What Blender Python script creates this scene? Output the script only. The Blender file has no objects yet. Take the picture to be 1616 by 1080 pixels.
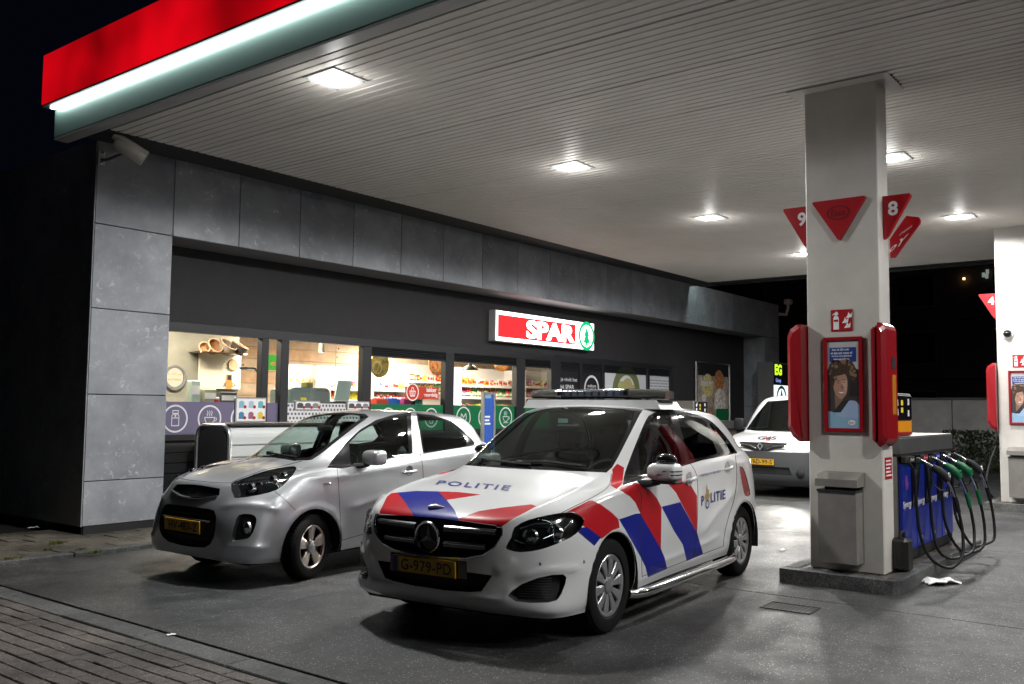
import bpy, bmesh, math, random
import numpy as np
from mathutils import Vector, Matrix
random.seed(7)
S = bpy.context.scene
COL = S.collection
R = math.radians
# ------------------------------------------------------------------ camera
CAM = np.array([0.0, 0.0, 1.527])
FPX, YAW, PITCH, ROLL = 1443.236, 0.66256, 0.071496, 0.010037
def cam_axes():
    f = np.array([math.cos(YAW)*math.cos(PITCH), math.sin(YAW)*math.cos(PITCH), math.sin(PITCH)])
    r = np.cross(f, [0, 0, 1]); r /= np.linalg.norm(r); u = np.cross(r, f)
    c, s = math.cos(ROLL), math.sin(ROLL)
    return c*r+s*u, -s*r+c*u, f
CR, CU, CF = cam_axes()
cd = bpy.data.cameras.new('camera'); cam = bpy.data.objects.new('camera', cd); COL.objects.link(cam)
cd.sensor_width = 36; cd.lens = FPX/1616*36; cd.clip_start = 0.05; cd.clip_end = 500
M = Matrix.Identity(4)
for i in range(3):
    M[i][0] = CR[i]; M[i][1] = CU[i]; M[i][2] = -CF[i]; M[i][3] = CAM[i]
cam.matrix_world = M
S.camera = cam
# ------------------------------------------------------------------ night sky, exposure
w = bpy.data.worlds.new('World'); S.world = w; w.use_nodes = True
bg = w.node_tree.nodes['Background']; bg.inputs[0].default_value = (0.20, 0.26, 0.62, 1); bg.inputs[1].default_value = 0.005
S.view_settings.view_transform = 'Standard'; S.view_settings.look = 'None'
S.view_settings.exposure = 0.1; S.view_settings.gamma = 1.0
S.cycles.use_denoising = True
S.cycles.max_bounces = 10; S.cycles.diffuse_bounces = 5; S.cycles.glossy_bounces = 4
S.cycles.transparent_max_bounces = 16; S.cycles.transmission_bounces = 6
S.cycles.sample_clamp_indirect = 6.0
S.cycles.caustics_reflective = False; S.cycles.caustics_refractive = False
LAMP = 1.75     # overall lamp power factor
# ------------------------------------------------------------------ photograph rays (calibration of the camera above)
def ray(x, y):
    d = CF*FPX + CR*(x-808) - CU*(y-540); return d/np.linalg.norm(d)
def onz(x, y, z=0.0): d = ray(x, y); return CAM + d*(z-CAM[2])/d[2]
def ony(x, y, Y): d = ray(x, y); return CAM + d*(Y-CAM[1])/d[1]
def onx(x, y, X): d = ray(x, y); return CAM + d*(X-CAM[0])/d[0]
# ------------------------------------------------------------------ materials
MATS = {}
def mat(name, col=(.5, .5, .5), rough=.5, metal=0., spec=.5, coat=0., emit=None, es=0., var=0., vscale=4., bump=0., bscale=60., rvar=0., trans=0., ior=1.45, aniso=0.):
    if name in MATS: return MATS[name]
    m = bpy.data.materials.new(name); m.use_nodes = True; nt = m.node_tree; b = nt.nodes['Principled BSDF']
    b.inputs['Base Color'].default_value = (*col, 1); b.inputs['Roughness'].default_value = rough
    b.inputs['Metallic'].default_value = metal; b.inputs['Specular IOR Level'].default_value = spec
    b.inputs['Coat Weight'].default_value = coat; b.inputs['Coat Roughness'].default_value = .04
    b.inputs['Transmission Weight'].default_value = trans; b.inputs['IOR'].default_value = ior
    if emit: b.inputs['Emission Color'].default_value = (*emit, 1); b.inputs['Emission Strength'].default_value = es
    if var or bump or rvar:
        tc = nt.nodes.new('ShaderNodeTexCoord'); geo = nt.nodes.new('ShaderNodeNewGeometry')
    if var or rvar:
        n = nt.nodes.new('ShaderNodeTexNoise'); n.inputs['Scale'].default_value = vscale; n.inputs['Detail'].default_value = 8; n.inputs['Roughness'].default_value = .65
        nt.links.new(geo.outputs['Position'], n.inputs['Vector'])
        if var:
            cr = nt.nodes.new('ShaderNodeMapRange'); cr.inputs['From Min'].default_value = .3; cr.inputs['From Max'].default_value = .7
            cr.inputs['To Min'].default_value = 1-var; cr.inputs['To Max'].default_value = 1+var
            mx = nt.nodes.new('ShaderNodeVectorMath'); mx.operation = 'SCALE'; mx.inputs[0].default_value = col
            nt.links.new(n.outputs['Fac'], cr.inputs['Value']); nt.links.new(cr.outputs[0], mx.inputs['Scale']); nt.links.new(mx.outputs[0], b.inputs['Base Color'])
        if rvar:
            c2 = nt.nodes.new('ShaderNodeMapRange'); c2.inputs['From Min'].default_value = .3; c2.inputs['From Max'].default_value = .7
            c2.inputs['To Min'].default_value = max(.02, rough-rvar); c2.inputs['To Max'].default_value = min(1, rough+rvar)
            nt.links.new(n.outputs['Fac'], c2.inputs['Value']); nt.links.new(c2.outputs[0], b.inputs['Roughness'])
    if bump:
        n2 = nt.nodes.new('ShaderNodeTexNoise'); n2.inputs['Scale'].default_value = bscale; n2.inputs['Detail'].default_value = 4
        nt.links.new(geo.outputs['Position'], n2.inputs['Vector'])
        bp = nt.nodes.new('ShaderNodeBump'); bp.inputs['Strength'].default_value = bump; bp.inputs['Distance'].default_value = .01
        nt.links.new(n2.outputs['Fac'], bp.inputs['Height']); nt.links.new(bp.outputs[0], b.inputs['Normal'])
    MATS[name] = m; return m
def emat(name, col, strength):
    if name in MATS: return MATS[name]
    m = bpy.data.materials.new(name); m.use_nodes = True; nt = m.node_tree; nt.nodes.clear()
    o = nt.nodes.new('ShaderNodeOutputMaterial'); e = nt.nodes.new('ShaderNodeEmission')
    e.inputs[0].default_value = (*col, 1); e.inputs[1].default_value = strength; nt.links.new(e.outputs[0], o.inputs[0])
    MATS[name] = m; return m
def glassmat(name, tint=(.8, .9, .88), rough=.02, refl=1.5):
    if name in MATS: return MATS[name]
    m = bpy.data.materials.new(name); m.use_nodes = True; nt = m.node_tree; nt.nodes.clear()
    o = nt.nodes.new('ShaderNodeOutputMaterial'); t = nt.nodes.new('ShaderNodeBsdfTransparent'); t.inputs[0].default_value = (*tint, 1)
    g = nt.nodes.new('ShaderNodeBsdfGlossy'); g.inputs['Roughness'].default_value = rough; g.inputs[0].default_value = (.95, 1, .98, 1)
    fr = nt.nodes.new('ShaderNodeFresnel'); ge = nt.nodes.new('ShaderNodeNewGeometry'); mr = nt.nodes.new('ShaderNodeMapRange')   # thin pane: same reflectance from both sides
    mr.inputs['To Min'].default_value = refl; mr.inputs['To Max'].default_value = 1/refl; nt.links.new(ge.outputs['Backfacing'], mr.inputs['Value']); nt.links.new(mr.outputs[0], fr.inputs[0])
    mx = nt.nodes.new('ShaderNodeMixShader'); nt.links.new(fr.outputs[0], mx.inputs[0]); nt.links.new(t.outputs[0], mx.inputs[1]); nt.links.new(g.outputs[0], mx.inputs[2])
    nt.links.new(mx.outputs[0], o.inputs[0]); MATS[name] = m; return m
# ------------------------------------------------------------------ mesh helpers
def link(o, parent=None):
    COL.objects.link(o)
    if parent is not None: o.parent = parent
    return o
def tag(o, label=None, cat=None, group=None, kind=None):
    if label: o['label'] = label
    if cat: o['category'] = cat
    if group: o['group'] = group
    if kind: o['kind'] = kind
    return o
def thing(name, label, cat, loc=(0, 0, 0), rz=0., group=None):
    o = bpy.data.objects.new(name, None); o.empty_display_size = .1; link(o); o.location = loc; o.rotation_euler = (0, 0, rz)
    return tag(o, label, cat, group)
class B:
    """collects shapes; .o() links them as one mesh object"""
    def __init__(s): s.v = []; s.f = []; s.m = []; s.cur = 0
    def add(s, v, f, m=None):
        n = len(s.v); s.v += [tuple(map(float, p)) for p in v]; s.f += [tuple(i+n for i in q) for q in f]; s.m += [s.cur if m is None else m]*len(f); return s
    def box(s, x0, x1, y0, y1, z0, z1, b=0., m=None):
        if x0 > x1: x0, x1 = x1, x0
        if y0 > y1: y0, y1 = y1, y0
        if z0 > z1: z0, z1 = z1, z0
        if not b:
            v = [(x, y, z) for x in (x0, x1) for y in (y0, y1) for z in (z0, z1)]
            f = [(0, 1, 3, 2), (4, 6, 7, 5), (0, 4, 5, 1), (2, 3, 7, 6), (0, 2, 6, 4), (1, 5, 7, 3)]
            return s.add(v, f, m)
        c = ((x0+x1)/2, (y0+y1)/2, (z0+z1)/2); h = ((x1-x0)/2, (y1-y0)/2, (z1-z0)/2); b = min(b, .95*min(h))
        v = []; idx = {}
        for sx in (-1, 1):
            for sy in (-1, 1):
                for sz in (-1, 1):
                    for a in range(3):
                        d = [h[0], h[1], h[2]]
                        for k in range(3):
                            if k != a: d[k] -= b
                        idx[(sx, sy, sz, a)] = len(v); v.append((c[0]+sx*d[0], c[1]+sy*d[1], c[2]+sz*d[2]))
        f = []
        for a in range(3):
            o1, o2 = (a+1) % 3, (a+2) % 3
            for sg in (-1, 1):
                q = []
                for (p, r) in ((-1, -1), (1, -1), (1, 1), (-1, 1)):
                    k = [0, 0, 0]; k[a] = sg; k[o1] = p; k[o2] = r; q.append(idx[(*k, a)])
                f.append(tuple(q if sg > 0 else q[::-1]))
            for p in (-1, 1):
                for r in (-1, 1):
                    k0 = [0, 0, 0]; k0[a] = -1; k0[o1] = p; k0[o2] = r; k1 = list(k0); k1[a] = 1
                    q = (idx[(*k0, o1)], idx[(*k1, o1)], idx[(*k1, o2)], idx[(*k0, o2)]); f.append(q if p*r < 0 else q[::-1])
        for sx in (-1, 1):
            for sy in (-1, 1):
                for sz in (-1, 1):
                    q = tuple(idx[(sx, sy, sz, a)] for a in range(3)); f.append(q if sx*sy*sz > 0 else q[::-1])
        return s.add(v, f, m)
    def prism(s, poly, axis, a0, a1, m=None, cap=True):
        """poly: 2d points in the plane of the two other axes (x: (y,z), y: (x,z), z: (x,y))"""
        def P(p, a): return {'x': (a, p[0], p[1]), 'y': (p[0], a, p[1]), 'z': (p[0], p[1], a)}[axis]
        n = len(poly); v = [P(p, a0) for p in poly]+[P(p, a1) for p in poly]
        f = [(i, (i+1) % n, n+(i+1) % n, n+i) for i in range(n)]
        if cap: f += [tuple(range(n))[::-1], tuple(range(n, 2*n))]
        return s.add(v, f, m)
    def tube(s, pts, r, n=10, m=None, cap=True):
        pts = [Vector(p) for p in pts]; rr = r if hasattr(r, '__len__') else [r]*len(pts)
        v = []; f = []; up = None
        for i, p in enumerate(pts):
            d = (pts[min(i+1, len(pts)-1)]-pts[max(i-1, 0)]).normalized()
            if up is None: up = Vector((0, 0, 1)) if abs(d.z) < .9 else Vector((1, 0, 0))
            a = d.cross(up).normalized(); up = a.cross(d).normalized()
            for k in range(n):
                t = 2*math.pi*k/n; v.append(p+(a*math.cos(t)+up*math.sin(t))*rr[i])
        for i in range(len(pts)-1):
            for k in range(n): f.append((i*n+k, i*n+(k+1) % n, (i+1)*n+(k+1) % n, (i+1)*n+k))
        if cap: f += [tuple(range(n)), tuple(range((len(pts)-1)*n, len(pts)*n))[::-1]]
        return s.add(v, f, m)
    def lathe(s, prof, c=(0, 0, 0), axis='z', n=32, m=None, closed=False):
        """prof: (radius, height)"""
        v = []; f = []
        for (r, h) in prof:
            for k in range(n):
                t = 2*math.pi*k/n; a, b = r*math.cos(t), r*math.sin(t)
                p = {'z': (a, b, h), 'y': (a, h, b), 'x': (h, a, b)}[axis]; v.append((p[0]+c[0], p[1]+c[1], p[2]+c[2]))
        k = len(prof); rng = range(k) if closed else range(k-1)
        for i in rng:
            j = (i+1) % k
            for q in range(n): f.append((i*n+q, i*n+(q+1) % n, j*n+(q+1) % n, j*n+q))
        return s.add(v, f, m)
    def o(s, name, mats, parent=None, smooth=False, fix=True):
        me = bpy.data.meshes.new(name); me.from_pydata(s.v, [], s.f)
        for mm in (mats if isinstance(mats, (list, tuple)) else [mats]): me.materials.append(mm)
        me.polygons.foreach_set('material_index', s.m)
        if fix:
            bm = bmesh.new(); bm.from_mesh(me); bmesh.ops.recalc_face_normals(bm, faces=bm.faces); bm.to_mesh(me); bm.free()
        me.update()
        if smooth: smooth_mesh(me, 40 if smooth is True else smooth)
        return link(bpy.data.objects.new(name, me), parent)
def smooth_mesh(me, ang=40):
    me.polygons.foreach_set('use_smooth', [True]*len(me.polygons))
    me.set_sharp_from_angle(angle=R(ang))
def box(name, m, parent, *a, b=0.): return B().box(*a, b=b).o(name, m, parent)
def spline(pts, n=8, closed=False):
    P = [np.array(p, float) for p in pts]; out = []; k = len(P)
    for i in range(k if closed else k-1):
        p0 = P[i-1] if (i > 0 or closed) else 2*P[0]-P[1]; p1 = P[i]; p2 = P[(i+1) % k]
        p3 = P[(i+2) % k] if (i+2 < k or closed) else 2*P[-1]-P[-2]
        for j in range(n):
            t = j/n; out.append(tuple(.5*((2*p1)+(p2-p0)*t+(2*p0-5*p1+4*p2-p3)*t*t+(3*p1-p0-3*p2+p3)*t**3)))
    if not closed: out.append(tuple(P[-1]))
    return out
def circle(cx, cy, r, n=32, a0=0, a1=360): return [(cx+r*math.cos(R(a0+(a1-a0)*i/n)), cy+r*math.sin(R(a0+(a1-a0)*i/n))) for i in range(n+(a1-a0 != 360))]
def rrect(x0, x1, y0, y1, r, n=5):
    p = []
    for (cx, cy, a) in ((x1-r, y1-r, 0), (x0+r, y1-r, 90), (x0+r, y0+r, 180), (x1-r, y0+r, 270)):
        p += [(cx+r*math.cos(R(a+90*i/n)), cy+r*math.sin(R(a+90*i/n))) for i in range(n+1)]
    return p
TEXTC = {}
def textmesh(body, bold=0., shear=0., ext=.0, spacing=1.):
    k = (body, bold, shear, ext, spacing)
    if k in TEXTC: return TEXTC[k]
    c = bpy.data.curves.new('t', 'FONT'); c.body = body; c.size = 1; c.offset = bold; c.shear = shear; c.extrude = ext; c.align_x = 'CENTER'; c.align_y = 'CENTER'; c.space_character = spacing
    c.resolution_u = 4
    o = bpy.data.objects.new('t', c); COL.objects.link(o); dg = bpy.context.evaluated_depsgraph_get()
    me = bpy.data.meshes.new_from_object(o.evaluated_get(dg)); bpy.data.objects.remove(o)
    n = len(me.vertices); co = np.empty(n*3); me.vertices.foreach_get('co', co); co = co.reshape(-1, 3)
    if n: co[:, :2] -= (co[:, :2].max(0)+co[:, :2].min(0))/2
    f = [tuple(p.vertices) for p in me.polygons]; bpy.data.meshes.remove(me); TEXTC[k] = (co, f); return co, f
def text(body, name, m, parent, origin, ux, uy, width=None, height=None, bold=0., shear=0., spacing=1., depth=0.):
    """flat lettering: centred on origin, ux = reading direction, uy = up"""
    co, f = textmesh(body, bold, shear, 0, spacing)
    if not len(co): return None
    ext = co.max(0)-co.min(0); sx = (width/ext[0]) if width else None; sy = (height/ext[1]) if height else None
    sx = sx or sy; sy = sy or sx
    ux = np.array(ux, float); uy = np.array(uy, float); og = np.array(origin, float)
    v = og+np.outer(co[:, 0]*sx, ux)+np.outer(co[:, 1]*sy, uy)
    b = B()
    if depth:
        nz = np.cross(ux, uy); nz = nz/np.linalg.norm(nz)
        n = len(v); edges = {}
        for q in f:
            for i in range(len(q)):
                e = (q[i], q[(i+1) % len(q)]); k = (min(e), max(e)); edges[k] = None if k in edges else e
        side = [(e[0], e[1], e[1]+n, e[0]+n) for e in edges.values() if e]
        b.add(np.vstack([v, v+nz*depth]), [tuple(i+n for i in q) for q in f]+side)
    else: b.add(v, f)
    return b.o(name, m, parent, fix=bool(depth))
def copy_tree(o, parent=None):
    c = o.copy(); COL.objects.link(c); c.parent = parent
    for ch in o.children: copy_tree(ch, c)
    return c
# ================================================================== ground
def groundmat(name, base, warm, speck, scale=1., rough=.6, stain=.35):
    m = bpy.data.materials.new(name); m.use_nodes = True; nt = m.node_tree; b = nt.nodes['Principled BSDF']; L = nt.links.new
    g = nt.nodes.new('ShaderNodeNewGeometry')
    def noise(s, d=8, r=.6, off=0):
        n = nt.nodes.new('ShaderNodeTexNoise'); n.inputs['Scale'].default_value = s*scale; n.inputs['Detail'].default_value = d; n.inputs['Roughness'].default_value = r
        L(g.outputs['Position'], n.inputs['Vector']); return n
    def ramp(src, stops):
        c = nt.nodes.new('ShaderNodeValToRGB'); e = c.color_ramp.elements
        e[0].position, e[0].color = stops[0][0], (*stops[0][1], 1); e[1].position, e[1].color = stops[1][0], (*stops[1][1], 1)
        for p, col in stops[2:]: k = e.new(p); k.color = (*col, 1)
        L(src, c.inputs[0]); return c
    def mixc(kind, a, b_, fac=1.):
        x = nt.nodes.new('ShaderNodeMix'); x.data_type = 'RGBA'; x.blend_type = kind
        if isinstance(fac, (int, float)): x.inputs[0].default_value = fac
        else: L(fac, x.inputs[0])
        L(a, x.inputs[6]); L(b_, x.inputs[7]); return x.outputs[2]
    n1 = noise(.55, 6, .6); c1 = ramp(n1.outputs['Fac'], [(.35, base), (.68, warm)])
    n2 = noise(2.3, 8, .7); c2 = ramp(n2.outputs['Fac'], [(.32, (1-stain,)*3), (.62, (1.1,)*3)])
    n3 = noise(90, 3, .6); c3 = ramp(n3.outputs['Fac'], [(.3, (.4,)*3), (.7, (1.6,)*3)])
    n8 = noise(26, 4, .7); c8 = ramp(n8.outputs['Fac'], [(.33, (.70,)*3), (.68, (1.32,)*3)])
    col = mixc('MULTIPLY', mixc('MULTIPLY', mixc('MULTIPLY', c1.outputs[0], c2.outputs[0]), c3.outputs[0]), c8.outputs[0])
    v = nt.nodes.new('ShaderNodeTexVoronoi'); v.inputs['Scale'].default_value = 58*scale; L(g.outputs['Position'], v.inputs['Vector'])
    n4 = noise(1.1, 4, .6)
    ad = nt.nodes.new('ShaderNodeMath'); ad.operation = 'MULTIPLY_ADD'; ad.inputs[1].default_value = -.10; L(n4.outputs['Fac'], ad.inputs[0]); L(v.outputs['Distance'], ad.inputs[2])
    c4 = ramp(ad.outputs[0], [(.14, (1, 1, 1)), (.22, (0, 0, 0))])
    sep = nt.nodes.new('ShaderNodeSeparateColor'); L(v.outputs['Color'], sep.inputs[0])
    th = nt.nodes.new('ShaderNodeMath'); th.operation = 'GREATER_THAN'; th.inputs[1].default_value = .70; L(sep.outputs[0], th.inputs[0])
    mu = nt.nodes.new('ShaderNodeMath'); mu.operation = 'MULTIPLY'; L(c4.outputs[0], mu.inputs[0]); L(th.outputs[0], mu.inputs[1])
    sc = nt.nodes.new('ShaderNodeRGB'); sc.outputs[0].default_value = (*speck, 1)
    col = mixc('MIX', col, sc.outputs[0], mu.outputs[0])
    # dark oily spots and old stains
    n5 = noise(4.2, 5, .7); c5 = ramp(n5.outputs['Fac'], [(.64, (1, 1, 1)), (.74, (.45,)*3)])
    n6 = noise(.9, 6, .75); c6 = ramp(n6.outputs['Fac'], [(.40, (.50,)*3), (.58, (1, 1, 1))])
    col = mixc('MULTIPLY', mixc('MULTIPLY', col, c5.outputs[0]), c6.outputs[0])
    L(col, b.inputs['Base Color'])
    c7 = ramp(n2.outputs['Fac'], [(.3, (rough-.16,)*3), (.7, (rough+.15,)*3)]); L(c7.outputs[0], b.inputs['Roughness'])
    b.inputs['Specular IOR Level'].default_value = .45
    n7 = noise(140, 5, .7); bp = nt.nodes.new('ShaderNodeBump'); bp.inputs['Strength'].default_value = .55; bp.inputs['Distance'].default_value = .006
    L(n7.outputs['Fac'], bp.inputs['Height']); L(bp.outputs[0], b.inputs['Normal'])
    return m
M_forecourt = groundmat('forecourt_concrete', (.036, .038, .041), (.062, .059, .056), (.40, .40, .39))
M_brick = groundmat('paver_brick', (.095, .088, .080), (.135, .11, .098), (.36, .33, .28), scale=1.15, rough=.7)
M_slab = groundmat('sidewalk_slab', (.14, .125, .095), (.18, .155, .12), (.25, .23, .18), rough=.8)
M_kerb = groundmat('kerb_concrete', (.085, .09, .09), (.115, .115, .11), (.24, .24, .24), rough=.75)
M_earth = mat('dark_joint', (.018, .018, .017), .9)
M_black = mat('black_matt', (.012, .012, .013), .7)
gr = B().box(-80, 220, -150, 150, -.5, -.012).o('ground', M_earth); tag(gr, kind='structure')
fc = bpy.data.objects.new('forecourt', None); link(fc); tag(fc, kind='structure')
XS = [3.52, 7.435, 11.35, 15.25, 19.2, 24.0, 30.0, 40.0]; YS = [-22., -10., -2.05, 5.83, 9.06]
for i in range(len(XS)-1):
    for j in range(len(YS)-1):
        y1 = YS[j+1]
        B().box(XS[i]+.007, XS[i+1]-.007, YS[j]+.007, y1-.007, -.05, 0.0, b=.004).o('slab', M_forecourt, fc)
# brick paving of the driveway in front, with its concrete edging
pv = bpy.data.objects.new('brick_paving', None); link(pv); tag(pv, kind='structure')
PX, PY = .1125, .228
bm_ = [B().box(-PX/2+.0045, PX/2-.0045, -PY/2+.003, PY/2-.003, -.05, 0, b=.005).o('brick', M_brick, pv)]
bm0 = bm_[0].data; bpy.data.objects.remove(bm_[0])
rest = B(); near = []
for i in range(34):
    for j in range(120):
        x = 3.30-PX*(i+.5); y = -9.+PY*(j+(.5 if i % 2 else 0))+random.uniform(-.004, .004)
        near.append((x, y))
def vis(x, y):
    q = np.array([x, y, 0])-CAM; z = q@CF
    if z < .3: return 9
    u, v = FPX*(q@CR)/z/808, FPX*(q@CU)/z/540
    return max(abs(u), abs(v))
near.sort(key=lambda p: vis(*p))
for k, (x, y) in enumerate(near):
    dz = random.gauss(0, .0022); 
    if k < 300:
        o = link(bpy.data.objects.new('brick', bm0), pv); o.location = (x, y, dz-.004); o.rotation_euler = (random.gauss(0, .008), random.gauss(0, .012), random.gauss(0, .008))
    else: rest.box(x-PX/2+.0045, x+PX/2-.0045, y-PY/2+.003, y+PY/2-.003, -.05, dz-.004)
tag(rest.o('far_bricks', M_brick, pv), kind='stuff')
for k in range(20):
    y0 = -9.3+k*1.0; B().box(3.308, 3.50, y0+.003, y0+.997, -.06, random.gauss(0, .0015)+.001, b=.008).o('edging_stone', M_kerb, pv)
# sidewalk along the building
sw = bpy.data.objects.new('sidewalk', None); link(sw); tag(sw, kind='structure')
sl = B().box(-.149, .149, -.149, .149, -.06, 0, b=.004).o('paving_slab', M_slab, sw); slm = sl.data; bpy.data.objects.remove(sl)
n = 0
for i in range(-8, 26):
    for j in range(6):
        x = 5.3+.302*(i+.5*(j % 2)); y = 9.36+.302*j
        if x > 5.3 and y > 10.45: continue
        if x < 3.4: continue
        o = link(bpy.data.objects.new('paving_slab', slm), sw); o.location = (x, y, .035+random.gauss(0, .003)); o.rotation_euler = (random.gauss(0, .008), random.gauss(0, .008), 0)
B().box(12.6, 30., 9.2, 11.2, -.3, .034).o('paving_slab', M_slab, sw)
for k in range(26): B().box(2.6+k*1.0+.003, 2.6+(k+1)*1.0-.003, 9.07, 9.205, -.1, .045+random.gauss(0, .002), b=.012).o('kerb_stone', M_kerb, sw)
B().box(-60, 5.28, 9.207, 40, -.3, -.004).o('sidewalk_bed', M_earth, sw)
# ================================================================== canopy
M_plank = mat('canopy_plank', (.82, .785, .735), .5, 0., .2, bump=.03, bscale=3., var=.06, vscale=1.2)
M_alu = mat('brushed_aluminium', (.55, .55, .55), .35, .9)
M_red_em = mat('red_acrylic', (.30, .004, .006), .3, emit=(1., .002, .010), es=.55)
_n = M_red_em.node_tree; _g = _n.nodes.new('ShaderNodeNewGeometry'); _t = _n.nodes.new('ShaderNodeTexNoise'); _t.inputs['Scale'].default_value = .8; _t.inputs['Detail'].default_value = 2
_r = _n.nodes.new('ShaderNodeMapRange'); _r.inputs['From Min'].default_value = .3; _r.inputs['From Max'].default_value = .7; _r.inputs['To Min'].default_value = .16; _r.inputs['To Max'].default_value = .72
_n.links.new(_g.outputs['Position'], _t.inputs['Vector']); _n.links.new(_t.outputs['Fac'], _r.inputs['Value']); _n.links.new(_r.outputs[0], _n.nodes['Principled BSDF'].inputs['Emission Strength'])   # uneven tubes behind the acrylic
M_led = emat('led_white', (.86, 1., .95), 12.)
M_band = mat('glass_band', (.26, .37, .35), .3, .0, .6)
CZ = 4.5
cn = thing('station_canopy', 'large flat white ribbed station canopy with red lit edge above the cars', 'canopy', (4.98, 0, 0))
cn.location = (0, 0, 0)
Y0, Y1 = -13., 9.48
def plank(x0, x1):
    b = B(); n = 10; p = (x1-x0)/n; pr = [(x0+.012, CZ+.026)]
    for k in range(n):
        a = x0+k*p; q0 = a+(.012 if k == 0 else .011); q1 = a+p-(.012 if k == n-1 else .011)
        pr += [(q0, CZ+(.025 if k == 0 else .009)), (q0+.004, CZ), (q1-.004, CZ), (q1, CZ+(.025 if k == n-1 else .009))]
    v = [(x, Y0, z) for x, z in pr]+[(x, Y1, z) for x, z in pr]; k = len(pr)
    b.add(v, [(i, i+1, k+i+1, k+i) for i in range(k-1)]); o = b.o('ceiling_panel', M_plank, cn, fix=False); return o
xs = [4.985, 6.07]+[7.116+1.045*i for i in range(13)]
xs = [x for x in xs if x < 20.3]
for a, b_ in zip(xs[:-1], xs[1:]): plank(a, b_)
B().box(4.99, 20.2, Y0, 9.97, CZ+.03, 5.35).o('roof_slab', M_black, cn)
B().box(4.99, 20.2, Y1+.003, 9.97, CZ-.003, CZ+.027).o('gutter', M_black, cn)
B().box(20.2, 20.26, Y0, 9.97, CZ-.002, 5.4).o('edge_trim', mat('dark_trim', (.03, .03, .03), .5), cn)
B().box(4.822, 4.98, Y0, 10.38, CZ, CZ+.03, b=.004).o('bottom_trim', mat('trim_grey', (.42, .42, .41), .45), cn)
B().box(4.82, 4.84, Y0, 10.38, CZ+.032, 4.86).o('lower_band', M_band, cn)
B().box(4.70, 5.0, Y0, 10.45, 4.863, 4.885).o('box_underside', mat('box_frame', (.30, .30, .34), .4, .6), cn)
B().box(4.694, 4.73, Y0, 10.45, 4.888, 5.46, b=.006).o('red_lit_fascia', M_red_em, cn)
B().box(4.735, 4.98, 10.37, 10.45, 4.888, 5.46).o('end_cap', M_black, cn)
B().box(4.735, 4.98, Y0, 10.36, 4.888, 5.44).o('box_body', M_black, cn)
B().box(4.755, 4.80, Y0, 10.36, 4.845, 4.860).o('light_strip', M_led, cn)
B().box(20.27, 20.42, Y0, 10.36, 4.845, 4.860).o('light_strip', M_led, cn); B().box(20.265, 20.48, Y0, 10.4, 4.863, 4.885).o('box_underside', MATS['box_frame'], cn); B().box(20.265, 20.28, Y0, 10.38, CZ+.032, 4.84).o('lower_band', M_band, cn)
B().box(20.45, 20.48, Y0, 10.45, 4.888, 5.46, b=.006).o('red_lit_fascia', M_red_em, cn)
M_lamp = emat('lamp_lens', (1., .985, .95), 34.)
M_lampframe = mat('lamp_frame', (.75, .75, .74), .4)
def ceiling_lamp(x, y, label, P=105.):
    t = thing('ceiling_light', label, 'ceiling light', (x, y, CZ), 0, 'recessed square lights in the canopy ceiling')
    fr = B()
    for (a, b_, c, d) in ((-.21, .21, .14, .21), (-.21, .21, -.21, -.14), (-.21, -.14, -.14, .14), (.14, .21, -.14, .14)): fr.box(a, b_, c, d, -.012, -.002)
    fr.o('frame', M_lampframe, t)
    for (a, b_) in ((-.18, -.18), (.18, .18), (-.18, .18), (.18, -.18)): B().lathe([(0, -.016), (.012, -.016), (.012, -.012)], (a, b_, 0), n=8).o('screw', M_alu, t)
    B().prism(rrect(-.138, .138, -.138, .138, .05), 'z', -.008, -.004).o('diffuser', M_lamp, t)
    l = bpy.data.lights.new('lamp_light', 'AREA'); l.shape = 'SQUARE'; l.size = .25; l.energy = P*.72*LAMP; l.color = (1., .985, .96); l.spread = R(165)
    lo = bpy.data.objects.new('lamp_light', l); link(lo, t); lo.location = (0, 0, -.013)
    l3 = bpy.data.lights.new('lamp_side_beam', 'SPOT'); l3.spot_size = R(172); l3.spot_blend = .12; l3.shadow_soft_size = .11; l3.energy = P*.95*LAMP; l3.color = (.97, .985, 1.)
    lo = bpy.data.objects.new('lamp_side_beam', l3); link(lo, t); lo.location = (0, 0, -.02)          # wide-angle optics of the floodlight
    l2 = bpy.data.lights.new('lamp_glow', 'POINT'); l2.shadow_soft_size = .07; l2.energy = P*.035*LAMP; l2.color = (1., .985, .96)
    lo = bpy.data.objects.new('lamp_glow', l2); link(lo, t); lo.location = (0, 0, -.14)
ceiling_lamp(5.42, 6.30, 'square canopy light nearest the red lit edge, above the silver hatchback')
ceiling_lamp(9.19, 6.27, 'square canopy light above the middle of the shop front, second from the red edge')
ceiling_lamp(12.93, 6.22, 'square canopy light left of the pillar, third in the row along the shop')
ceiling_lamp(17.0, 6.25, 'farthest canopy light of the shop row, cut by the left edge of the pillar')
ceiling_lamp(11.05, 3.02, 'canopy light just showing behind the right edge of the near pillar')
ceiling_lamp(15.04, 3.11, 'bright square canopy light between the two pillars')
for (x, y, lb) in ((5.42, -.6, 'canopy light over the pump lane right of the camera, nearest the red edge'), (9.2, -.6, 'canopy light over the pump lane right of the near pillar'), (5.42, -4.2, 'outermost canopy light near the red edge beyond the right of the picture'), (9.2, -4.2, 'outermost canopy light beside the near pumps beyond the right of the picture'), (13., -.6, 'canopy light over the pump lane between both pillars, right of the picture')): ceiling_lamp(x, y, lb, 70.)
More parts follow.
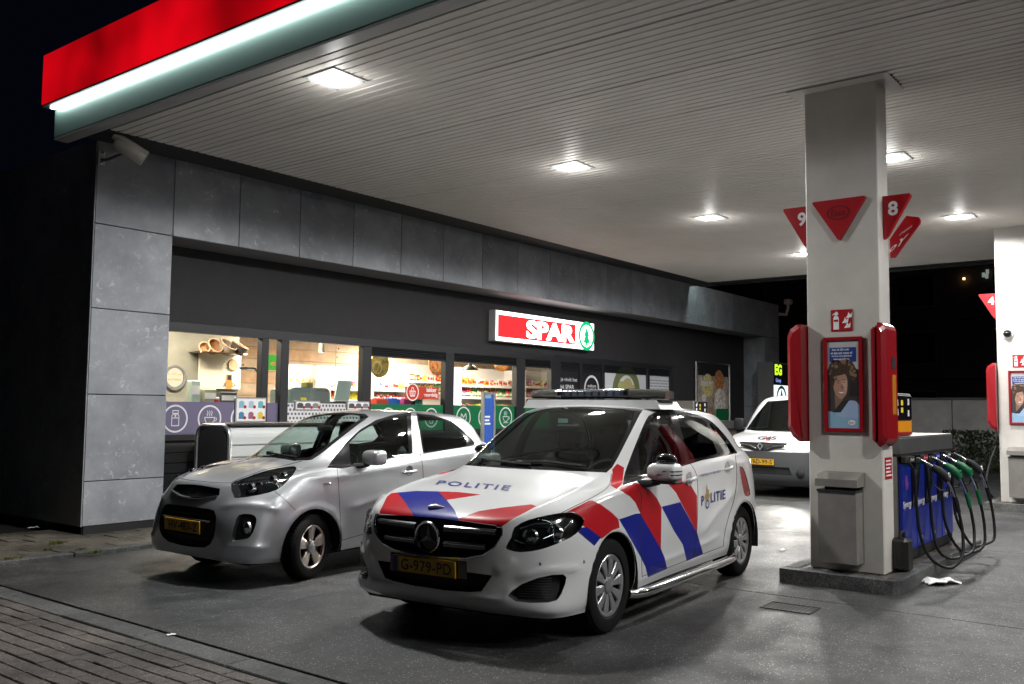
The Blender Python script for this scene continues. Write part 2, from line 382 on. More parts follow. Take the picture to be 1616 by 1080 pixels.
# ================================================================== shop building
def claddingmat():
    m = bpy.data.materials.new('cladding_slate'); m.use_nodes = True; nt = m.node_tree; b = nt.nodes['Principled BSDF']; L = nt.links.new
    g = nt.nodes.new('ShaderNodeNewGeometry'); oi = nt.nodes.new('ShaderNodeObjectInfo')
    va = nt.nodes.new('ShaderNodeVectorMath'); va.operation = 'MULTIPLY_ADD'; L(oi.outputs['Random'], va.inputs[0]); va.inputs[1].default_value = (37, 11, 53); L(g.outputs['Position'], va.inputs[2])
    def noise(s, d, r, dist=0.):
        n = nt.nodes.new('ShaderNodeTexNoise'); n.inputs['Scale'].default_value = s; n.inputs['Detail'].default_value = d; n.inputs['Roughness'].default_value = r; n.inputs['Distortion'].default_value = dist
        L(va.outputs[0], n.inputs['Vector']); return n
    def ramp(src, st):
        c = nt.nodes.new('ShaderNodeValToRGB'); e = c.color_ramp.elements
        e[0].position, e[0].color = st[0][0], (*st[0][1], 1); e[1].position, e[1].color = st[1][0], (*st[1][1], 1); L(src, c.inputs[0]); return c.outputs[0]
    a = ramp(noise(2.2, 6, .6).outputs['Fac'], [(.3, (.19, .202, .225)), (.7, (.32, .335, .36))])
    f = ramp(noise(13, 7, .72, .5).outputs['Fac'], [(.55, (0, 0, 0)), (.73, (.42, .43, .43))])
    f2 = ramp(noise(3.1, 3, .5).outputs['Fac'], [(.46, (.15,)*3), (.68, (1,)*3)])
    x = nt.nodes.new('ShaderNodeMix'); x.data_type = 'RGBA'; x.blend_type = 'MULTIPLY'; x.inputs[0].default_value = 1; L(f, x.inputs[6]); L(f2, x.inputs[7])
    y = nt.nodes.new('ShaderNodeMix'); y.data_type = 'RGBA'; y.blend_type = 'ADD'; y.inputs[0].default_value = 1; L(a, y.inputs[6]); L(x.outputs[2], y.inputs[7])
    tn = nt.nodes.new('ShaderNodeMapRange'); tn.inputs['To Min'].default_value = .86; tn.inputs['To Max'].default_value = 1.12; L(oi.outputs['Random'], tn.inputs['Value'])
    sv_ = nt.nodes.new('ShaderNodeVectorMath'); sv_.operation = 'SCALE'; L(y.outputs[2], sv_.inputs[0]); L(tn.outputs[0], sv_.inputs['Scale'])
    L(sv_.outputs[0], b.inputs['Base Color']); b.inputs['Roughness'].default_value = .36
    r = nt.nodes.new('ShaderNodeMapRange'); r.inputs['To Min'].default_value = .28; r.inputs['To Max'].default_value = .5; L(noise(6, 4, .6).outputs['Fac'], r.inputs['Value']); L(r.outputs[0], b.inputs['Roughness'])
    return m
M_clad = claddingmat()
M_wall = mat('dark_render', (.030, .028, .030), .75, var=.12, vscale=3., bump=.1, bscale=80)
M_frame = mat('window_frame_grey', (.020, .021, .024), .45)
M_basew = mat('base_cladding', (.03, .031, .033), .6)
YF, YW = 10.307, 10.95
bd = thing('shop_building', 'flat station shop clad in grey slate panels with long window front', 'building', (5.3, YF, 0)); bd.location = (0, 0, 0)
def panel(x0, x1, z0, z1, y=YF): B().box(x0+.005, x1-.005, y, y+.03, z0+.005, z1-.005, b=.003).o('cladding_panel', M_clad, bd)
for z0, z1 in ((.125, .633), (.633, 1.632), (1.632, 2.631), (2.631, 3.622), (3.622, 4.62)): panel(5.297, 6.30, z0, z1)
bx = [6.30, 7.27, 8.281, 9.294, 10.309, 11.314, 12.339, 13.367, 14.401, 15.434, 16.476, 17.52, 18.57, 19.62, 20.67, 21.72, 22.77, 23.85, 24.93, 25.97]
for a, b_ in zip(bx[:-1], bx[1:]): panel(a, b_, 3.622, 4.62)
for z0, z1 in ((.125, .633), (.633, 1.632), (1.632, 2.631), (2.631, 3.622)): panel(24.93, 25.97, z0, z1)
B().box(5.31, 6.29, YF+.032, YW, 0, 4.6).o('pier_core', M_wall, bd)
B().box(24.94, 25.96, YF+.032, YW, 0, 4.6).o('pier_core', M_wall, bd)
B().box(5.32, 6.27, YF+.008, YF+.03, -.1, .124).o('plinth', M_black, bd)
for zz in ((.125, 1.632), (1.632, 3.622)): B().box(24.925, 24.94, YF+.034, YW, zz[0]+.004, zz[1]-.004).o('cladding_panel', M_clad, bd)
for k in range(8):
    B().box(5.285, 5.297, YF+.004+k*1.0, YF+.996+k*1.0, .125, 4.6).o('side_panel', M_clad, bd)
B().box(5.31, 6.30, YF+.04, 19.4, -.2, 4.58).o('side_wall', M_black, bd)
B().box(6.29, 24.94, YF+.032, YW, 3.64, 4.6).o('band_core', M_wall, bd)
B().box(6.292, 24.92, YF+.032, YW, 3.624, 3.638).o('soffit', mat('soffit_grey', (.30, .30, .31), .6), bd)
B().box(6.302, 24.92, YW, YW+.15, 2.615, 3.64).o('upper_wall', M_wall, bd)
B().box(20.58, 24.92, YW+.001, YW+.15, 0, 2.612).o('lower_wall', M_wall, bd)
B().box(6.302, 20.57, YW+.02, YW+.15, 0, 1.04).o('base_wall', M_basew, bd)
for k in range(7): B().box(6.303, 8.6, YW+.006, YW+.018, .08+k*.135, .205+k*.135, b=.004).o('base_board', M_basew, bd)
B().box(6.303, 20.575, YW-.03, YW+.14, 1.043, 1.095, b=.006).o('window_sill', M_frame, bd)
B().box(6.303, 20.575, YW-.02, YW+.1, 2.49, 2.612).o('head_beam', M_frame, bd)
B().box(5.31, 26., YW+.2, 19.5, 3.2, 4.55).o('roof', M_black, bd)
B().box(5.32, 25.9, 19.3, 19.5, -.2, 3.2).o('back_wall', M_black, bd)
B().box(20.7, 20.8, YW+.16, 19.3, -.2, 3.2).o('inner_wall', mat('white_plaster', (.7, .69, .66), .8), bd)
# windows: (x0, x1, louvre, film colour)
M_pane = glassmat('shop_glass', (.93, .95, .94), .01, 1.45)
M_purple = mat('purple_film', (.16, .14, .24), .4); M_green = mat('green_film', (.005, .16, .055), .4); M_dotw = mat('white_film', (.72, .72, .74), .4)
M_white = mat('white_print', (.78, .78, .80), .5); M_ink = mat('black_print', (.015, .015, .018), .5); M_greydot = mat('grey_print', (.14, .13, .16), .5)
def mullion(p, x0, x1): B().box(x0, x1, YW-.02, YW+.1, 1.095, 2.49, b=.004).o('mullion', M_frame, p)
def window(x0, x1, m1, louvre=False, film=None, top=2.485):
    p = B().box(x0, x1, YW+.005, YW+.07, 1.096, 1.125).o('window', M_frame, bd)
    mullion(p, x1, m1)
    zt = top
    if louvre:
        zt = 2.35; B().box(x0, x1, YW-.004, YW+.07, 2.335, 2.36).o('transom', M_frame, p)
        for k in range(4): B().add([(x0, YW+.02, 2.365+k*.031), (x1, YW+.02, 2.365+k*.031), (x1, YW-.012, 2.385+k*.031), (x0, YW-.012, 2.385+k*.031), (x0, YW-.012, 2.378+k*.031), (x1, YW-.012, 2.378+k*.031)], [(0, 1, 2, 3), (3, 2, 5, 4)]).o('louvre_slat', M_frame, p, fix=False)
        B().box(x0, x1, YW+.03, YW+.06, 2.36, 2.489).o('louvre_back', M_black, p)
    B().add([(x0, YW+.034, 1.125), (x1, YW+.034, 1.125), (x1, YW+.034, zt), (x0, YW+.034, zt)], [(0, 1, 2, 3)]).o('pane', M_pane, p, fix=False)
    if film: B().box(x0+.001, x1-.001, YW+.024, YW+.028, 1.126, 1.56).o('window_film', film, p)
    return p
def ring(b, cx, cz, r, t, y, n=36, m=None):
    b.add([(cx+rr*math.cos(2*math.pi*k/n), y, cz+rr*math.sin(2*math.pi*k/n)) for rr in (r, r-t) for k in range(n)], [(k, (k+1) % n, n+(k+1) % n, n+k) for k in range(n)], m)
def strip2(b, pts, wd, y, closed=False, m=None):
    """flat line of width wd in the facade plane"""
    P = [np.array(p, float) for p in pts]; k = len(P)
    for i in range(k if closed else k-1):
        a, c = P[i], P[(i+1) % k]; d = c-a; L = np.linalg.norm(d)
        if L < 1e-6: continue
        d /= L; nn = np.array([-d[1], d[0]])*wd/2; a = a-d*wd*.4; c = c+d*wd*.4
        b.add([(a[0]+nn[0], y, a[1]+nn[1]), (a[0]-nn[0], y, a[1]-nn[1]), (c[0]-nn[0], y, c[1]-nn[1]), (c[0]+nn[0], y, c[1]+nn[1])], [(0, 1, 2, 3)], m)
def icon(p, kind, cx, cz, r, m=None, y=YW+.0225):
    b = B(); ring(b, cx, cz, r, r*.13, y); s = r
    if kind == 'jar':
        strip2(b, [(cx-.28*s, cz-.5*s), (cx-.28*s, cz+.2*s), (cx-.18*s, cz+.32*s), (cx+.18*s, cz+.32*s), (cx+.28*s, cz+.2*s), (cx+.28*s, cz-.5*s)], .07*s, y, True)
        strip2(b, [(cx-.22*s, cz+.38*s), (cx-.22*s, cz+.58*s), (cx+.22*s, cz+.58*s), (cx+.22*s, cz+.38*s)], .07*s, y, True); strip2(b, [(cx-.28*s, cz+.05*s), (cx+.28*s, cz+.05*s)], .07*s, y)
        ring(b, cx, cz+.2*s, .08*s, .08*s, y, 12)
    if kind == 'cup':
        strip2(b, [(cx-.42*s, cz+.08*s)]+[(cx+.42*s*math.cos(R(a)), cz+.08*s+.48*s*math.sin(R(a))) for a in range(180, 361, 20)], .08*s, y, True)
        strip2(b, [(cx+.4*s, cz+.05*s), (cx+.58*s, cz+.02*s), (cx+.56*s, cz-.14*s), (cx+.38*s, cz-.2*s)], .07*s, y); strip2(b, [(cx-.35*s, cz-.5*s), (cx+.35*s, cz-.5*s)], .07*s, y)
        for q in (-.18, 0, .18): strip2(b, [(cx+q*s, cz+.2*s), (cx+(q-.06)*s, cz+.32*s), (cx+(q+.04)*s, cz+.42*s), (cx+(q-.04)*s, cz+.56*s)], .06*s, y)
    if kind == 'bread':
        for q in range(4): strip2(b, [(cx+(-.45+.25*q)*s, cz-.25*s), (cx+(-.38+.25*q)*s, cz+.12*s), (cx+(-.22+.25*q)*s, cz+.2*s), (cx+(-.15+.25*q)*s, cz-.15*s)], .07*s, y)
        strip2(b, [(cx-.55*s, cz-.3*s), (cx-.3*s, cz-.2*s), (cx, cz-.15*s), (cx+.3*s, cz-.2*s), (cx+.55*s, cz-.3*s)], .07*s, y)
    if kind == 'leaf':
        strip2(b, [(cx, cz-.5*s), (cx-.4*s, cz-.1*s), (cx-.3*s, cz+.4*s), (cx, cz), (cx+.3*s, cz+.4*s), (cx+.4*s, cz-.1*s)], .09*s, y, True)
    if kind == 'bottle':
        strip2(b, [(cx-.22*s, cz-.55*s), (cx-.22*s, cz+.1*s), (cx-.08*s, cz+.3*s), (cx-.08*s, cz+.55*s), (cx+.08*s, cz+.55*s), (cx+.08*s, cz+.3*s), (cx+.22*s, cz+.1*s), (cx+.22*s, cz-.55*s)], .08*s, y, True)
    if kind == 'basket':
        strip2(b, [(cx-.45*s, cz+.1*s), (cx+.45*s, cz+.1*s), (cx+.32*s, cz-.45*s), (cx-.32*s, cz-.45*s)], .09*s, y, True); strip2(b, [(cx-.25*s, cz+.1*s), (cx-.1*s, cz+.5*s), (cx+.1*s, cz+.5*s), (cx+.25*s, cz+.1*s)], .08*s, y)
        for q in (-.15, 0, .15): strip2(b, [(cx+q*s, cz), (cx+q*s, cz-.38*s)], .06*s, y)
    return b.o('icon', m or M_white, p, fix=False)
W1 = window(6.30, 8.16, 8.28, film=M_purple)
for k, kd in enumerate(('jar', 'cup', 'bread')): icon(W1, kd, 6.86+.52*k-.02, 1.335, .185)
W1b = window(8.28, 8.50, 8.645, film=M_purple)
W2 = window(8.645, 10.12, 10.31, film=M_dotw)
db = B()
for i in range(22):
    for j in range(7):
        x = 8.69+.066*i+(.033 if j % 2 else 0); z = 1.15+j*.0625
        if x < 10.1: db.add([(x+.021*math.cos(R(a)), YW+.0225, z+.021*math.sin(R(a))) for a in range(0, 360, 45)], [tuple(range(8))])
tag(db.o('dot_print', M_greydot, W2, fix=False), kind='stuff')
W3 = window(10.31, 12.10, 12.33, True, M_green)
for k, kd in enumerate(('leaf', 'jar', 'bottle')): icon(W3, kd, 10.75+.52*k, 1.335, .17)
W4 = window(12.33, 14.17, 14.45, True, M_green)
for k, kd in enumerate(('leaf', 'bottle', 'cup')): icon(W4, kd, 12.95-.55+.62*k+.25, 1.335, .2)
W5 = window(14.45, 15.34, 15.68, True, M_green)
def covered(x0, x1, m1, name, m):
    p = B().box(x0, x1, YW+.005, YW+.07, 1.096, 1.125).o('window', M_frame, bd); mullion(p, x1, m1)
    for k in range(4): B().box(x0, x1, YW-.01, YW+.02, 2.372+k*.03, 2.386+k*.03).o('louvre_slat', M_frame, p)
    B().box(x0, x1, YW+.03, YW+.06, 2.36, 2.489).o('louvre_back', M_black, p); B().box(x0, x1, YW-.004, YW+.07, 2.335, 2.36).o('transom', M_frame, p)
    B().box(x0, x1, YW+.022, YW+.034, 1.126, 2.334).o(name, m, p); return p
XA = (1, 0, 0); ZA = (0, 0, 1)
Wa = covered(15.68, 16.40, 16.50, 'black_poster', M_ink)
text('je vindt het', 'lettering', M_white, Wa, (16.04, YW+.02, 2.12), XA, ZA, height=.10, width=.62, bold=.01); text('bij SPAR', 'lettering', M_white, Wa, (15.98, YW+.02, 1.96), XA, ZA, width=.5, height=.12, bold=.015)
Wb = covered(16.50, 17.30, 17.40, 'black_poster', M_ink)
b = B(); ring(b, 16.92, 1.95, .30, .05, YW+.02); b.o('emblem', M_white, Wb, fix=False)
text('welkom', 'lettering', M_white, Wb, (16.92, YW+.02, 2.02), XA, ZA, width=.34, height=.07, bold=.01); text('bij SPAR', 'lettering', M_white, Wb, (16.92, YW+.02, 1.92), XA, ZA, width=.36, height=.08, bold=.015)
Wc = covered(17.40, 19.30, 19.42, 'food_poster', M_dotw)
b = B()
ring(b, 18.4, 1.9, .62, .22, YW+.0205); b.o('poster_print', mat('olive_print', (.17, .2, .08), .5), Wc, fix=False)
B().prism([(18.4+.4*math.cos(t*.4), 1.92+.3*math.sin(t*.4)+.05*math.sin(t*2.3)) for t in range(16)], 'y', YW+.018, YW+.021).o('poster_print', mat('wrap_print', (.5, .45, .2), .5), Wc)
Wd = covered(19.42, 20.45, 20.57, 'dotted_poster', M_dotw)
db = B()
for i in range(15):
    for j in range(16):
        x = 19.47+.066*i+(.033 if j % 2 else 0); z = 1.17+j*.07
        db.add([(x+.02*math.cos(R(a)), YW+.020, z+.02*math.sin(R(a))) for a in range(0, 360, 60)], [tuple(range(6))])
tag(db.o('dot_print', M_greydot, Wd, fix=False), kind='stuff')
# ================================================================== cars: lofted shells, cut along their real panel outlines
def cr1(P, n):
    """Catmull-Rom through rows of array P (k, m, 3) along axis 0, n steps per span"""
    k = len(P); out = []
    for i in range(k-1):
        p1, p2 = P[i], P[i+1]; p0 = P[i-1] if i > 0 else None; p3 = P[i+2] if i+2 < k else None
        p0 = 2*p1-p2 if p0 is None else p0; p3 = 2*p2-p1 if p3 is None else p3
        d1 = np.linalg.norm(p1-p0, axis=-1, keepdims=True)**.5+1e-4; d2 = np.linalg.norm(p2-p1, axis=-1, keepdims=True)**.5+1e-4; d3 = np.linalg.norm(p3-p2, axis=-1, keepdims=True)**.5+1e-4
        m1 = ((p1-p0)/d1-(p2-p0)/(d1+d2)+(p2-p1)/d2)*d2; m2 = ((p2-p1)/d2-(p3-p1)/(d2+d3)+(p3-p2)/d3)*d2
        for j in range(n):
            t = j/n; out.append((2*t**3-3*t*t+1)*p1+(t**3-2*t*t+t)*m1+(-2*t**3+3*t*t)*p2+(t**3-t*t)*m2)
    out.append(P[-1]); return np.array(out)
class Shell:
    def __init__(s, grid, loc, rz, nu=8, nv=7, smooth=3):
        G = np.array(grid, float); s.o = np.array([*loc, 0.]) if len(loc) == 2 else np.array(loc, float); s.rz = rz
        c, q = math.cos(rz), math.sin(rz); s.Rm = np.array([[c, -q, 0], [q, c, 0], [0, 0, 1]])
        s.cam = s.Rm.T@(CAM-s.o); s.r, s.u, s.f = (s.Rm.T@a for a in (CR, CU, CF))
        U = np.swapaxes(G, 0, 1)                       # (nu, nv, 3)
        m = np.array([1, -1, 1.]); U = np.concatenate([U[1:2]*m, U, U[-2:-1]*m])
        U = cr1(U, nu)[nu:-nu]
        V = cr1(np.swapaxes(U, 0, 1), nv)              # (nv', nu', 3)
        for _ in range(smooth):
            W = V.copy(); W[1:-1, 1:-1] = .5*V[1:-1, 1:-1]+.125*(V[:-2, 1:-1]+V[2:, 1:-1]+V[1:-1, :-2]+V[1:-1, 2:])
            for e, n2 in ((0, 1), (-1, -2)):
                W[1:-1, e] = .5*V[1:-1, e]+.25*V[1:-1, n2]+.125*(V[:-2, e]+V[2:, e]); W[:, e, 1] = 0
            V = W
        s.V = V
        bm = s.bm = bmesh.new(); s.part = bm.faces.layers.int.new('part'); s.ml = bm.faces.layers.int.new('ml')
        nvv, nuu = V.shape[:2]; vs = [[bm.verts.new((p[0], -p[1], p[2])) for p in row] for row in V]
        for i in range(nvv-1):
            for j in range(nuu-1):
                q4 = (vs[i][j], vs[i][j+1], vs[i+1][j+1], vs[i+1][j])
                try: bm.faces.new(q4)
                except ValueError: pass
        bmesh.ops.remove_doubles(bm, verts=bm.verts, dist=1e-5)
        bmesh.ops.recalc_face_normals(bm, faces=bm.faces)
        fz = [f for f in bm.faces if f.calc_center_median().z > V[:, :, 2].max()-.1]
        if fz and sum(f.normal.z for f in fz) < 0: bmesh.ops.reverse_faces(bm, faces=bm.faces)
        bm.normal_update(); s.names = ['body']; s.vc = {}
    # projections: photograph pixel, side (x,z), front (y,z)
    def px(s, P):
        d = np.array(P)-s.cam; z = d@s.f; return (808+FPX*(d@s.r)/z, 540-FPX*(d@s.u)/z)
    def pray(s, p): return s.f*FPX+s.r*(p[0]-808)-s.u*(p[1]-540)
    def hit(s, p, pred=None):
        """first surface point under pixel p (front facing)"""
        if not hasattr(s, 'bvh'):
            from mathutils.bvhtree import BVHTree
            s.bvh = BVHTree.FromBMesh(s.bm)
        h = s.bvh.ray_cast(Vector(s.cam), Vector(s.pray(p)).normalized()); return h[0], h[1]
    def cut(s, poly, mode='px', pred=None, part=None, m=None, only=None, side=-1, pool=None):
        bm = s.bm
        if mode == 'px': pj = s.px
        elif mode == 'side': pj = lambda P: (P[0], P[2])
        else: pj = lambda P: (P[1], P[2])
        P = [np.array(p, float) for p in poly]; lo = np.min(P, 0); hi = np.max(P, 0); cache = s.vc.setdefault(mode, {})
        def vp(v):
            q = cache.get(v)
            if q is None: q = cache[v] = pj(v.co)
            return q
        camv = Vector(s.cam)
        def ok(f):
            c = f.calc_center_median()
            if mode == 'px' and f.normal.dot(camv-c) <= 0: return False
            if mode == 'side' and c.y*side < .3: return False
            if mode == 'front' and c.x > .9: return False
            if mode == 'rear' and (c.x < 2 or f.normal.x < .25): return False
            return pred is None or pred(c, f.normal)
        def bb(f):
            q = [vp(v) for v in f.verts]; xs = [a[0] for a in q]; ys = [a[1] for a in q]; return min(xs), max(xs), min(ys), max(ys)
        cand = set()
        for f in (bm.faces if pool is None else pool):
            a = bb(f)
            if a[1] >= lo[0] and a[0] <= hi[0] and a[3] >= lo[1] and a[2] <= hi[1] and ok(f): cand.add(f)
        n = len(P); eps = (hi-lo).max()*1e-4
        for i in range(n):
            a, b_ = P[i], P[(i+1) % n]
            if np.linalg.norm(b_-a) < 1e-9: continue
            if mode == 'px':
                no = np.cross(s.pray(a), s.pray(b_)); co = s.cam
            elif mode == 'side': no = np.array([b_[1]-a[1], 0, -(b_[0]-a[0])]); co = np.array([a[0], 0, a[1]])
            else: no = np.array([0, b_[1]-a[1], -(b_[0]-a[0])]); co = np.array([0, a[0], a[1]])
            nn = np.linalg.norm(no)
            if nn < 1e-12: continue
            no = no/nn; l0 = np.minimum(a, b_)-eps; h0 = np.maximum(a, b_)+eps; sel = []
            for f in cand:
                q = bb(f)
                if q[1] < l0[0] or q[0] > h0[0] or q[3] < l0[1] or q[2] > h0[1]: continue
                d = [(v.co.x-co[0])*no[0]+(v.co.y-co[1])*no[1]+(v.co.z-co[2])*no[2] for v in f.verts]
                if min(d) < -1e-6 and max(d) > 1e-6: sel.append(f)
            if not sel: continue
            g = set(sel)
            for f in sel: g.update(f.edges); g.update(f.verts)
            r = bmesh.ops.bisect_plane(bm, geom=list(g), dist=1e-6, plane_co=Vector(co), plane_no=Vector(no))
            nf_ = {e for e in r['geom'] if isinstance(e, bmesh.types.BMFace)}; cand = {f for f in cand if f.is_valid} | nf_
            if pool is not None: pool |= nf_
        def inside(p):
            c = False; j = n-1
            for i in range(n):
                if (P[i][1] > p[1]) != (P[j][1] > p[1]) and p[0] < (P[j][0]-P[i][0])*(p[1]-P[i][1])/(P[j][1]-P[i][1])+P[i][0]: c = not c
                j = i
            return c
        if part and part not in s.names: s.names.append(part)
        for f in cand:
            if not ok(f) or not inside(pj(f.calc_center_median())): continue
            if only is not None and s.names[f[s.part]] not in only: continue
            if part: f[s.part] = s.names.index(part)
            if m is not None: f[s.ml] = m
        if hasattr(s, 'bvh'): del s.bvh
    def ridge(s, pts, w, h, pred=None, mode='px'):
        """a pressed crease: skin raised along a line"""
        bm = s.bm; bm.normal_update(); Q = np.array(spline(pts, 6) if len(pts) > 2 else pts, float); lo, hi = Q.min(0)-4*w, Q.max(0)+4*w; camv = Vector(s.cam); mv = []
        for v in bm.verts:
            p = s.px(v.co) if mode == 'px' else (v.co.x, v.co.z)
            if p[0] < lo[0] or p[0] > hi[0] or p[1] < lo[1] or p[1] > hi[1] or v.co.y > -1e-4: continue
            if mode == 'px' and v.normal.dot(camv-v.co) <= 0: continue
            if pred and not pred(v.co, v.normal): continue
            a, b_ = Q[:-1], Q[1:]; ab = b_-a; t = np.clip(((np.array(p)-a)*ab).sum(1)/(ab**2).sum(1), 0, 1); c = a+ab*t[:, None]; d = np.linalg.norm(c-np.array(p), axis=1); i = d.argmin()
            u = (i+t[i])/len(ab); fade = min(1, 6*u, 6*(1-u))
            if d[i] < 4*w: mv.append((v, h*fade*math.exp(-d[i]/w)))
        for v, k in mv: v.co += v.normal*k
        bm.normal_update(); s.vc = {}
        if hasattr(s, 'bvh'): del s.bvh
    def seam(s, pts, wd=1.0, m=1, pred=None, n=4):
        Q = [np.array(p) for p in (spline(pts, n) if len(pts) > 2 else pts)]; L = []; Rr = []
        for i, p in enumerate(Q):
            d = Q[min(i+1, len(Q)-1)]-Q[max(i-1, 0)]; d = d/np.linalg.norm(d); nn = np.array([-d[1], d[0]])*wd/2; L.append(p+nn); Rr.append(p-nn)
        A = np.array(L+Rr); lo, hi = A.min(0), A.max(0); pool = set(); vc = s.vc.setdefault('px', {})
        for f in s.bm.faces:
            q = []
            for v in f.verts:
                a = vc.get(v)
                if a is None: a = vc[v] = s.px(v.co)
                q.append(a)
            if max(a[0] for a in q) >= lo[0] and min(a[0] for a in q) <= hi[0] and max(a[1] for a in q) >= lo[1] and min(a[1] for a in q) <= hi[1]: pool.add(f)
        for i in range(len(Q)-1): s.cut([L[i], L[i+1], Rr[i+1], Rr[i]], 'px', pred, m=m, pool=pool)
    def mirror(s):
        bm = s.bm; r = bmesh.ops.duplicate(bm, geom=bm.verts[:]+bm.edges[:]+bm.faces[:])
        nf = [e for e in r['geom'] if isinstance(e, bmesh.types.BMFace)]
        for e in r['geom']:
            if isinstance(e, bmesh.types.BMVert): e.co.y *= -1
        bmesh.ops.reverse_faces(bm, faces=nf)
        s.vc = {}; bmesh.ops.remove_doubles(bm, verts=[v for v in bm.verts if abs(v.co.y) < 1e-4], dist=2e-4)
        bm.normal_update()
    def done(s):
        bm = s.bm; bm.normal_update(); bm.verts.ensure_lookup_table(); bm.verts.index_update()
        s.co = np.array([v.co for v in bm.verts]); s.no = np.array([v.normal for v in bm.verts])
        s.F = [(tuple(v.index for v in f.verts), s.names[f[s.part]], f[s.ml], np.array(f.calc_center_median())) for f in bm.faces]
    def faces(s, part, pred=None): return [(f, m) for f, p, m, c in s.F if p == part and (pred is None or pred(c))]
    def piece(s, name, part, mats, parent, pred=None, off=0., faces=None, thick=0., vec=None):
        """link the faces of a region as a mesh object (with the shell's own normals)"""
        F = s.faces(part, pred) if faces is None else faces
        if not F: return None
        idx = sorted({i for f, _ in F for i in f}); mp = {k: j for j, k in enumerate(idx)}
        co = s.co[idx]+s.no[idx]*off; no = s.no[idx]
        if vec is not None: co = co+np.array(vec)
        fs = [tuple(mp[i] for i in f) for f, _ in F]; ms = [m for _, m in F]; n = len(co)
        if thick:                                       # rim wall going inwards, with an inner skin
            ed = {}
            for f in fs:
                for i in range(len(f)):
                    e = (f[i], f[(i+1) % len(f)]); k = (min(e), max(e)); ed[k] = None if k in ed else e
            co = np.vstack([co, co-no*thick]); no = np.vstack([no, no])
            w = [(e[1], e[0], e[0]+n, e[1]+n) for e in ed.values() if e]; fs = fs+w; ms = ms+[min(1, len(mats)-1) if isinstance(mats, list) else 0]*len(w)
        me = bpy.data.meshes.new(name); me.from_pydata(co.tolist(), [], fs)
        for mm in (mats if isinstance(mats, list) else [mats]): me.materials.append(mm)
        k = len(me.materials)
        me.polygons.foreach_set('material_index', [min(a, k-1) for a in ms]); me.polygons.foreach_set('use_smooth', [True]*len(fs)); me.update()
        if not thick: me.normals_split_custom_set_from_vertices(no.tolist())
        return link(bpy.data.objects.new(name, me), parent)
    def recess(s, name, part, mats, parent, vec, pred=None, scale=1.):
        """region pushed in by vec with side walls: a real opening"""
        F = s.faces(part, pred)
        if not F: return None
        idx = sorted({i for f, _ in F for i in f}); mp = {k: j for j, k in enumerate(idx)}; co = s.co[idx]; n = len(co)
        fs = [tuple(mp[i] for i in f) for f, _ in F]; ed = {}
        for f in fs:
            for i in range(len(f)):
                e = (f[i], f[(i+1) % len(f)]); k = (min(e), max(e)); ed[k] = None if k in ed else e
        c = co.mean(0); inner = c+(co-c)*scale+np.array(vec)
        w = [(e[0], e[1], e[1]+n, e[0]+n) for e in ed.values() if e]
        me = bpy.data.meshes.new(name); me.from_pydata(np.vstack([co, inner]).tolist(), [], [tuple(i+n for i in f) for f in fs]+w)
        for mm in (mats if isinstance(mats, list) else [mats]): me.materials.append(mm)
        me.polygons.foreach_set('material_index', [0]*len(fs)+[len(me.materials)-1]*len(w)); me.update()
        return link(bpy.data.objects.new(name, me), parent)
    def lining(s, parent, m, parts, off=-.018, zmin=.45):
        F = [(f, 0) for f, p, mm, c in s.F if p in parts and c[2] > zmin]
        o = s.piece('interior_lining', None, m, parent, faces=[(f[::-1], 0) for f, _ in F], off=off); return o
PAINTED = {}
def carpaint(name, col, metal=0., rough=.3, flake=False):
    m = mat(name, col, rough, metal, .5, coat=1.); return m
M_seam = mat('panel_gap', (.01, .01, .01), .8)
M_gloss = mat('gloss_black', (.01, .01, .011), .12, coat=.6)
M_rubber = mat('tyre_rubber', (.005, .005, .005), .8, 0., .25, bump=.3, bscale=120)
M_plas = mat('grey_plastic', (.035, .036, .038), .6, bump=.15, bscale=250)
M_chrome = mat('chrome', (.75, .76, .77), .1, 1.)
M_silver = mat('alloy_silver', (.52, .53, .54), .3, .85)
M_carglass = glassmat('car_glass', (.74, .83, .79), .0, 1.62)
M_tint = glassmat('tinted_glass', (.30, .33, .33), .0, 1.6)
M_lens = glassmat('lamp_cover_glass', (.88, .9, .9), .0, 1.42)
M_int = mat('car_interior', (.022, .022, .024), .8); M_seat = mat('seat_fabric', (.05, .05, .055), .9); M_dash = mat('dashboard', (.20, .225, .215), .7)
M_plate = mat('number_plate_yellow', (.62, .34, .012), .45); M_plblue = mat('plate_blue', (.01, .03, .25), .45)
M_mirror = mat('mirror', (.8, .8, .8), .03, 1.)
M_reflector = mat('lamp_reflector', (.6, .6, .6), .18, 1.)
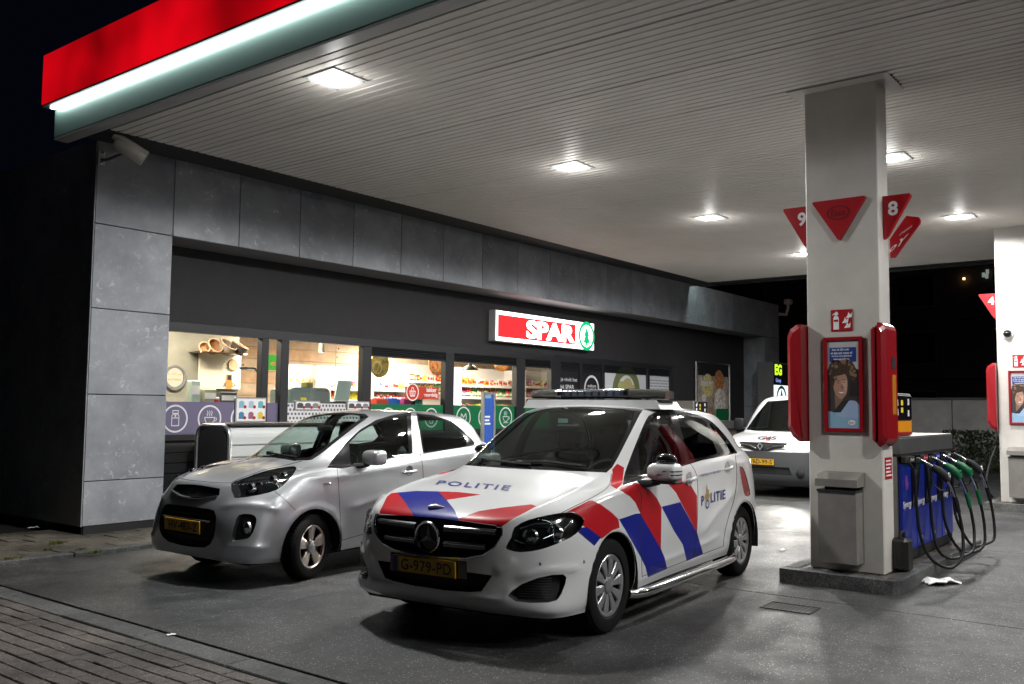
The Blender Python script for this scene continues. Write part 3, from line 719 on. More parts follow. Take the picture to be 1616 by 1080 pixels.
def wheel(parent, x, y, r, wd, style, side, steer=0., rimr=None):
    """wheel as a part of the car; side -1 = visible side"""
    o = bpy.data.objects.new('wheel', None); link(o, parent); o.location = (x, y, r); o.rotation_euler = (0, 0, steer)
    rr = rimr or r*.66; h = wd/2; s = side
    prof = [(rr, -h*.82), (rr+.012, -h*.98), (r-.035, -h), (r-.012, -h*.9), (r, -h*.7), (r, h*.7), (r-.012, h*.9), (r-.035, h), (rr+.012, h*.98), (rr, h*.82), (rr-.012, h*.6), (rr-.012, -h*.6)]
    t = B().lathe(prof, axis='y', n=56, closed=True).o('tyre', M_rubber, o, smooth=35)
    b = B()
    for k in range(56):                                   # tread blocks
        a = 2*math.pi*(k+.5)/56
        for q in (-.52, 0, .52):
            c0, c1 = math.cos(a-.035), math.cos(a+.035); s0, s1 = math.sin(a-.035), math.sin(a+.035); yy = q*h; e = h*.2
            b.add([(c0*(r-.004), yy-e, s0*(r-.004)), (c1*(r-.004), yy-e, s1*(r-.004)), (c1*(r-.004), yy+e, s1*(r-.004)), (c0*(r-.004), yy+e, s0*(r-.004)),
                   (c0*(r+.005), yy-e, s0*(r+.005)), (c1*(r+.005), yy-e, s1*(r+.005)), (c1*(r+.005), yy+e, s1*(r+.005)), (c0*(r+.005), yy+e, s0*(r+.005))], [(4, 5, 6, 7), (0, 1, 5, 4), (3, 7, 6, 2), (0, 4, 7, 3), (1, 2, 6, 5)])
    b.o('tread', M_rubber, o)
    f = h*.72*s
    B().lathe([(rr+.004, f+.012*s), (rr-.006, f+.016*s), (rr-.018, f+.004*s), (rr-.022, f-.05*s), (rr-.03, f-.1*s), (.05, f-.11*s), (0, f-.11*s)], axis='y', n=48).o('rim_barrel', M_gloss if style == 'five' else M_black, o, smooth=30)
    sp = B()
    def bar(a, r0, r1, w0, w1, d0, d1, th=.014):
        ca, sa = math.cos(a), math.sin(a); v = []
        K = 5
        for k in range(K):
            t_ = k/(K-1); rad = r0+(r1-r0)*t_; ww = w0+(w1-w0)*t_**1.2; dd = d0+(d1-d0)*t_+.006*math.sin(t_*math.pi)
            for (e, dp) in ((-1, dd), (-.8, dd+.005), (.8, dd+.005), (1, dd), (1, dd-th), (-1, dd-th)):
                tt = e*ww/2; v.append((ca*rad-sa*tt, f+dp*s, sa*rad+ca*tt))
        fc = [(k*6+i, k*6+(i+1) % 6, (k+1)*6+(i+1) % 6, (k+1)*6+i) for k in range(K-1) for i in range(6)]+[tuple(range(6)), tuple(range((K-1)*6, K*6))]
        sp.add(v, fc)
    if style == 'ten':
        for k in range(10): bar(2*math.pi*k/10+.1, .045, rr-.012, .030, .082, .0, .006)
        sp.lathe([(rr+.003, f+.014*s), (rr-.004, f+.019*s), (rr-.026, f+.012*s), (rr-.030, f+.0*s)], axis='y', n=48)
    else:
        for k in range(5): bar(2*math.pi*k/5+.3, .035, rr-.01, .062, .118, -.012, .004)
        sp.lathe([(rr+.003, f+.012*s), (rr-.004, f+.017*s), (rr-.016, f+.010*s), (rr-.02, f-.01*s)], axis='y', n=48)
    sp.o('wheel_trim' if style == 'ten' else 'spokes', M_silver if style == 'ten' else mat('alloy_worn', (.62, .55, .48), .28, .8), o, smooth=30)
    B().lathe([(0, f+.026*s), (.03, f+.025*s), (.052, f+.016*s), (.058, f-.01*s)], axis='y', n=24).o('hub_cap', M_silver, o, smooth=30)
    nb = 5
    bb = B()
    for k in range(nb):
        a = 2*math.pi*(k+.5)/nb+.3; bb.lathe([(0, f+.008*s), (.009, f+.008*s), (.010, f-.012*s)], (math.cos(a)*.075, 0, math.sin(a)*.075), 'y', 8)
    bb.o('wheel_bolts', M_black, o)
    return o
def plate(parent, c, txt, rz=0., tilt=0., blue=True, w=.52, h=.11):
    """Dutch number plate facing -x"""
    o = B().box(-.006, .006, -w/2, w/2, -h/2, h/2, b=.002).o('number_plate', M_plate, parent); o.location = c; o.rotation_euler = (0, tilt, 0)
    B().box(-.0085, -.006, -w/2+.003, w/2-.003, h/2-.004, h/2-.001).box(-.0085, -.006, -w/2+.003, w/2-.003, -h/2+.001, -h/2+.004).o('plate_border', M_ink, o)
    if blue: B().box(-.008, -.0065, w/2-.045, w/2-.003, -h/2+.004, h/2-.004).o('country_band', M_plblue, o)
    text(txt, 'plate_number', M_ink, o, (-.0082, -.02, 0), (0, -1, 0), ZA, width=w*.80, height=h*.66, bold=.012, spacing=1.05)
    return o
def seat(parent, x, y, m=None):
    m = m or M_seat; b = B()
    b.box(x-.25, x+.27, y-.25, y+.25, .38, .56, b=.06).o('seat_cushion', m, parent)
    o = B().box(-.07, .07, -.24, .24, 0, .62, b=.06).o('seat_back', m, parent); o.location = (x+.28, y, .52); o.rotation_euler = (0, R(14), 0)
    q = B().box(-.05, .05, -.13, .13, .66, .86, b=.045).o('headrest', m, o)
def steering(parent, x, y, z):
    b = B(); pts = [(x+.1*math.cos(t), y+.185*math.sin(t), z+.155*math.cos(t)) for t in [2*math.pi*k/24 for k in range(25)]]
    b.tube(pts, .015, 8, cap=False); b.box(x-.03, x+.02, y-.08, y+.08, z-.06, z+.05, b=.02); b.box(x-.01, x+.01, y-.17, y+.17, z-.015, z+.015)
    b.o('steering_wheel', M_int, parent)
def arch_liner(parent, x, r, y0, y1, zc):
    b = B(); n = 20; v = []
    for k in range(n+1):
        a = math.pi*1.16*k/n-.08*math.pi; v += [(x+r*math.cos(a), y0, zc+r*math.sin(a)), (x+r*math.cos(a), y1, zc+r*math.sin(a))]
    b.add(v, [(2*k, 2*k+1, 2*k+3, 2*k+2) for k in range(n)]); b.add([v[2*k+1] for k in range(n+1)], [tuple(range(n+1))]); b.o('wheel_arch_liner', M_black, parent, fix=False)
# ------------------------------------------------------------------ police car
def Zm(ox, oy, s, pts): return [(ox+x/s, oy+y/s) for x, y in pts]
YPOL = R(4.864)
pol = thing('police_car', 'white police hatchback with red and blue stripes and roof light bar', 'car', (5.3706, 4.2402, 0), YPOL)
GP = [
 [(-.79,0,.215),(-.785,.3,.215),(-.765,.56,.215),(-.665,.77,.205),(-.44,.85,.2),(0,.86,.2),(.42,.85,.22),(1.0,.845,.23),(1.6,.845,.23),(2.2,.85,.23),(2.68,.86,.23),(3.1,.82,.25),(3.33,.70,.27),(3.42,.4,.27),(3.43,0,.27)],
 [(-.865,0,.27),(-.855,.3,.27),(-.825,.57,.265),(-.71,.79,.26),(-.46,.872,.26),(0,.885,.27),(.42,.87,.29),(1.0,.868,.3),(1.6,.868,.3),(2.2,.875,.3),(2.68,.885,.3),(3.1,.85,.32),(3.37,.72,.34),(3.46,.4,.34),(3.47,0,.34)],
 [(-.895,0,.40),(-.885,.3,.40),(-.83,.56,.40),(-.70,.77,.40),(-.46,.88,.41),(0,.893,.42),(.42,.885,.44),(1.0,.882,.44),(1.6,.882,.44),(2.2,.888,.44),(2.68,.893,.45),(3.1,.86,.46),(3.39,.73,.48),(3.49,.4,.48),(3.5,0,.48)],
 [(-.905,0,.55),(-.89,.3,.55),(-.835,.56,.55),(-.70,.765,.56),(-.46,.88,.58),(0,.893,.60),(.42,.890,.60),(1,.888,.60),(1.6,.888,.60),(2.2,.892,.61),(2.68,.893,.62),(3.1,.86,.63),(3.38,.73,.65),(3.48,.4,.65),(3.49,0,.65)],
 [(-.905,0,.68),(-.89,.3,.68),(-.83,.56,.69),(-.685,.75,.70),(-.45,.865,.72),(0,.882,.76),(.42,.886,.77),(1,.888,.77),(1.6,.888,.78),(2.2,.89,.79),(2.68,.885,.80),(3.1,.85,.82),(3.36,.72,.84),(3.46,.4,.84),(3.47,0,.84)],
 [(-.88,0,.785),(-.865,.3,.79),(-.80,.55,.80),(-.635,.715,.82),(-.42,.825,.855),(0,.848,.92),(.42,.862,.955),(1.0,.874,.965),(1.6,.876,.98),(2.2,.874,1.0),(2.68,.865,1.02),(3.07,.825,1.04),(3.33,.69,1.04),(3.44,.4,1.04),(3.45,0,1.04)],
 [(-.80,0,.84),(-.785,.3,.84),(-.72,.54,.845),(-.56,.69,.87),(-.33,.79,.90),(.04,.822,.95),(.43,.848,.985),(1.0,.863,1.0),(1.6,.866,1.02),(2.2,.862,1.045),(2.67,.848,1.065),(3.05,.805,1.08),(3.32,.675,1.08),(3.425,.4,1.08),(3.43,0,1.08)],
 [(-.42,0,.945),(-.41,.3,.942),(-.38,.51,.935),(-.28,.65,.94),(-.10,.745,.955),(.20,.79,.985),(.48,.827,1.005),(1.0,.85,1.03),(1.6,.852,1.05),(2.2,.847,1.075),(2.66,.83,1.10),(3.03,.785,1.11),(3.30,.66,1.12),(3.40,.4,1.12),(3.41,0,1.12)],
 [(.10,0,1.055),(.12,.3,1.05),(.18,.5,1.04),(.28,.63,1.03),(.38,.71,1.02),(.48,.765,1.02),(.62,.805,1.03),(1.05,.832,1.055),(1.62,.835,1.08),(2.2,.825,1.105),(2.64,.805,1.13),(3.0,.755,1.14),(3.26,.63,1.16),(3.36,.38,1.17),(3.37,0,1.17)],
 [(.60,0,1.315),(.62,.28,1.31),(.67,.46,1.30),(.74,.57,1.29),(.80,.63,1.285),(.87,.685,1.275),(.97,.72,1.28),(1.22,.745,1.30),(1.66,.75,1.315),(2.2,.737,1.325),(2.62,.712,1.33),(2.92,.662,1.33),(3.12,.55,1.34),(3.2,.34,1.345),(3.22,0,1.345)],
 [(1.08,0,1.52),(1.10,.27,1.515),(1.14,.43,1.508),(1.18,.52,1.50),(1.22,.575,1.495),(1.27,.612,1.49),(1.34,.632,1.488),(1.48,.645,1.492),(1.75,.648,1.497),(2.2,.637,1.49),(2.58,.615,1.475),(2.83,.57,1.46),(2.96,.47,1.455),(3.01,.3,1.455),(3.02,0,1.46)],
 [(1.25,0,1.552),(1.26,.24,1.548),(1.29,.38,1.54),(1.32,.46,1.534),(1.36,.51,1.53),(1.4,.54,1.525),(1.46,.56,1.524),(1.58,.57,1.526),(1.8,.572,1.53),(2.2,.56,1.523),(2.52,.54,1.506),(2.74,.5,1.49),(2.85,.41,1.488),(2.89,.26,1.488),(2.9,0,1.49)],
 [(1.5,0,1.572),(1.5,.16,1.57),(1.52,.25,1.567),(1.54,.3,1.565),(1.57,.33,1.562),(1.6,.35,1.56),(1.65,.36,1.559),(1.74,.365,1.559),(1.9,.365,1.559),(2.2,.36,1.552),(2.4,.34,1.543),(2.54,.31,1.537),(2.62,.25,1.533),(2.65,.16,1.532),(2.66,0,1.533)],
 [(1.85,0,1.578),(1.85,0,1.578),(1.86,0,1.578),(1.87,0,1.578),(1.88,0,1.578),(1.9,0,1.578),(1.93,0,1.577),(1.97,0,1.576),(2.03,0,1.575),(2.1,0,1.573),(2.16,0,1.571),(2.2,0,1.57),(2.22,0,1.57),(2.24,0,1.569),(2.25,0,1.568)],
]
GK = [[(x, y, z) for x, y, z in row] for row in GP]
sh = Shell(GP, (5.3706, 4.2402), YPOL, 11, 9, 4)
def arch_lip(S_, cx, r, zc, h=.012): S_.ridge([(cx+(r+.018)*math.cos(R(a)), zc+(r+.018)*math.sin(R(a))) for a in range(-20, 201, 20)], .022, h, lambda c, n: c.y < -.6 and c.z < .8, 'side')
arch_lip(sh, 0, .365, .315); arch_lip(sh, 2.68, .358, .315)
sh.ridge([(792,830),(850,803),(905,778),(955,748)], 7, .014, lambda c, n: c.x < .45 and c.z > .74)
sh.ridge([(812,913),(849,903),(885,899),(925,897)], 6, .018, lambda c, n: c.x < -.2)
sh.ridge([(690,938),(745,943),(790,946),(802,936),(812,924)], 5, .016, lambda c, n: c.x < -.3)
sh.ridge([(780,905),(800,893),(812,880)], 7, .012, lambda c, n: c.x < -.3)
sh.ridge([(1100,850),(1120,824),(1142,796),(1166,766)], 6, .016, lambda c, n: c.y < -.6 and c.x > 1.2)
sh.ridge([(930,800),(985,778),(1040,765),(1100,752),(1165,736)], 5, .010, lambda c, n: c.y < -.6)
sh.ridge([(1020,895),(1060,880),(1110,858),(1140,842)], 5, .012, lambda c, n: c.y < -.6 and c.z < .6)
front = lambda c, n: c.x < .35
ws = lambda c, n: c.x < 1.4 and c.z > .98
sidep = lambda c, n: n.y < -.3 or c.y < -.6
for cx, r in ((0, .365), (2.68, .358)): sh.cut(circle(cx, .315, r, 40), 'side', lambda c, n: c.z < .75, part='arch')
trimw = [(600,722),(690,731),(822,740.5),(957,746),(966,738),(975,722.5),(997,679.4),(1009,655.6),(1015,646.5),(1004,645),(888,639.5),(813,641),(700,640)]
glassw = [(600,720),(700,727),(822,736.5),(951,741.2),(962,736),(970.5,718),(989,681),(1001.5,652.6),(999,649),(947,646),(888,642.6),(813,644.5),(700,642)]
sh.cut(trimw, 'px', ws, part='windscreen_trim'); sh.cut(glassw, 'px', ws, part='windscreen', only=('windscreen_trim',))
gs = lambda c, n: c.z > .9 and c.y < -.45 and c.x > .1
sidew = spline([(983,765.5),(986,747),(1000,709),(1019.4,663),(1029.8,653),(1043,648.2),(1064,647.5),(1086,651),(1108.5,658),(1123.4,666),(1138,680),(1151.6,697),(1164,715.5)], 3)+[(1144,719.5),(1108.5,726.5),(1064,740),(1026.8,753)]
sh.cut(sidew, 'px', gs, part='window_trim')
fg = [(1007.5,702),(1019.4,670.5),(1031.3,657.5),(1044.7,652.6),(1057.3,651.8),(1075.8,730.6),(1062.5,735),(1010.5,750)]
rg = [(1067.7,653.2),(1086,655.5),(1108.5,661.5),(1114.5,667),(1132.3,717),(1087.7,726.5)]
qg = [(1118.5,667.5),(1124.9,672),(1138.2,685),(1151.6,702),(1160.3,713.5),(1144.2,716.5)]
for nm, pg in (('front_door_window', fg), ('rear_door_window', rg), ('quarter_window', qg)): sh.cut(pg, 'px', gs, part=nm, only=('window_trim',))
sh.cut(spline([(798.4,863.6),(807,848),(812,832.5),(833.4,820.8),(860.6,814),(889.8,809.2),(907.3,810),(921.9,820.8),(915,836.4),(901.4,848),(876.2,859.8),(849,868.5),(821.7,871.8),(804.2,868.5)], 2, True), 'px', front, part='headlight')
sh.cut([(620,808),(674,816),(723,821.5),(792.5,831.5),(791.5,846),(781,863.6),(763,875.3),(735,880.5),(690,878.5),(640,872)], 'px', front, part='grille')
sh.cut([(620,884),(740,903.5),(777,908.4),(769,920),(759.5,933.7),(740,934.8),(702,932),(640,922)], 'px', front, part='lower_intake', only=('body',))
sh.cut([(801.3,940.5),(808,932.7),(823.6,922),(849,912.3),(872.3,907.4),(889,906.8),(894,911),(892,922),(885.9,937.6),(879,947.5),(864.5,951.2),(837.3,951.8),(814,949.2)], 'px', front, part='fog_opening')
rl = spline([(1167,737),(1172,738),(1176,746),(1181.5,765),(1184,781),(1176,783),(1172.5,770),(1169,752)], 2, True)
sh.cut(rl, 'px', lambda c, n: c.x > 2.6, part='tail_light')
sh.cut([(-.58, 1.19), (-.48, 1.42), (.1, 1.43), (.1, 1.18)], 'rear', part='rear_window')
# livery of the side
RED, BLU = 2, 3
side1 = lambda c, n: c.y < -.3
for m_, pg in ((RED, [(893,808.5),(929,790.5),(935,790),(949.3,797),(965.6,809.3),(975.8,819.5),(978,833),(965,838),(949,851),(916,827),(922,820),(905,808)]),
               (BLU, [(912,840),(917,833),(926.9,832),(948.3,848.5),(938,862)]),
               (RED, [(966,741),(974,732),(985,738),(982.3,762.6),(973.4,772.2),(963,766.3),(966.7,746)]),
               (RED, [(975.8,772.2),(984,767),(1002.2,761.4),(1014.5,766.5),(1026.7,774.6),(1036.9,786.9),(1044,801),(1043,866.3),(1010.4,810.3),(1002.2,793),(994,783.8)]),
               (BLU, [(976.8,819.9),(1002.2,811.3),(1010.4,810.3),(1043,866.3),(1049,880.6),(1052.8,897.9),(1022.6,911.5),(1018.5,894.9),(1010.4,878.6),(990,841.9)]),
               (RED, [(1039,750.2),(1050,745),(1064.4,741),(1075.6,749.2),(1076.6,760.4),(1089.9,765.5),(1100,782.8),(1100,840.9),(1075.6,795),(1067.5,778.7),(1053.2,762.4)]),
               (BLU, [(1044,800),(1073.6,792.6),(1100,840.9),(1109.8,874.5),(1083.7,885.7),(1077.6,860.2),(1063.4,837.8)])):
    sh.cut(pg, 'px', side1, m=m_, only=('body',))
sh.cut(spline([(1002,764),(1008.4,773),(1012.2,785),(1011.4,801),(1011.4,842),(1012.4,881),(1013.5,909)], 2)+[(1060,893),(1095,879)]+spline([(1098.5,846),(1100.5,801),(1100.5,766),(1097.5,746),(1089,730.5)], 2)+[(1064,738.5),(1026.8,751.5)], 'px', lambda c, n: c.y < -.5 and c.z > .2, part='front_door', only=('body',))
sh.cut(spline([(1089,730.5),(1097.5,746),(1100.5,766),(1100.5,801),(1098.5,846),(1095,879)], 2)+[(1142,862)]+spline([(1143,845),(1150,815),(1158,790),(1162,765),(1162.5,740),(1160,717)], 2)+[(1144,718.5),(1108.5,725.5)], 'px', lambda c, n: c.y < -.5 and c.z > .2, part='rear_door', only=('body',))
for sm in ([(1001.2,762.8),(1008.4,772.6),(1012.4,784.8),(1011.4,801),(1011.4,841.9),(1012.4,880.6),(1013.5,912)], [(1089.2,731.4),(1098,746),(1101,766.5),(1101,801),(1099,846),(1095,880)],
           [(1160,717),(1162.5,740),(1162,765),(1158,790),(1150,815),(1143,845),(1142,862)], [(1013.5,910),(1060,894),(1095,880),(1142,862)], [(912,838),(928,850),(941,858.5)]):
    sh.seam(sm, .9, 1, lambda c, n: c.y < -.3)
sh.seam([(886,810),(905,800),(929,788.5),(955.4,772.6),(962.5,762),(965,748)], 1.1, 1, lambda c, n: c.x < .6 and c.z > .7)
sh.mirror()
hood = lambda c, n: c.x < .3 and n.z > .25
for m_, pg in ((BLU, [(627.2,777.4),(655.7,775),(691.8,775.6),(704.7,789),(717,804.6),(724.7,821.5),(653.5,815.5),(640,793.5)]),
               (RED, [(599.5,806.8),(611,783.4),(617.8,778.3),(627.2,777.4),(640,793.5),(653.5,815.5),(599,811)]),
               (RED, [(691.8,775.6),(724.7,776.8),(759.3,780.8),(704.7,789.3)]),
               (RED, [(723.9,818),(756,806.8),(791.6,801.3),(838.4,796),(846.8,799),(807,820.6),(792.7,830.5),(724.7,821.5)])):
    sh.cut(pg, 'px', hood, m=m_, only=('body',))
sh.cut([(560,700),(560,813),(600,808.5),(674,816),(723,821.5),(793,831.5),(812,832.5),(833.4,820.8),(860.6,814),(886,809.5),(905,799.5),(929,788),(955.4,772),(962.5,761.5),(965,746),(957,742),(822,736),(690,727)], 'px', lambda c, n: c.x < .5 and n.z > .2, part='bonnet', only=('body',))
sh.done()
M_polw = carpaint('police_white', (.70, .71, .71), rough=.32)
M_polr = mat('livery_red', (.42, .006, .012), .35, 0., .2); M_polb = mat('livery_blue', (.006, .012, .22), .35, 0., .2)
PM = [M_polw, M_seam, M_polr, M_polb]
vis_ = lambda c: c[1] < 0
far_ = lambda c: c[1] > 0
bod = sh.piece('body', 'body', PM, pol)
bon = sh.piece('bonnet', 'bonnet', PM, pol)
for nm in ('front_door', 'rear_door'):
    for pr in (vis_, far_):
        d = sh.piece(nm, nm, PM, pol, pr)
        sg = -1 if pr is vis_ else 1
        px_ = (1087.5, 756) if nm == 'front_door' else (1147.5, 738.5)
        if pr is vis_: hp = sh.hit(px_)[0]; HX = getattr(sh, 'HX', {}); HX[nm] = hp; sh.HX = HX
        hp = sh.HX[nm]; y = -abs(hp.y) if sg < 0 else abs(hp.y)
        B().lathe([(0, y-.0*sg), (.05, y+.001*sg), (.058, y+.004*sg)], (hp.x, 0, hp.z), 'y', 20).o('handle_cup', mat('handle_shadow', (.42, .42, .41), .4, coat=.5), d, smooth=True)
        B().tube([(hp.x-.085, y+.012*sg, hp.z-.012), (hp.x-.075, y+.03*sg, hp.z-.005), (hp.x, y+.04*sg, hp.z), (hp.x+.075, y+.03*sg, hp.z+.005), (hp.x+.085, y+.012*sg, hp.z+.008)], [.011, .014, .015, .014, .011], 10).o('door_handle', M_polw, d, smooth=True)
sh.piece('rear_window', 'rear_window', M_tint, pol); sh.piece('windscreen_frame', 'windscreen_trim', M_gloss, pol); wsc = sh.piece('windscreen', 'windscreen', M_carglass, pol)
for pr in (vis_, far_):
    sh.piece('window_frame', 'window_trim', M_gloss, pol, pr)
    for nm in ('front_door_window', 'rear_door_window', 'quarter_window'): sh.piece(nm, nm, M_tint, pol, pr)
    # headlight: dark housing, reflectors, clear cover
    h = sh.recess('headlight', 'headlight', [M_gloss, M_gloss], pol, (.07, .02 if pr is vis_ else -.02, 0), pr, .86)
    sh.piece('lamp_cover', 'headlight', M_lens, h, pr)
    sg = 1 if pr is vis_ else -1
    for (pxx, rad) in (((831, 849), .052), ((870, 842), .05)):
        hp = sh.hit(pxx)[0]; c = (hp.x+.035, hp.y*sg, hp.z)
        B().lathe([(0, -.012), (rad*.5, -.008), (rad*.78, .006), (rad, 0), (rad*1.08, .02)], c, 'x', 24).o('projector', M_reflector, h, smooth=30)
    ln = [sh.hit(q)[0] for q in ((818, 834), (840, 827), (866, 826), (878, 834), (876, 840))]
    B().tube([(p.x+.02, p.y*sg, p.z) for p in ln], .006, 8).o('light_guide', M_chrome, h)
    ln = [sh.hit(q)[0] for q in ((812, 852), (826, 858), (858, 851), (890, 838), (904, 822))]
    B().tube([(p.x+.015, (p.y+.012)*sg, p.z) for p in ln], .005, 8).o('light_guide', M_chrome, h)
    g = sh.recess('fog_grille', 'fog_opening', [M_black, M_plas], pol, (.05, .02*sg, 0), pr, .94)
    t = sh.recess('tail_light', 'tail_light', [mat('tail_red', (.35, .01, .01), .2, coat=.8), M_gloss], pol, (-.01, .004*sg, 0), pr)
    # mesh of the fog opening
    F = sh.faces('fog_opening', pr); ids = sorted({i for f, _ in F for i in f}); cc = sh.co[ids]; b = B()
    y0, y1 = cc[:, 1].min(), cc[:, 1].max(); z0, z1 = cc[:, 2].min(), cc[:, 2].max(); c3 = cc.mean(0)
    for k in range(9):
        z = z0+(z1-z0)*(k+.7)/10
        b.tube([(c3[0]-.02+.75*abs(abs(y)-abs(c3[1]))*(1 if abs(y) > abs(c3[1]) else -.5)+.02, y, z) for y in np.linspace(y0+.05, y1-.03, 7)], .0035, 5)
    b.o('mesh_wire', M_plas, g)
for cx in (0, 2.68):
    for s_ in (-1, 1): arch_liner(pol, cx, .37, s_*.905, s_*.55, .315)
sh.recess('grille_well', 'grille', [M_black, M_black], pol, (.07, 0, 0), None, .97)
sh.recess('lower_intake', 'lower_intake', [M_black, M_plas], pol, (.06, 0, 0), None, .97)
sh.lining(pol, M_int, ('body', 'front_door', 'rear_door'))
B().box(-.7, 3.3, -.78, .78, .17, .30, b=.05).o('underbody', M_black, pol)
# grille slats, star, frame
gf = sh.faces('grille'); ids = sorted({i for f, _ in gf for i in f}); gc = sh.co[ids]
def gx(y): return -.905+.25*abs(y)**2.0
for z in (.735, .635):
    for (ya, yb) in ((.12, .49), (-.49, -.12)):
        if z < .7: ya, yb = (ya*1.0, yb*.86) if ya > 0 else (ya*.86, yb)
        ys_ = np.linspace(ya, yb, 9)
        b = B(); v = []
        for y in ys_: v += [(gx(y)+.012, y, z-.022), (gx(y)-.006, y, z-.012), (gx(y)-.006, y, z+.012), (gx(y)+.012, y, z+.022)]
        b.add(v, [(4*k+i, 4*k+i+1, 4*k+5+i, 4*k+4+i) for k in range(8) for i in range(3)]); b.o('grille_bar', mat('grille_metal', (.20, .21, .21), .3, .8), pol, smooth=30)
        B().tube([(gx(y)-.008, y, z+.012) for y in ys_], .0045, 6).o('grille_chrome', M_chrome, pol)
edge = {}
for f, _ in gf:
    for i in range(len(f)):
        k = (min(f[i], f[(i+1) % len(f)]), max(f[i], f[(i+1) % len(f)])); edge[k] = edge.get(k, 0)+1
b = B()
for (i, j), n_ in edge.items():
    if n_ == 1 and (sh.co[i][2] < .785-.1*0 and min(sh.co[i][2], sh.co[j][2]) < .775): b.tube([sh.co[i]+(-.003, 0, 0), sh.co[j]+(-.003, 0, 0)], .009, 6, cap=False)
b.o('grille_frame', M_chrome, pol, smooth=True)
SX, SZ = -.918, .676
B().lathe([(.078, SX+.03), (.098, SX+.012), (.104, SX-.004), (.098, SX-.014), (.088, SX-.012), (.084, SX+.0)], (0, 0, SZ), 'x', 48).o('star_ring', M_chrome, pol, smooth=30)
B().lathe([(0, SX+.012), (.088, SX+.012)], (0, 0, SZ), 'x', 32).o('star_disc', M_gloss, pol)
b = B()
for a in (90, 210, 330):
    ca, sa = math.cos(R(a)), math.sin(R(a)); q = 90
    tip = (SX+.004, ca*.09, SZ+sa*.09); l_ = (SX+.006, -sa*.016, SZ+ca*.016); r_ = (SX+.006, sa*.016, SZ-ca*.016); b.add([(SX-.012, 0, SZ), l_, tip, r_], [(0, 1, 2), (0, 2, 3)])
b.o('star', mat('star_silver', (.62, .63, .63), .25, .35), pol, fix=False)
plate(pol, (-.915, .03, .482), 'G-979-PD', tilt=R(-4))
B().box(-.90, -.87, -.30, .34, .42, .545, b=.01).o('plate_holder', M_gloss, pol)
# badge and letters on the bonnet
from mathutils.bvhtree import BVHTree
sh.bvh = BVHTree.FromBMesh(sh.bm)
def decal(shell, body, name, m, parent, quad, bold=0., shear=0., spacing=1., off=.003, sub=True, pts=None):
    """lettering laid on the car's skin: quad = photo pixels of text box (bl, br, tr, tl)"""
    co, f = textmesh(body, bold, shear, 0, spacing) if pts is None else pts
    lo = co.min(0); ex = co.max(0)-lo; Q = [np.array(q, float) for q in quad]; bm2 = bmesh.new()
    v = []
    for p in co:
        s_, t_ = (p[0]-lo[0])/ex[0], (p[1]-lo[1])/ex[1]
        q = Q[0]*(1-s_)*(1-t_)+Q[1]*s_*(1-t_)+Q[2]*s_*t_+Q[3]*(1-s_)*t_
        h, n_ = shell.hit(q)
        v.append((h+n_*off) if h is not None else Vector((0, 0, -5)))
    bm2.free(); b_ = B(); b_.add(v, f); return b_.o(name, m, parent, fix=False)
M_navy = mat('livery_navy', (.015, .02, .16), .4)
decal(sh, 'POLITIE', 'bonnet_lettering', M_navy, bon, Zm(600, 740, 4.489, [(392,113),(905,158),(930,122),(420,84)]), .018, 0., 1.25)
fd = [o for o in pol.children if o.name.startswith('rear_door') and 'window' not in o.name][0]
def F4(pts): return Zm(1060, 660, 4.0, pts)
decal(sh, 'P', 'door_lettering', M_navy, fd, F4([(186,555),(202,550),(202,488),(186,492)]), .03)
decal(sh, 'LITIE', 'door_lettering', M_navy, fd, F4([(244,536),(338,510),(338,450),(244,472)]), .025, 0., 1.1)
decal(sh, '« waakzaam en dienstbaar »', 'door_lettering', M_navy, fd, F4([(168,372),(322,338),(322,320),(168,354)]), .0)
def poly2(pts): return np.array([(x, y, 0) for x, y in pts]), [tuple(range(len(pts)))]
def ringp(cx, cy, r, t, n=20): return (np.array([(cx+q*math.cos(2*math.pi*k/n), cy+q*math.sin(2*math.pi*k/n), 0) for q in (r, r-t) for k in range(n)]), [(k, (k+1) % n, n+(k+1) % n, n+k) for k in range(n)])
decal(sh, '', 'emblem_flame', mat('emblem_gold', (.38, .25, .07), .4), fd, F4([(208,520),(240,512),(240,415),(208,420)]), pts=poly2([(.2,0),(.8,0),(1,.25),(.75,.45),(.85,.65),(.55,.62),(.42,1),(.28,.7),(.3,.45),(0,.3)]))
decal(sh, '', 'emblem_ring', M_navy, fd, F4([(212,575),(236,570),(236,512),(212,518)]), pts=ringp(0, 0, 1, .35))
hp, hn = sh.hit((688, 802))
B().tube([hp+Vector((-.02, .05, .004)), hp+Vector((0, 0, .012)), hp+Vector((.015, -.06, .006))], [.012, .016, .006], 10)  .o('bonnet_badge', mat('star_silver'), bon, smooth=True)
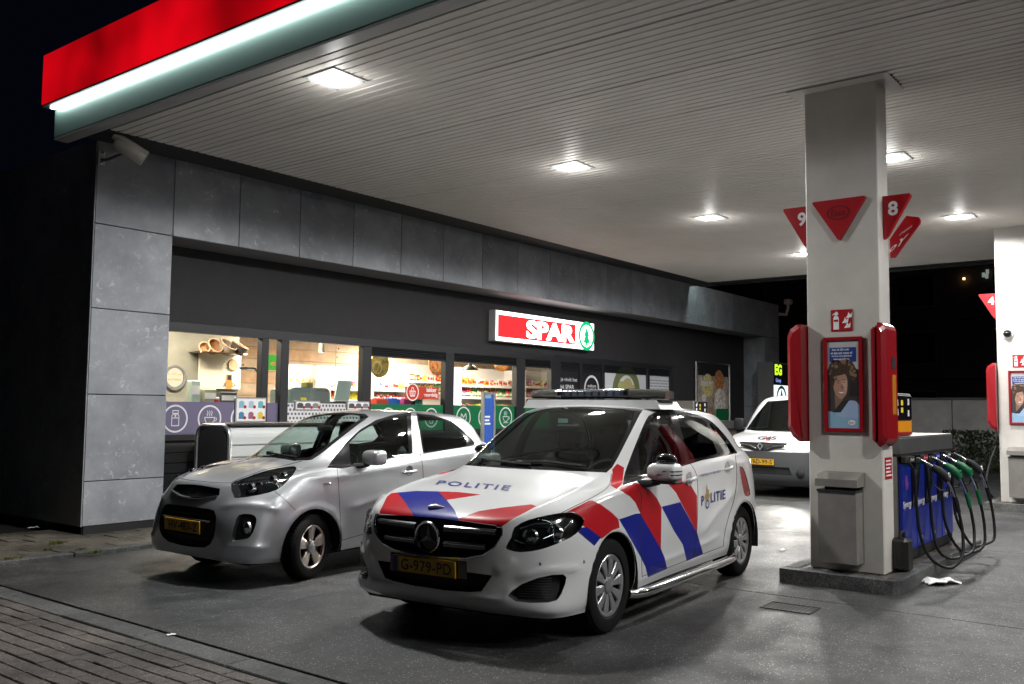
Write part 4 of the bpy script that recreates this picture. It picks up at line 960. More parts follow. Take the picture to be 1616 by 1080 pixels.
# mirrors
def mirror_housing(parent, m, c, w, h, d, sg, back=0.):
    """boxy housing with rounded edges; c = centre, faces -x; w,h half sizes, d depth"""
    pr = [(w*math.copysign(abs(math.cos(t))**.45, math.cos(t)), h*math.copysign(abs(math.sin(t))**.55, math.sin(t))) for t in [2*math.pi*k/28 for k in range(28)]]
    v = []; Ks = [(0, .55), (.06, .8), (.16, .92), (.4, 1.), (.8, 1.), (1., .96)]
    for t, e in Ks: v += [(c[0]-d/2+d*t+back*abs(p[0]+w*sg*-1)*0, c[1]+p[0]*(e if p[0]*sg > 0 else (e*.25+.75)), c[2]+p[1]*e) for p in pr]
    n_ = 28; b = B(); b.add(v, [(k*n_+i, k*n_+(i+1) % n_, (k+1)*n_+(i+1) % n_, (k+1)*n_+i) for k in range(len(Ks)-1) for i in range(n_)]+[tuple(range(n_))])
    b.o('mirror_shell', m, parent, smooth=50)
    B().add([(c[0]+d*.42, c[1]+p[0]*.94, c[2]+p[1]*.92) for p in pr], [tuple(range(n_))]).o('mirror_glass', M_mirror, parent)
def polmirror(s_):
    mb = bpy.data.objects.new('door_mirror', None); link(mb, pol); f = lambda p: (p[0], p[1]*-s_, p[2])
    c = f((.62, -1.0, 1.063)); mirror_housing(mb, M_polw, c, .115, .066, .15, s_)
    B().box(c[0]-.07, c[0]+.075, c[1]-.118, c[1]+.118, c[2]-.085, c[2]-.063, b=.01).o('mirror_base', M_black, mb)
    B().tube([f((.50, -.83, .975)), f((.56, -.90, .975)), f((.62, -.96, .985))], [.03, .028, .02], 10).o('mirror_foot', M_black, mb, smooth=True)
    for dz, y0 in ((.008, .02), (-.018, -.025)):
        B().tube([(c[0]-.074, c[1]+s_*(y0), c[2]+dz), (c[0]-.066, c[1]+s_*.095, c[2]+dz), (c[0]-.02, c[1]+s_*.116, c[2]+dz), (c[0]+.05, c[1]+s_*.117, c[2]+dz)], .0045, 6).o('mirror_slot', M_black, mb)
    v = []; cc = (c[0]-.01, c[1]+s_*.02, c[2]+.092)
    b = B(); pr = []
    for k in range(9):
        a = math.pi*k/8-math.pi/2; pr.append((math.cos(a), math.sin(a)))
    b.lathe([(p[0], p[1]) for p in pr], (0, 0, 0), 'y', 20); b.v = [(cc[0]+p[0]*.05, cc[1]+p[1]*.085, cc[2]+p[2]*.045) for p in b.v]
    b.o('extra_mirror', M_gloss, mb, smooth=80)
    return mb
polmirror(-1); mfar = polmirror(1); mfar.location = (.36, -.14, 0)
# wipers
def wiper(shell, pts, parent):
    h_ = [t_ for t_ in (shell.hit(q) for q in pts) if t_[0] is not None]; P_ = [tuple(c+n_*.016) for c, n_ in h_ if c is not None]
    if len(h_) < 2: return print('wiper missed', pts)
    B().tube(spline(P_, 4) if len(P_) > 2 else P_, .010, 6).o('wiper', M_black, parent)
    c, n_ = h_[0]; B().box(c.x-.02, c.x+.03, c.y-.03, c.y+.03, c.z-.005, c.z+.03, b=.008).o('wiper_pivot', M_black, parent)
wiper(sh, [(820,733),(845,731.5),(870,732.5),(898,736.5),(925,739.5)], pol); wiper(sh, [(738,727),(765,728),(785,730.5),(815,734),(838,736)], pol)
# roof bar with plinth
rb = bpy.data.objects.new('light_bar', None); link(rb, pol); 
v = []; prof = [(-.66, 0), (-.63, .055), (.63, .055), (.66, 0)]
b = B(); b.prism([(-.67, 1.525), (-.62, 1.60), (.62, 1.60), (.67, 1.525)], 'x', 1.30, 1.74); b.o('bar_plinth', M_polw, rb)
xc = 1.50; zc = 1.652
def barseg(name, y0, y1, m, r0=1., r1=1.):
    pr = rrect(-.15, .15, -.04, .042, .035, 4); v = []
    K = 8
    for k in range(K+1):
        t = k/K; y = y0+(y1-y0)*t; e = r0+(r1-r0)*t**3
        v += [(xc+p[0]*e+.03*(1-e), y, zc-.04+(p[1]+.04)*(e*.5+.5)) for p in pr]
    n_ = len(pr); bb_ = B(); bb_.add(v, [(k*n_+i, k*n_+(i+1) % n_, (k+1)*n_+(i+1) % n_, (k+1)*n_+i) for k in range(K) for i in range(n_)]+[tuple(range(n_)), tuple(range(K*n_, (K+1)*n_))]); return bb_.o(name, m, rb, smooth=40)
M_clearbar = mat('bar_lens', (.20, .20, .185), .1, .3, trans=.4); M_darkbar = mat('bar_lens_dark', (.05, .06, .08), .15, trans=.3, coat=.5)
barseg('bar_lens', -.34, -.66, M_clearbar, 1, .62); barseg('bar_lens', .34, .66, M_clearbar, 1, .62); barseg('bar_centre', -.31, .31, M_darkbar)
for y in (-.325, .325): B().prism(rrect(-.158, .158, -.046, .048, .038, 4), 'y', y-.016, y+.016).o('bar_clamp', M_gloss, rb).location = (xc, 0, zc)
for k in range(8): B().box(xc-.152, xc-.10, -.27+k*.07, -.225+k*.07, zc-.022, zc+.022).o('bar_module', mat('led_module', (.12, .13, .16), .25, .5), rb)
B().box(xc-.16, xc+.16, -.66, .66, zc-.062, zc-.045).o('bar_base', M_black, rb)
# sill tubes, wheels
for s_ in (-1, 1):
    pts = spline([(.30, s_*.86, .215), (.40, s_*.905, .208), (.6, s_*.925, .206), (1.4, s_*.93, .206), (2.2, s_*.925, .208), (2.36, s_*.89, .212)], 4)
    B().tube(pts, .036, 14).o('side_tube', M_chrome, pol, smooth=True)
    B().lathe([(0, 0), (.034, 0), (.036, .02)], (.285, s_*.855, .215), 'x', 14).o('tube_cap', M_black, pol)
for (x, s_) in ((0, -1), (2.68, -1), (0, 1), (2.68, 1)): wheel(pol, x, s_*.775, .316, .205, 'ten', s_)
# cabin
for (x, y) in ((1.15, -.37), (1.15, .37), (2.05, -.38), (2.05, .38)): seat(pol, x, y)
b = B(); b.box(.32, .78, -.70, .70, .72, .98, b=.06); b.o('dashboard', M_dash, pol)
B().box(.10, .40, -.66, .66, .9, 1.0, b=.02).o('dashboard_top', M_dash, pol)
steering(pol, .86, -.37, .95)
B().box(.95, .98, -.10, .12, 1.33, 1.39, b=.01).o('inner_mirror', M_black, pol)
B().box(.93, .935, .0, .09, 1.405, 1.44).o('toll_tag', mat('tag_green', (.3, .5, .42), .5), pol)
B().lathe([(0, .03), (.03, .025), (.045, 0)], (.42, -.55, 1.0), 'z', 16).o('dash_beacon', M_gloss, pol, smooth=True)
B().box(2.45, 3.2, -.7, .7, .5, 1.02, b=.05).o('boot_load', M_int, pol)
B().box(1.66, 1.70, -.64, .15, .5, 1.30).o('divider', M_int, pol)
# small bumper details
for s_ in (1, -1):
    for q in ((852, 890), (921, 886.5)):
        h_, n_ = sh.hit(q); B().lathe([(0, -.004), (.011, -.003), (.013, .002)], (0, 0, 0), 'x', 12).o('parking_sensor', mat('sensor_grey', (.38, .38, .37), .4), pol).location = (h_.x, h_.y*s_, h_.z)
# ------------------------------------------------------------------ silver hatchback
YKIA = R(1.0)
kloc = (5.374-.74*math.sin(-YKIA)*-1*0-math.sin(YKIA)*.74, 6.454+math.cos(YKIA)*.74)
kia = thing('silver_hatchback', 'small silver five-door hatchback parked between the shop and the police car', 'car', (*kloc, 0), YKIA)
GS = [
 [(-.72,0,.215),(-.715,.28,.215),(-.69,.53,.21),(-.58,.70,.2),(-.33,.74,.19),(0,.765,.2),(.4,.76,.21),(.95,.755,.22),(1.4,.755,.22),(1.9,.76,.22),(2.385,.765,.22),(2.62,.73,.24),(2.78,.6,.26),(2.83,.35,.26),(2.835,0,.26)],
 [(-.74,0,.27),(-.73,.28,.27),(-.715,.53,.265),(-.60,.72,.255),(-.36,.772,.25),(0,.788,.26),(.4,.778,.28),(.95,.773,.29),(1.4,.773,.29),(1.9,.778,.29),(2.385,.788,.29),(2.64,.75,.3),(2.82,.62,.32),(2.87,.35,.32),(2.875,0,.32)],
 [(-.765,0,.42),(-.755,.28,.42),(-.72,.52,.42),(-.60,.71,.42),(-.36,.785,.42),(0,.796,.43),(.4,.787,.44),(.95,.782,.44),(1.4,.782,.44),(1.9,.787,.44),(2.385,.797,.45),(2.65,.765,.46),(2.85,.63,.48),(2.90,.35,.48),(2.905,0,.48)],
 [(-.75,0,.58),(-.74,.28,.58),(-.695,.51,.585),(-.565,.69,.60),(-.35,.78,.61),(0,.794,.62),(.4,.788,.62),(.95,.785,.62),(1.4,.785,.62),(1.9,.79,.63),(2.385,.796,.64),(2.65,.765,.65),(2.84,.63,.67),(2.89,.35,.67),(2.895,0,.67)],
 [(-.715,0,.70),(-.705,.28,.70),(-.645,.49,.71),(-.51,.65,.73),(-.33,.755,.75),(0,.782,.78),(.4,.787,.79),(.95,.787,.79),(1.4,.787,.8),(1.9,.79,.81),(2.385,.785,.82),(2.63,.75,.84),(2.81,.62,.86),(2.86,.35,.86),(2.865,0,.86)],
 [(-.655,0,.815),(-.64,.27,.815),(-.575,.47,.825),(-.43,.61,.85),(-.24,.71,.88),(.02,.745,.925),(.4,.768,.945),(.95,.772,.955),(1.4,.774,.975),(1.9,.772,1.0),(2.37,.762,1.03),(2.61,.72,1.05),(2.77,.59,1.05),(2.82,.34,1.05),(2.825,0,1.05)],
 [(-.60,0,.855),(-.585,.27,.855),(-.52,.46,.86),(-.38,.59,.88),(-.19,.68,.91),(.06,.72,.95),(.41,.752,.972),(.95,.758,.985),(1.4,.76,1.005),(1.9,.757,1.035),(2.36,.745,1.065),(2.59,.70,1.085),(2.75,.575,1.09),(2.80,.33,1.09),(2.805,0,1.09)],
 [(-.30,0,.94),(-.29,.26,.935),(-.25,.43,.93),(-.15,.55,.935),(-.02,.64,.95),(.18,.69,.975),(.44,.735,.99),(.96,.745,1.01),(1.4,.747,1.03),(1.9,.742,1.06),(2.34,.725,1.095),(2.57,.68,1.11),(2.72,.56,1.12),(2.77,.32,1.12),(2.775,0,1.12)],
 [(.18,0,1.02),(.19,.26,1.015),(.23,.44,1.01),(.30,.55,1.0),(.36,.62,.995),(.43,.675,.995),(.54,.715,1.0),(.98,.73,1.03),(1.42,.732,1.055),(1.9,.725,1.085),(2.33,.70,1.12),(2.54,.65,1.135),(2.68,.53,1.15),(2.73,.31,1.155),(2.735,0,1.155)],
 [(.54,0,1.235),(.55,.25,1.23),(.58,.42,1.225),(.63,.51,1.22),(.68,.57,1.215),(.74,.615,1.21),(.82,.64,1.215),(1.1,.66,1.235),(1.46,.665,1.255),(1.9,.655,1.27),(2.28,.63,1.285),(2.47,.585,1.29),(2.57,.47,1.295),(2.61,.28,1.30),(2.615,0,1.30)],
 [(.93,0,1.425),(.94,.24,1.42),(.96,.38,1.415),(.99,.46,1.41),(1.02,.51,1.405),(1.06,.545,1.402),(1.12,.562,1.402),(1.26,.575,1.408),(1.52,.578,1.415),(1.9,.57,1.412),(2.2,.552,1.405),(2.36,.515,1.40),(2.45,.42,1.40),(2.48,.25,1.405),(2.485,0,1.408)],
 [(1.08,0,1.462),(1.09,.22,1.458),(1.11,.34,1.45),(1.14,.41,1.444),(1.17,.455,1.44),(1.2,.485,1.437),(1.25,.5,1.437),(1.36,.51,1.44),(1.57,.512,1.444),(1.9,.505,1.442),(2.14,.49,1.436),(2.27,.455,1.432),(2.34,.37,1.432),(2.37,.22,1.435),(2.375,0,1.438)],
 [(1.3,0,1.485),(1.3,.15,1.483),(1.32,.23,1.48),(1.33,.28,1.477),(1.35,.31,1.475),(1.37,.33,1.473),(1.41,.34,1.472),(1.48,.345,1.473),(1.62,.345,1.474),(1.85,.34,1.472),(2.0,.33,1.468),(2.1,.3,1.465),(2.15,.24,1.463),(2.17,.15,1.463),(2.175,0,1.464)],
 [(1.55,0,1.49),(1.55,0,1.49),(1.56,0,1.49),(1.57,0,1.49),(1.58,0,1.49),(1.6,0,1.49),(1.62,0,1.489),(1.66,0,1.489),(1.7,0,1.488),(1.75,0,1.487),(1.8,0,1.486),(1.83,0,1.485),(1.85,0,1.484),(1.86,0,1.484),(1.87,0,1.484)],
]
sk = Shell(GS, kloc, YKIA, 10, 8, 4)
arch_lip(sk, 0, .33, .285); arch_lip(sk, 2.385, .325, .285)
sk.ridge([(470,755),(535,752),(600,742),(667,731)], 5, .010, lambda c, n: c.y < -.5)
sk.ridge([(545,805),(600,786),(665,764)], 6, .014, lambda c, n: c.y < -.5)
sk.ridge([(367,757),(400,742),(440,728),(474,716)], 5, .012, lambda c, n: c.x < .4 and c.z > .75)
sk.ridge([(345,800),(380,797),(420,800),(445,806)], 6, .016, lambda c, n: c.x < -.2); sk.ridge([(345,866),(385,864),(430,868)], 6, .014, lambda c, n: c.x < -.2)
for cx, r in ((0, .33), (2.385, .325)): sk.cut(circle(cx, .285, r, 40), 'side', lambda c, n: c.z < .7, part='arch')
wsk = lambda c, n: c.x < 1.3 and c.z > .95
sk.cut([(340,708),(374,712.5),(464,727.5),(492,726),(511,713),(527,700),(560,674),(582,658),(576,653.5),(529,650.5),(474,652),(400,660)], 'px', wsk, part='windscreen_trim')
sk.cut([(330,705),(374.3,709.6),(464,723.9),(489,721.5),(508,710),(523,697),(556,670.5),(573.5,658.4),(571,656),(529,653.4),(474.3,654.7),(400,662)], 'px', wsk, part='windscreen', only=('windscreen_trim',))
gk = lambda c, n: c.z > .88 and c.y < -.4 and c.x > .1
sk.cut([(516,738.5),(530,719),(547,698),(568,678.4),(594,662.8),(620,655),(648.5,651),(651,716),(620,723),(586,731.8),(539.3,739.6)], 'px', gk, part='window_trim')
sk.cut([(551,699),(566,684),(583.5,672.9),(609.5,661.5),(642,655.5),(645.5,714.5),(600,725.5),(554,735)], 'px', gk, part='front_door_window', only=('window_trim',))
sk.cut([(657,652.5),(684.8,655.6),(712,665),(726,676),(745,694),(752,703),(742,704.5),(700,711),(668,716.5)], 'px', gk, part='window_trim')
sk.cut([(660,655.5),(684.8,658.9),(710.8,668),(722,678),(737,694),(735,703.5),(700,709.5),(670.5,714)], 'px', gk, part='rear_door_window', only=('window_trim',))
sk.cut([(-.50, 1.17), (-.42, 1.37), (.1, 1.39), (.1, 1.165)], 'rear', part='rear_window')
fk = lambda c, n: c.x < .35
sk.cut(spline([(364.6,763.9),(383.3,755.4),(421.6,742.6),(455,736.5),(467.4,737.3),(464.2,746.8),(451.4,761.7),(436.5,773.4),(411,780.9),(374.8,786.2),(368.4,782)], 2, True), 'px', fk, part='headlight')
sk.cut([(285,762),(320,766.5),(347,771.3),(346,782),(315,787.3),(290,786)], 'px', fk, part='grille')
sk.cut([(270,796),(300,799.5),(330,803.5),(338,806),(341,815),(340,835),(337,850),(331,860),(322,864.5),(300,863),(270,858)], 'px', fk, part='lower_intake')
sk.cut(spline([(376.9,812.9),(396.3,811.8),(404.6,818.4),(402.6,832),(395,847),(385,852),(368.4,855.4),(365.2,849),(370.5,827.7)], 2, True), 'px', fk, part='fog_opening')
sk.cut(spline([(367,848),(373,822),(380,815),(397,814)], 2)+[(376.9,812.9)], 'px', fk) if False else None
sk.cut(spline([(532,741),(534,760),(535,779.5),(537.7,829.7),(540,853)], 2)+[(600,835),(664,815)]+spline([(668,780),(668,745),(663,714.5)], 2)+[(620,723),(586,731.8)], 'px', lambda c, n: c.y < -.4 and c.z > .2, part='front_door', only=('body',))
for sm in ([(532,740),(534,760),(535,779.5),(537.7,829.7),(540,853)], [(662.8,714.5),(666.7,734),(668,760),(668,790)], [(433.3,775.6),(450,789),(466.3,805.4)], [(540,853),(600,835),(664,815)]):
    sk.seam(sm, .9, 1, lambda c, n: c.y < -.3)
sk.seam([(280,754.8),(315,759.6),(345,762),(366.3,762.2)], .9, 1, fk); sk.seam([(366,761),(384,753.5),(420,741),(443,736.5),(462,731.5),(477,727.7)], 1.0, 1, fk)
sk.mirror()
sk.cut([(215,700),(260,757),(280,754.8),(315,759.6),(345,762),(366.3,762.2),(384,753.5),(420,741),(443,736.5),(462,731.5),(479,727),(464,723),(374,708),(300,700)], 'px', lambda c, n: c.x < .5 and n.z > .25, part='bonnet', only=('body',))
sk.done()
def silverpaint():
    m = mat('silver_metallic', (.48, .495, .51), .33, .62, coat=1.); return m
M_sil = silverpaint(); KM = [M_sil, M_seam]
sk.piece('body', 'body', KM, kia); kbon = sk.piece('bonnet', 'bonnet', KM, kia)
for pr in (vis_, far_):
    sg = 1 if pr is vis_ else -1
    d = sk.piece('front_door', 'front_door', KM, kia, pr)
    hp = sk.HP = sk.hit((646, 745))[0] if pr is vis_ else sk.HP
    y = hp.y*sg; e = -sg
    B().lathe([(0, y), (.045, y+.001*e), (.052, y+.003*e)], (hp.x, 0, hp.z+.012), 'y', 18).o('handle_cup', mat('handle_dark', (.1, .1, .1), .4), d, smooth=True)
    B().tube([(hp.x-.085, y+.010*e, hp.z-.008), (hp.x-.07, y+.03*e, hp.z), (hp.x, y+.04*e, hp.z+.004), (hp.x+.07, y+.03*e, hp.z+.008), (hp.x+.085, y+.010*e, hp.z+.012)], [.012, .016, .017, .016, .012], 10).o('door_handle', M_sil, d, smooth=True)
    sk.piece('window_frame', 'window_trim', M_gloss, kia, pr)
    for nm in ('front_door_window', 'rear_door_window'): sk.piece(nm, nm, M_carglass, kia, pr)
    h = sk.recess('headlight', 'headlight', [M_gloss, M_gloss], kia, (.06, .02*sg, 0), pr, .9)
    sk.piece('lamp_cover', 'headlight', M_lens, h, pr)
    for (q, rad) in (((389, 772), .050), ((424, 758), .042), ((441, 751), .034)):
        p = sk.hit(q)[0]; B().lathe([(0, -.02), (rad*.6, -.012), (rad, 0), (rad*1.1, .03)], (p.x+.048, (p.y+.022)*sg, p.z-.008), 'x', 22).o('projector', M_reflector, h, smooth=30)
    p = sk.hit((405, 764))[0]; B().box(p.x, p.x+.03, p.y*sg-.05, p.y*sg+.05, p.z-.014, p.z+.012, b=.008).o('light_bar', M_chrome, h)
    g = sk.recess('fog_surround', 'fog_opening', [M_black, M_plas], kia, (.04, .02*sg, 0), pr, .9)
    p = sk.hit((385, 834))[0]; B().lathe([(0, -.012), (.03, -.008), (.052, .004), (.058, .02)], (p.x+.022, (p.y+.012)*sg, p.z), 'x', 22).o('fog_lamp', M_reflector, g, smooth=30)
    p = sk.hit((517, 763))[0]; B().tube([(p.x-.05, (p.y-.004)*sg, p.z-.004), (p.x, (p.y-.009)*sg, p.z), (p.x+.05, (p.y-.004)*sg, p.z+.004)], [.006, .013, .005], 8).o('side_indicator', M_chrome, kia, smooth=True)
    for cx in (0, 2.385): arch_liner(kia, cx, .335, -.80*sg, -.48*sg, .285)
    mb = bpy.data.objects.new('door_mirror', None); link(mb, kia)
    mb.location = (0, 0, 0) if sg > 0 else (.34, -.15, 0)
    c = (.64, -.885*sg, 1.045); mirror_housing(mb, M_sil, c, .10, .072, .14, -sg)
    B().tube([(.52, -.74*sg, .965), (.58, -.80*sg, .97), (.62, -.85*sg, .985)], [.026, .024, .02], 8).o('mirror_foot', M_black, mb)
sk.piece('rear_window', 'rear_window', M_carglass, kia); sk.piece('windscreen_frame', 'windscreen_trim', M_gloss, kia); sk.piece('windscreen', 'windscreen', M_carglass, kia)
g = sk.recess('grille', 'grille', [M_black, M_black], kia, (.035, 0, 0), None, .96)
F = sk.faces('grille'); ids = sorted({i for f, _ in F for i in f}); cc = sk.co[ids]; b = B()
zb = {}
for p in cc:
    k = round(p[1]/.05); zb[k] = min(zb.get(k, (9, 0, 0)), (p[2], p[0], p[1]))
pts = [(v_[1]-.004, v_[2], v_[0]+.004) for k, v_ in sorted(zb.items())]
B().tube(pts, .008, 8).o('grille_chrome', M_chrome, g, smooth=True)
hp = sk.hit((303.5, 775))[0]
b = B(); b.add([(hp.x-.004+.0, hp.y+.065*math.cos(R(a)), hp.z+.028*math.sin(R(a))) for a in range(0, 360, 15)], [tuple(range(24))]); b.o('badge_plate', M_chrome, g)
B().add([(hp.x-.006, hp.y+.056*math.cos(R(a)), hp.z+.021*math.sin(R(a))) for a in range(0, 360, 15)], [tuple(range(24))]).o('badge_field', M_gloss, g)
text('KIA', 'badge_lettering', M_chrome, g, (hp.x-.008, hp.y, hp.z), (0, -1, 0), ZA, width=.075, height=.022, bold=.02)
li = sk.recess('lower_intake', 'lower_intake', [M_black, M_black], kia, (.045, 0, 0), None, .97)
for z in (.33, .39, .54, .58): B().tube([(-.735+.22*y*y, y, z) for y in np.linspace(-.33, .33, 9)], .006, 6).o('intake_bar', M_plas, li)
plate(kia, (-.785, .0, .478), 'HV-483-Z', tilt=R(-3), blue=False)
B().box(-.77, -.74, -.33, .33, .525, .54).o('plate_bracket', M_plas, kia)
sk.lining(kia, M_int, ('body', 'front_door'))
B().box(-.6, 2.7, -.68, .68, .17, .30, b=.05).o('underbody', M_black, kia)
for (x, s_) in ((0, -1), (2.385, -1), (0, 1), (2.385, 1)): wheel(kia, x, s_*.70, .281, .165, 'five', s_, steer=R(14) if x == 0 else 0, rimr=.188)
for (x, y) in ((.98, -.34), (.98, .34)): seat(kia, x, y, M_int)
B().box(1.6, 2.05, -.6, .6, .38, .58, b=.05).o('rear_bench', M_int, kia); B().box(2.02, 2.16, -.6, .6, .5, 1.06, b=.05).o('rear_backrest', M_int, kia)
B().box(.34, .70, -.62, .62, .68, .93, b=.05).o('dashboard', M_int, kia); B().box(.2, .45, -.6, .6, .86, .955, b=.02).o('dashboard_top', M_int, kia); steering(kia, .74, -.34, .90)
B().box(.80, .83, -.11, .11, 1.27, 1.33, b=.012).o('inner_mirror', M_black, kia)
B().tube([(.82, .03, 1.27), (.82, .03, 1.15)], .002, 4).o('pendant_cord', M_black, kia); B().lathe([(0, .03), (.018, .018), (.026, 0), (.016, -.02), (0, -.03)], (.82, .03, 1.125), 'z', 12).o('pendant', M_black, kia, smooth=True)
B().tube([(2.12, 0, 1.45), (2.30, 0, 1.66)], [.006, .003], 6).o('antenna', M_black, kia)
wiper(sk, [(400,714.5),(425,717),(445,720.5),(468,724)], kia); wiper(sk, [(352,708),(372,711.5),(392,714)], kia)
# ------------------------------------------------------------------ white van
XV = 15.45+.80; yv0 = float(onx(1200.5, 730, 15.46)[1])
van = thing('white_van', 'white delivery van with dark grey bumper and lit headlights facing the pumps', 'van', (XV, yv0, 0), 0)
GV = [
 [(-.72,0,.22),(-.71,.3,.22),(-.67,.55,.22),(-.57,.75,.22),(-.4,.87,.22),(0,.9,.22),(.5,.89,.24),(1.2,.89,.24),(1.9,.89,.24),(2.4,.9,.24),(2.7,.9,.24),(3.15,.88,.26),(3.4,.82,.28),(3.46,.5,.28),(3.46,0,.28)],
 [(-.80,0,.32),(-.79,.3,.32),(-.74,.56,.32),(-.62,.79,.32),(-.42,.9,.32),(0,.92,.33),(.5,.91,.35),(1.2,.91,.35),(1.9,.91,.35),(2.4,.915,.35),(2.7,.92,.35),(3.15,.9,.35),(3.43,.84,.36),(3.5,.5,.36),(3.5,0,.36)],
 [(-.82,0,.50),(-.81,.3,.50),(-.76,.56,.50),(-.64,.79,.51),(-.43,.905,.52),(0,.92,.52),(.5,.915,.53),(1.2,.915,.53),(1.9,.915,.53),(2.4,.918,.53),(2.7,.92,.53),(3.15,.905,.53),(3.44,.85,.53),(3.5,.5,.53),(3.5,0,.53)],
 [(-.79,0,.72),(-.78,.3,.72),(-.73,.56,.72),(-.61,.77,.74),(-.41,.89,.75),(0,.91,.76),(.5,.912,.77),(1.2,.915,.77),(1.9,.915,.77),(2.4,.915,.77),(2.7,.915,.77),(3.15,.905,.77),(3.44,.85,.77),(3.49,.5,.77),(3.49,0,.77)],
 [(-.74,0,.90),(-.73,.3,.90),(-.68,.55,.90),(-.56,.74,.92),(-.37,.85,.95),(0,.885,.98),(.5,.9,1.0),(1.2,.905,1.0),(1.9,.905,1.0),(2.4,.905,1.0),(2.7,.905,1.0),(3.15,.895,1.0),(3.43,.84,1.0),(3.48,.5,1.0),(3.48,0,1.0)],
 [(-.66,0,.97),(-.65,.3,.97),(-.6,.53,.975),(-.47,.7,.99),(-.28,.8,1.02),(.05,.84,1.06),(.5,.885,1.08),(1.2,.895,1.08),(1.9,.895,1.08),(2.4,.895,1.08),(2.7,.895,1.08),(3.15,.885,1.08),(3.42,.83,1.08),(3.47,.5,1.08),(3.47,0,1.08)],
 [(-.30,0,1.08),(-.29,.3,1.078),(-.25,.5,1.07),(-.15,.64,1.075),(0,.74,1.085),(.22,.8,1.105),(.52,.86,1.12),(1.2,.88,1.13),(1.9,.88,1.13),(2.4,.88,1.13),(2.7,.88,1.13),(3.15,.87,1.13),(3.42,.82,1.13),(3.46,.5,1.13),(3.46,0,1.13)],
 [(-.02,0,1.14),(0,.3,1.135),(.05,.52,1.13),(.12,.65,1.125),(.2,.74,1.12),(.32,.79,1.125),(.55,.835,1.145),(1.2,.865,1.17),(1.9,.87,1.17),(2.4,.87,1.17),(2.7,.87,1.17),(3.15,.86,1.17),(3.41,.81,1.17),(3.45,.5,1.17),(3.45,0,1.17)],
 [(.36,0,1.45),(.37,.3,1.445),(.41,.5,1.44),(.46,.62,1.435),(.52,.69,1.43),(.6,.735,1.43),(.78,.77,1.44),(1.3,.81,1.47),(1.9,.82,1.48),(2.4,.82,1.48),(2.7,.82,1.48),(3.13,.81,1.48),(3.38,.77,1.48),(3.42,.5,1.48),(3.42,0,1.48)],
 [(.75,0,1.74),(.76,.29,1.735),(.79,.47,1.725),(.83,.57,1.715),(.88,.63,1.71),(.94,.67,1.71),(1.05,.695,1.715),(1.4,.74,1.735),(1.9,.75,1.74),(2.4,.75,1.74),(2.7,.75,1.74),(3.1,.74,1.73),(3.33,.7,1.72),(3.37,.45,1.72),(3.37,0,1.73)],
 [(.98,0,1.81),(.99,.26,1.805),(1.02,.4,1.80),(1.05,.48,1.795),(1.09,.53,1.79),(1.14,.56,1.79),(1.22,.58,1.792),(1.5,.62,1.8),(1.9,.63,1.805),(2.3,.63,1.805),(2.6,.63,1.8),(2.95,.62,1.79),(3.14,.58,1.785),(3.18,.38,1.785),(3.18,0,1.79)],
 [(1.4,0,1.83),(1.4,0,1.83),(1.42,0,1.83),(1.45,0,1.83),(1.5,0,1.83),(1.55,0,1.83),(1.62,0,1.83),(1.75,0,1.83),(1.95,0,1.83),(2.15,0,1.83),(2.3,0,1.83),(2.45,0,1.825),(2.55,0,1.82),(2.6,0,1.82),(2.62,0,1.82)],
]
sv = Shell(GV, (XV, yv0), 0, 6, 5)
for cx in (0, 2.7): sv.cut(circle(cx, .32, .37, 32), 'side', lambda c, n: c.z < .8, part='arch')
sv.cut([(-.70, 1.16), (-.60, 1.42), (-.49, 1.695), (0, 1.735), (.2, 1.735), (.2, 1.14), (-.4, 1.135)], 'front', lambda c, n: c.x < .95 and n.x < -.3, part='windscreen')
sv.cut([(-.95, .2), (-.95, .80), (-.62, .80), (-.5, .80), (.2, .80), (.2, .2)], 'front', lambda c, n: c.x < -.2, part='bumper')
sv.cut([(-.88, .84), (-.86, .97), (-.74, 1.0), (-.5, .965), (-.40, .90), (-.44, .845), (-.60, .82)], 'front', lambda c, n: c.x < -.1, part='headlight')
sv.cut([(-.44, .955), (-.12, .955), (.2, .97), (.2, .80), (-.14, .80), (-.42, .885)], 'front', lambda c, n: c.x < -.4, part='grille', only=('body', 'bumper'))
sv.cut([(-.55, .40), (.2, .40), (.2, .54), (-.50, .54)], 'front', lambda c, n: c.x < -.4, part='lower_intake')
sv.cut([(.62, 1.17), (.95, 1.60), (1.15, 1.66), (1.6, 1.66), (1.6, 1.19)], 'side', lambda c, n: c.z > 1., part='door_window')
sv.mirror(); sv.done()
M_vanw = carpaint('van_white', (.72, .72, .72)); M_vang = mat('bumper_grey', (.04, .042, .045), .6, bump=.1, bscale=200)
sv.piece('body', 'body', [M_vanw, M_seam], van); sv.piece('bumper', 'bumper', [M_vang], van); sv.piece('windscreen', 'windscreen', M_carglass, van)
vg = sv.recess('grille', 'grille', [M_black, M_vang], van, (.03, 0, 0), None, .98); sv.recess('lower_intake', 'lower_intake', [M_black, M_vang], van, (.04, 0, 0), None, .97)
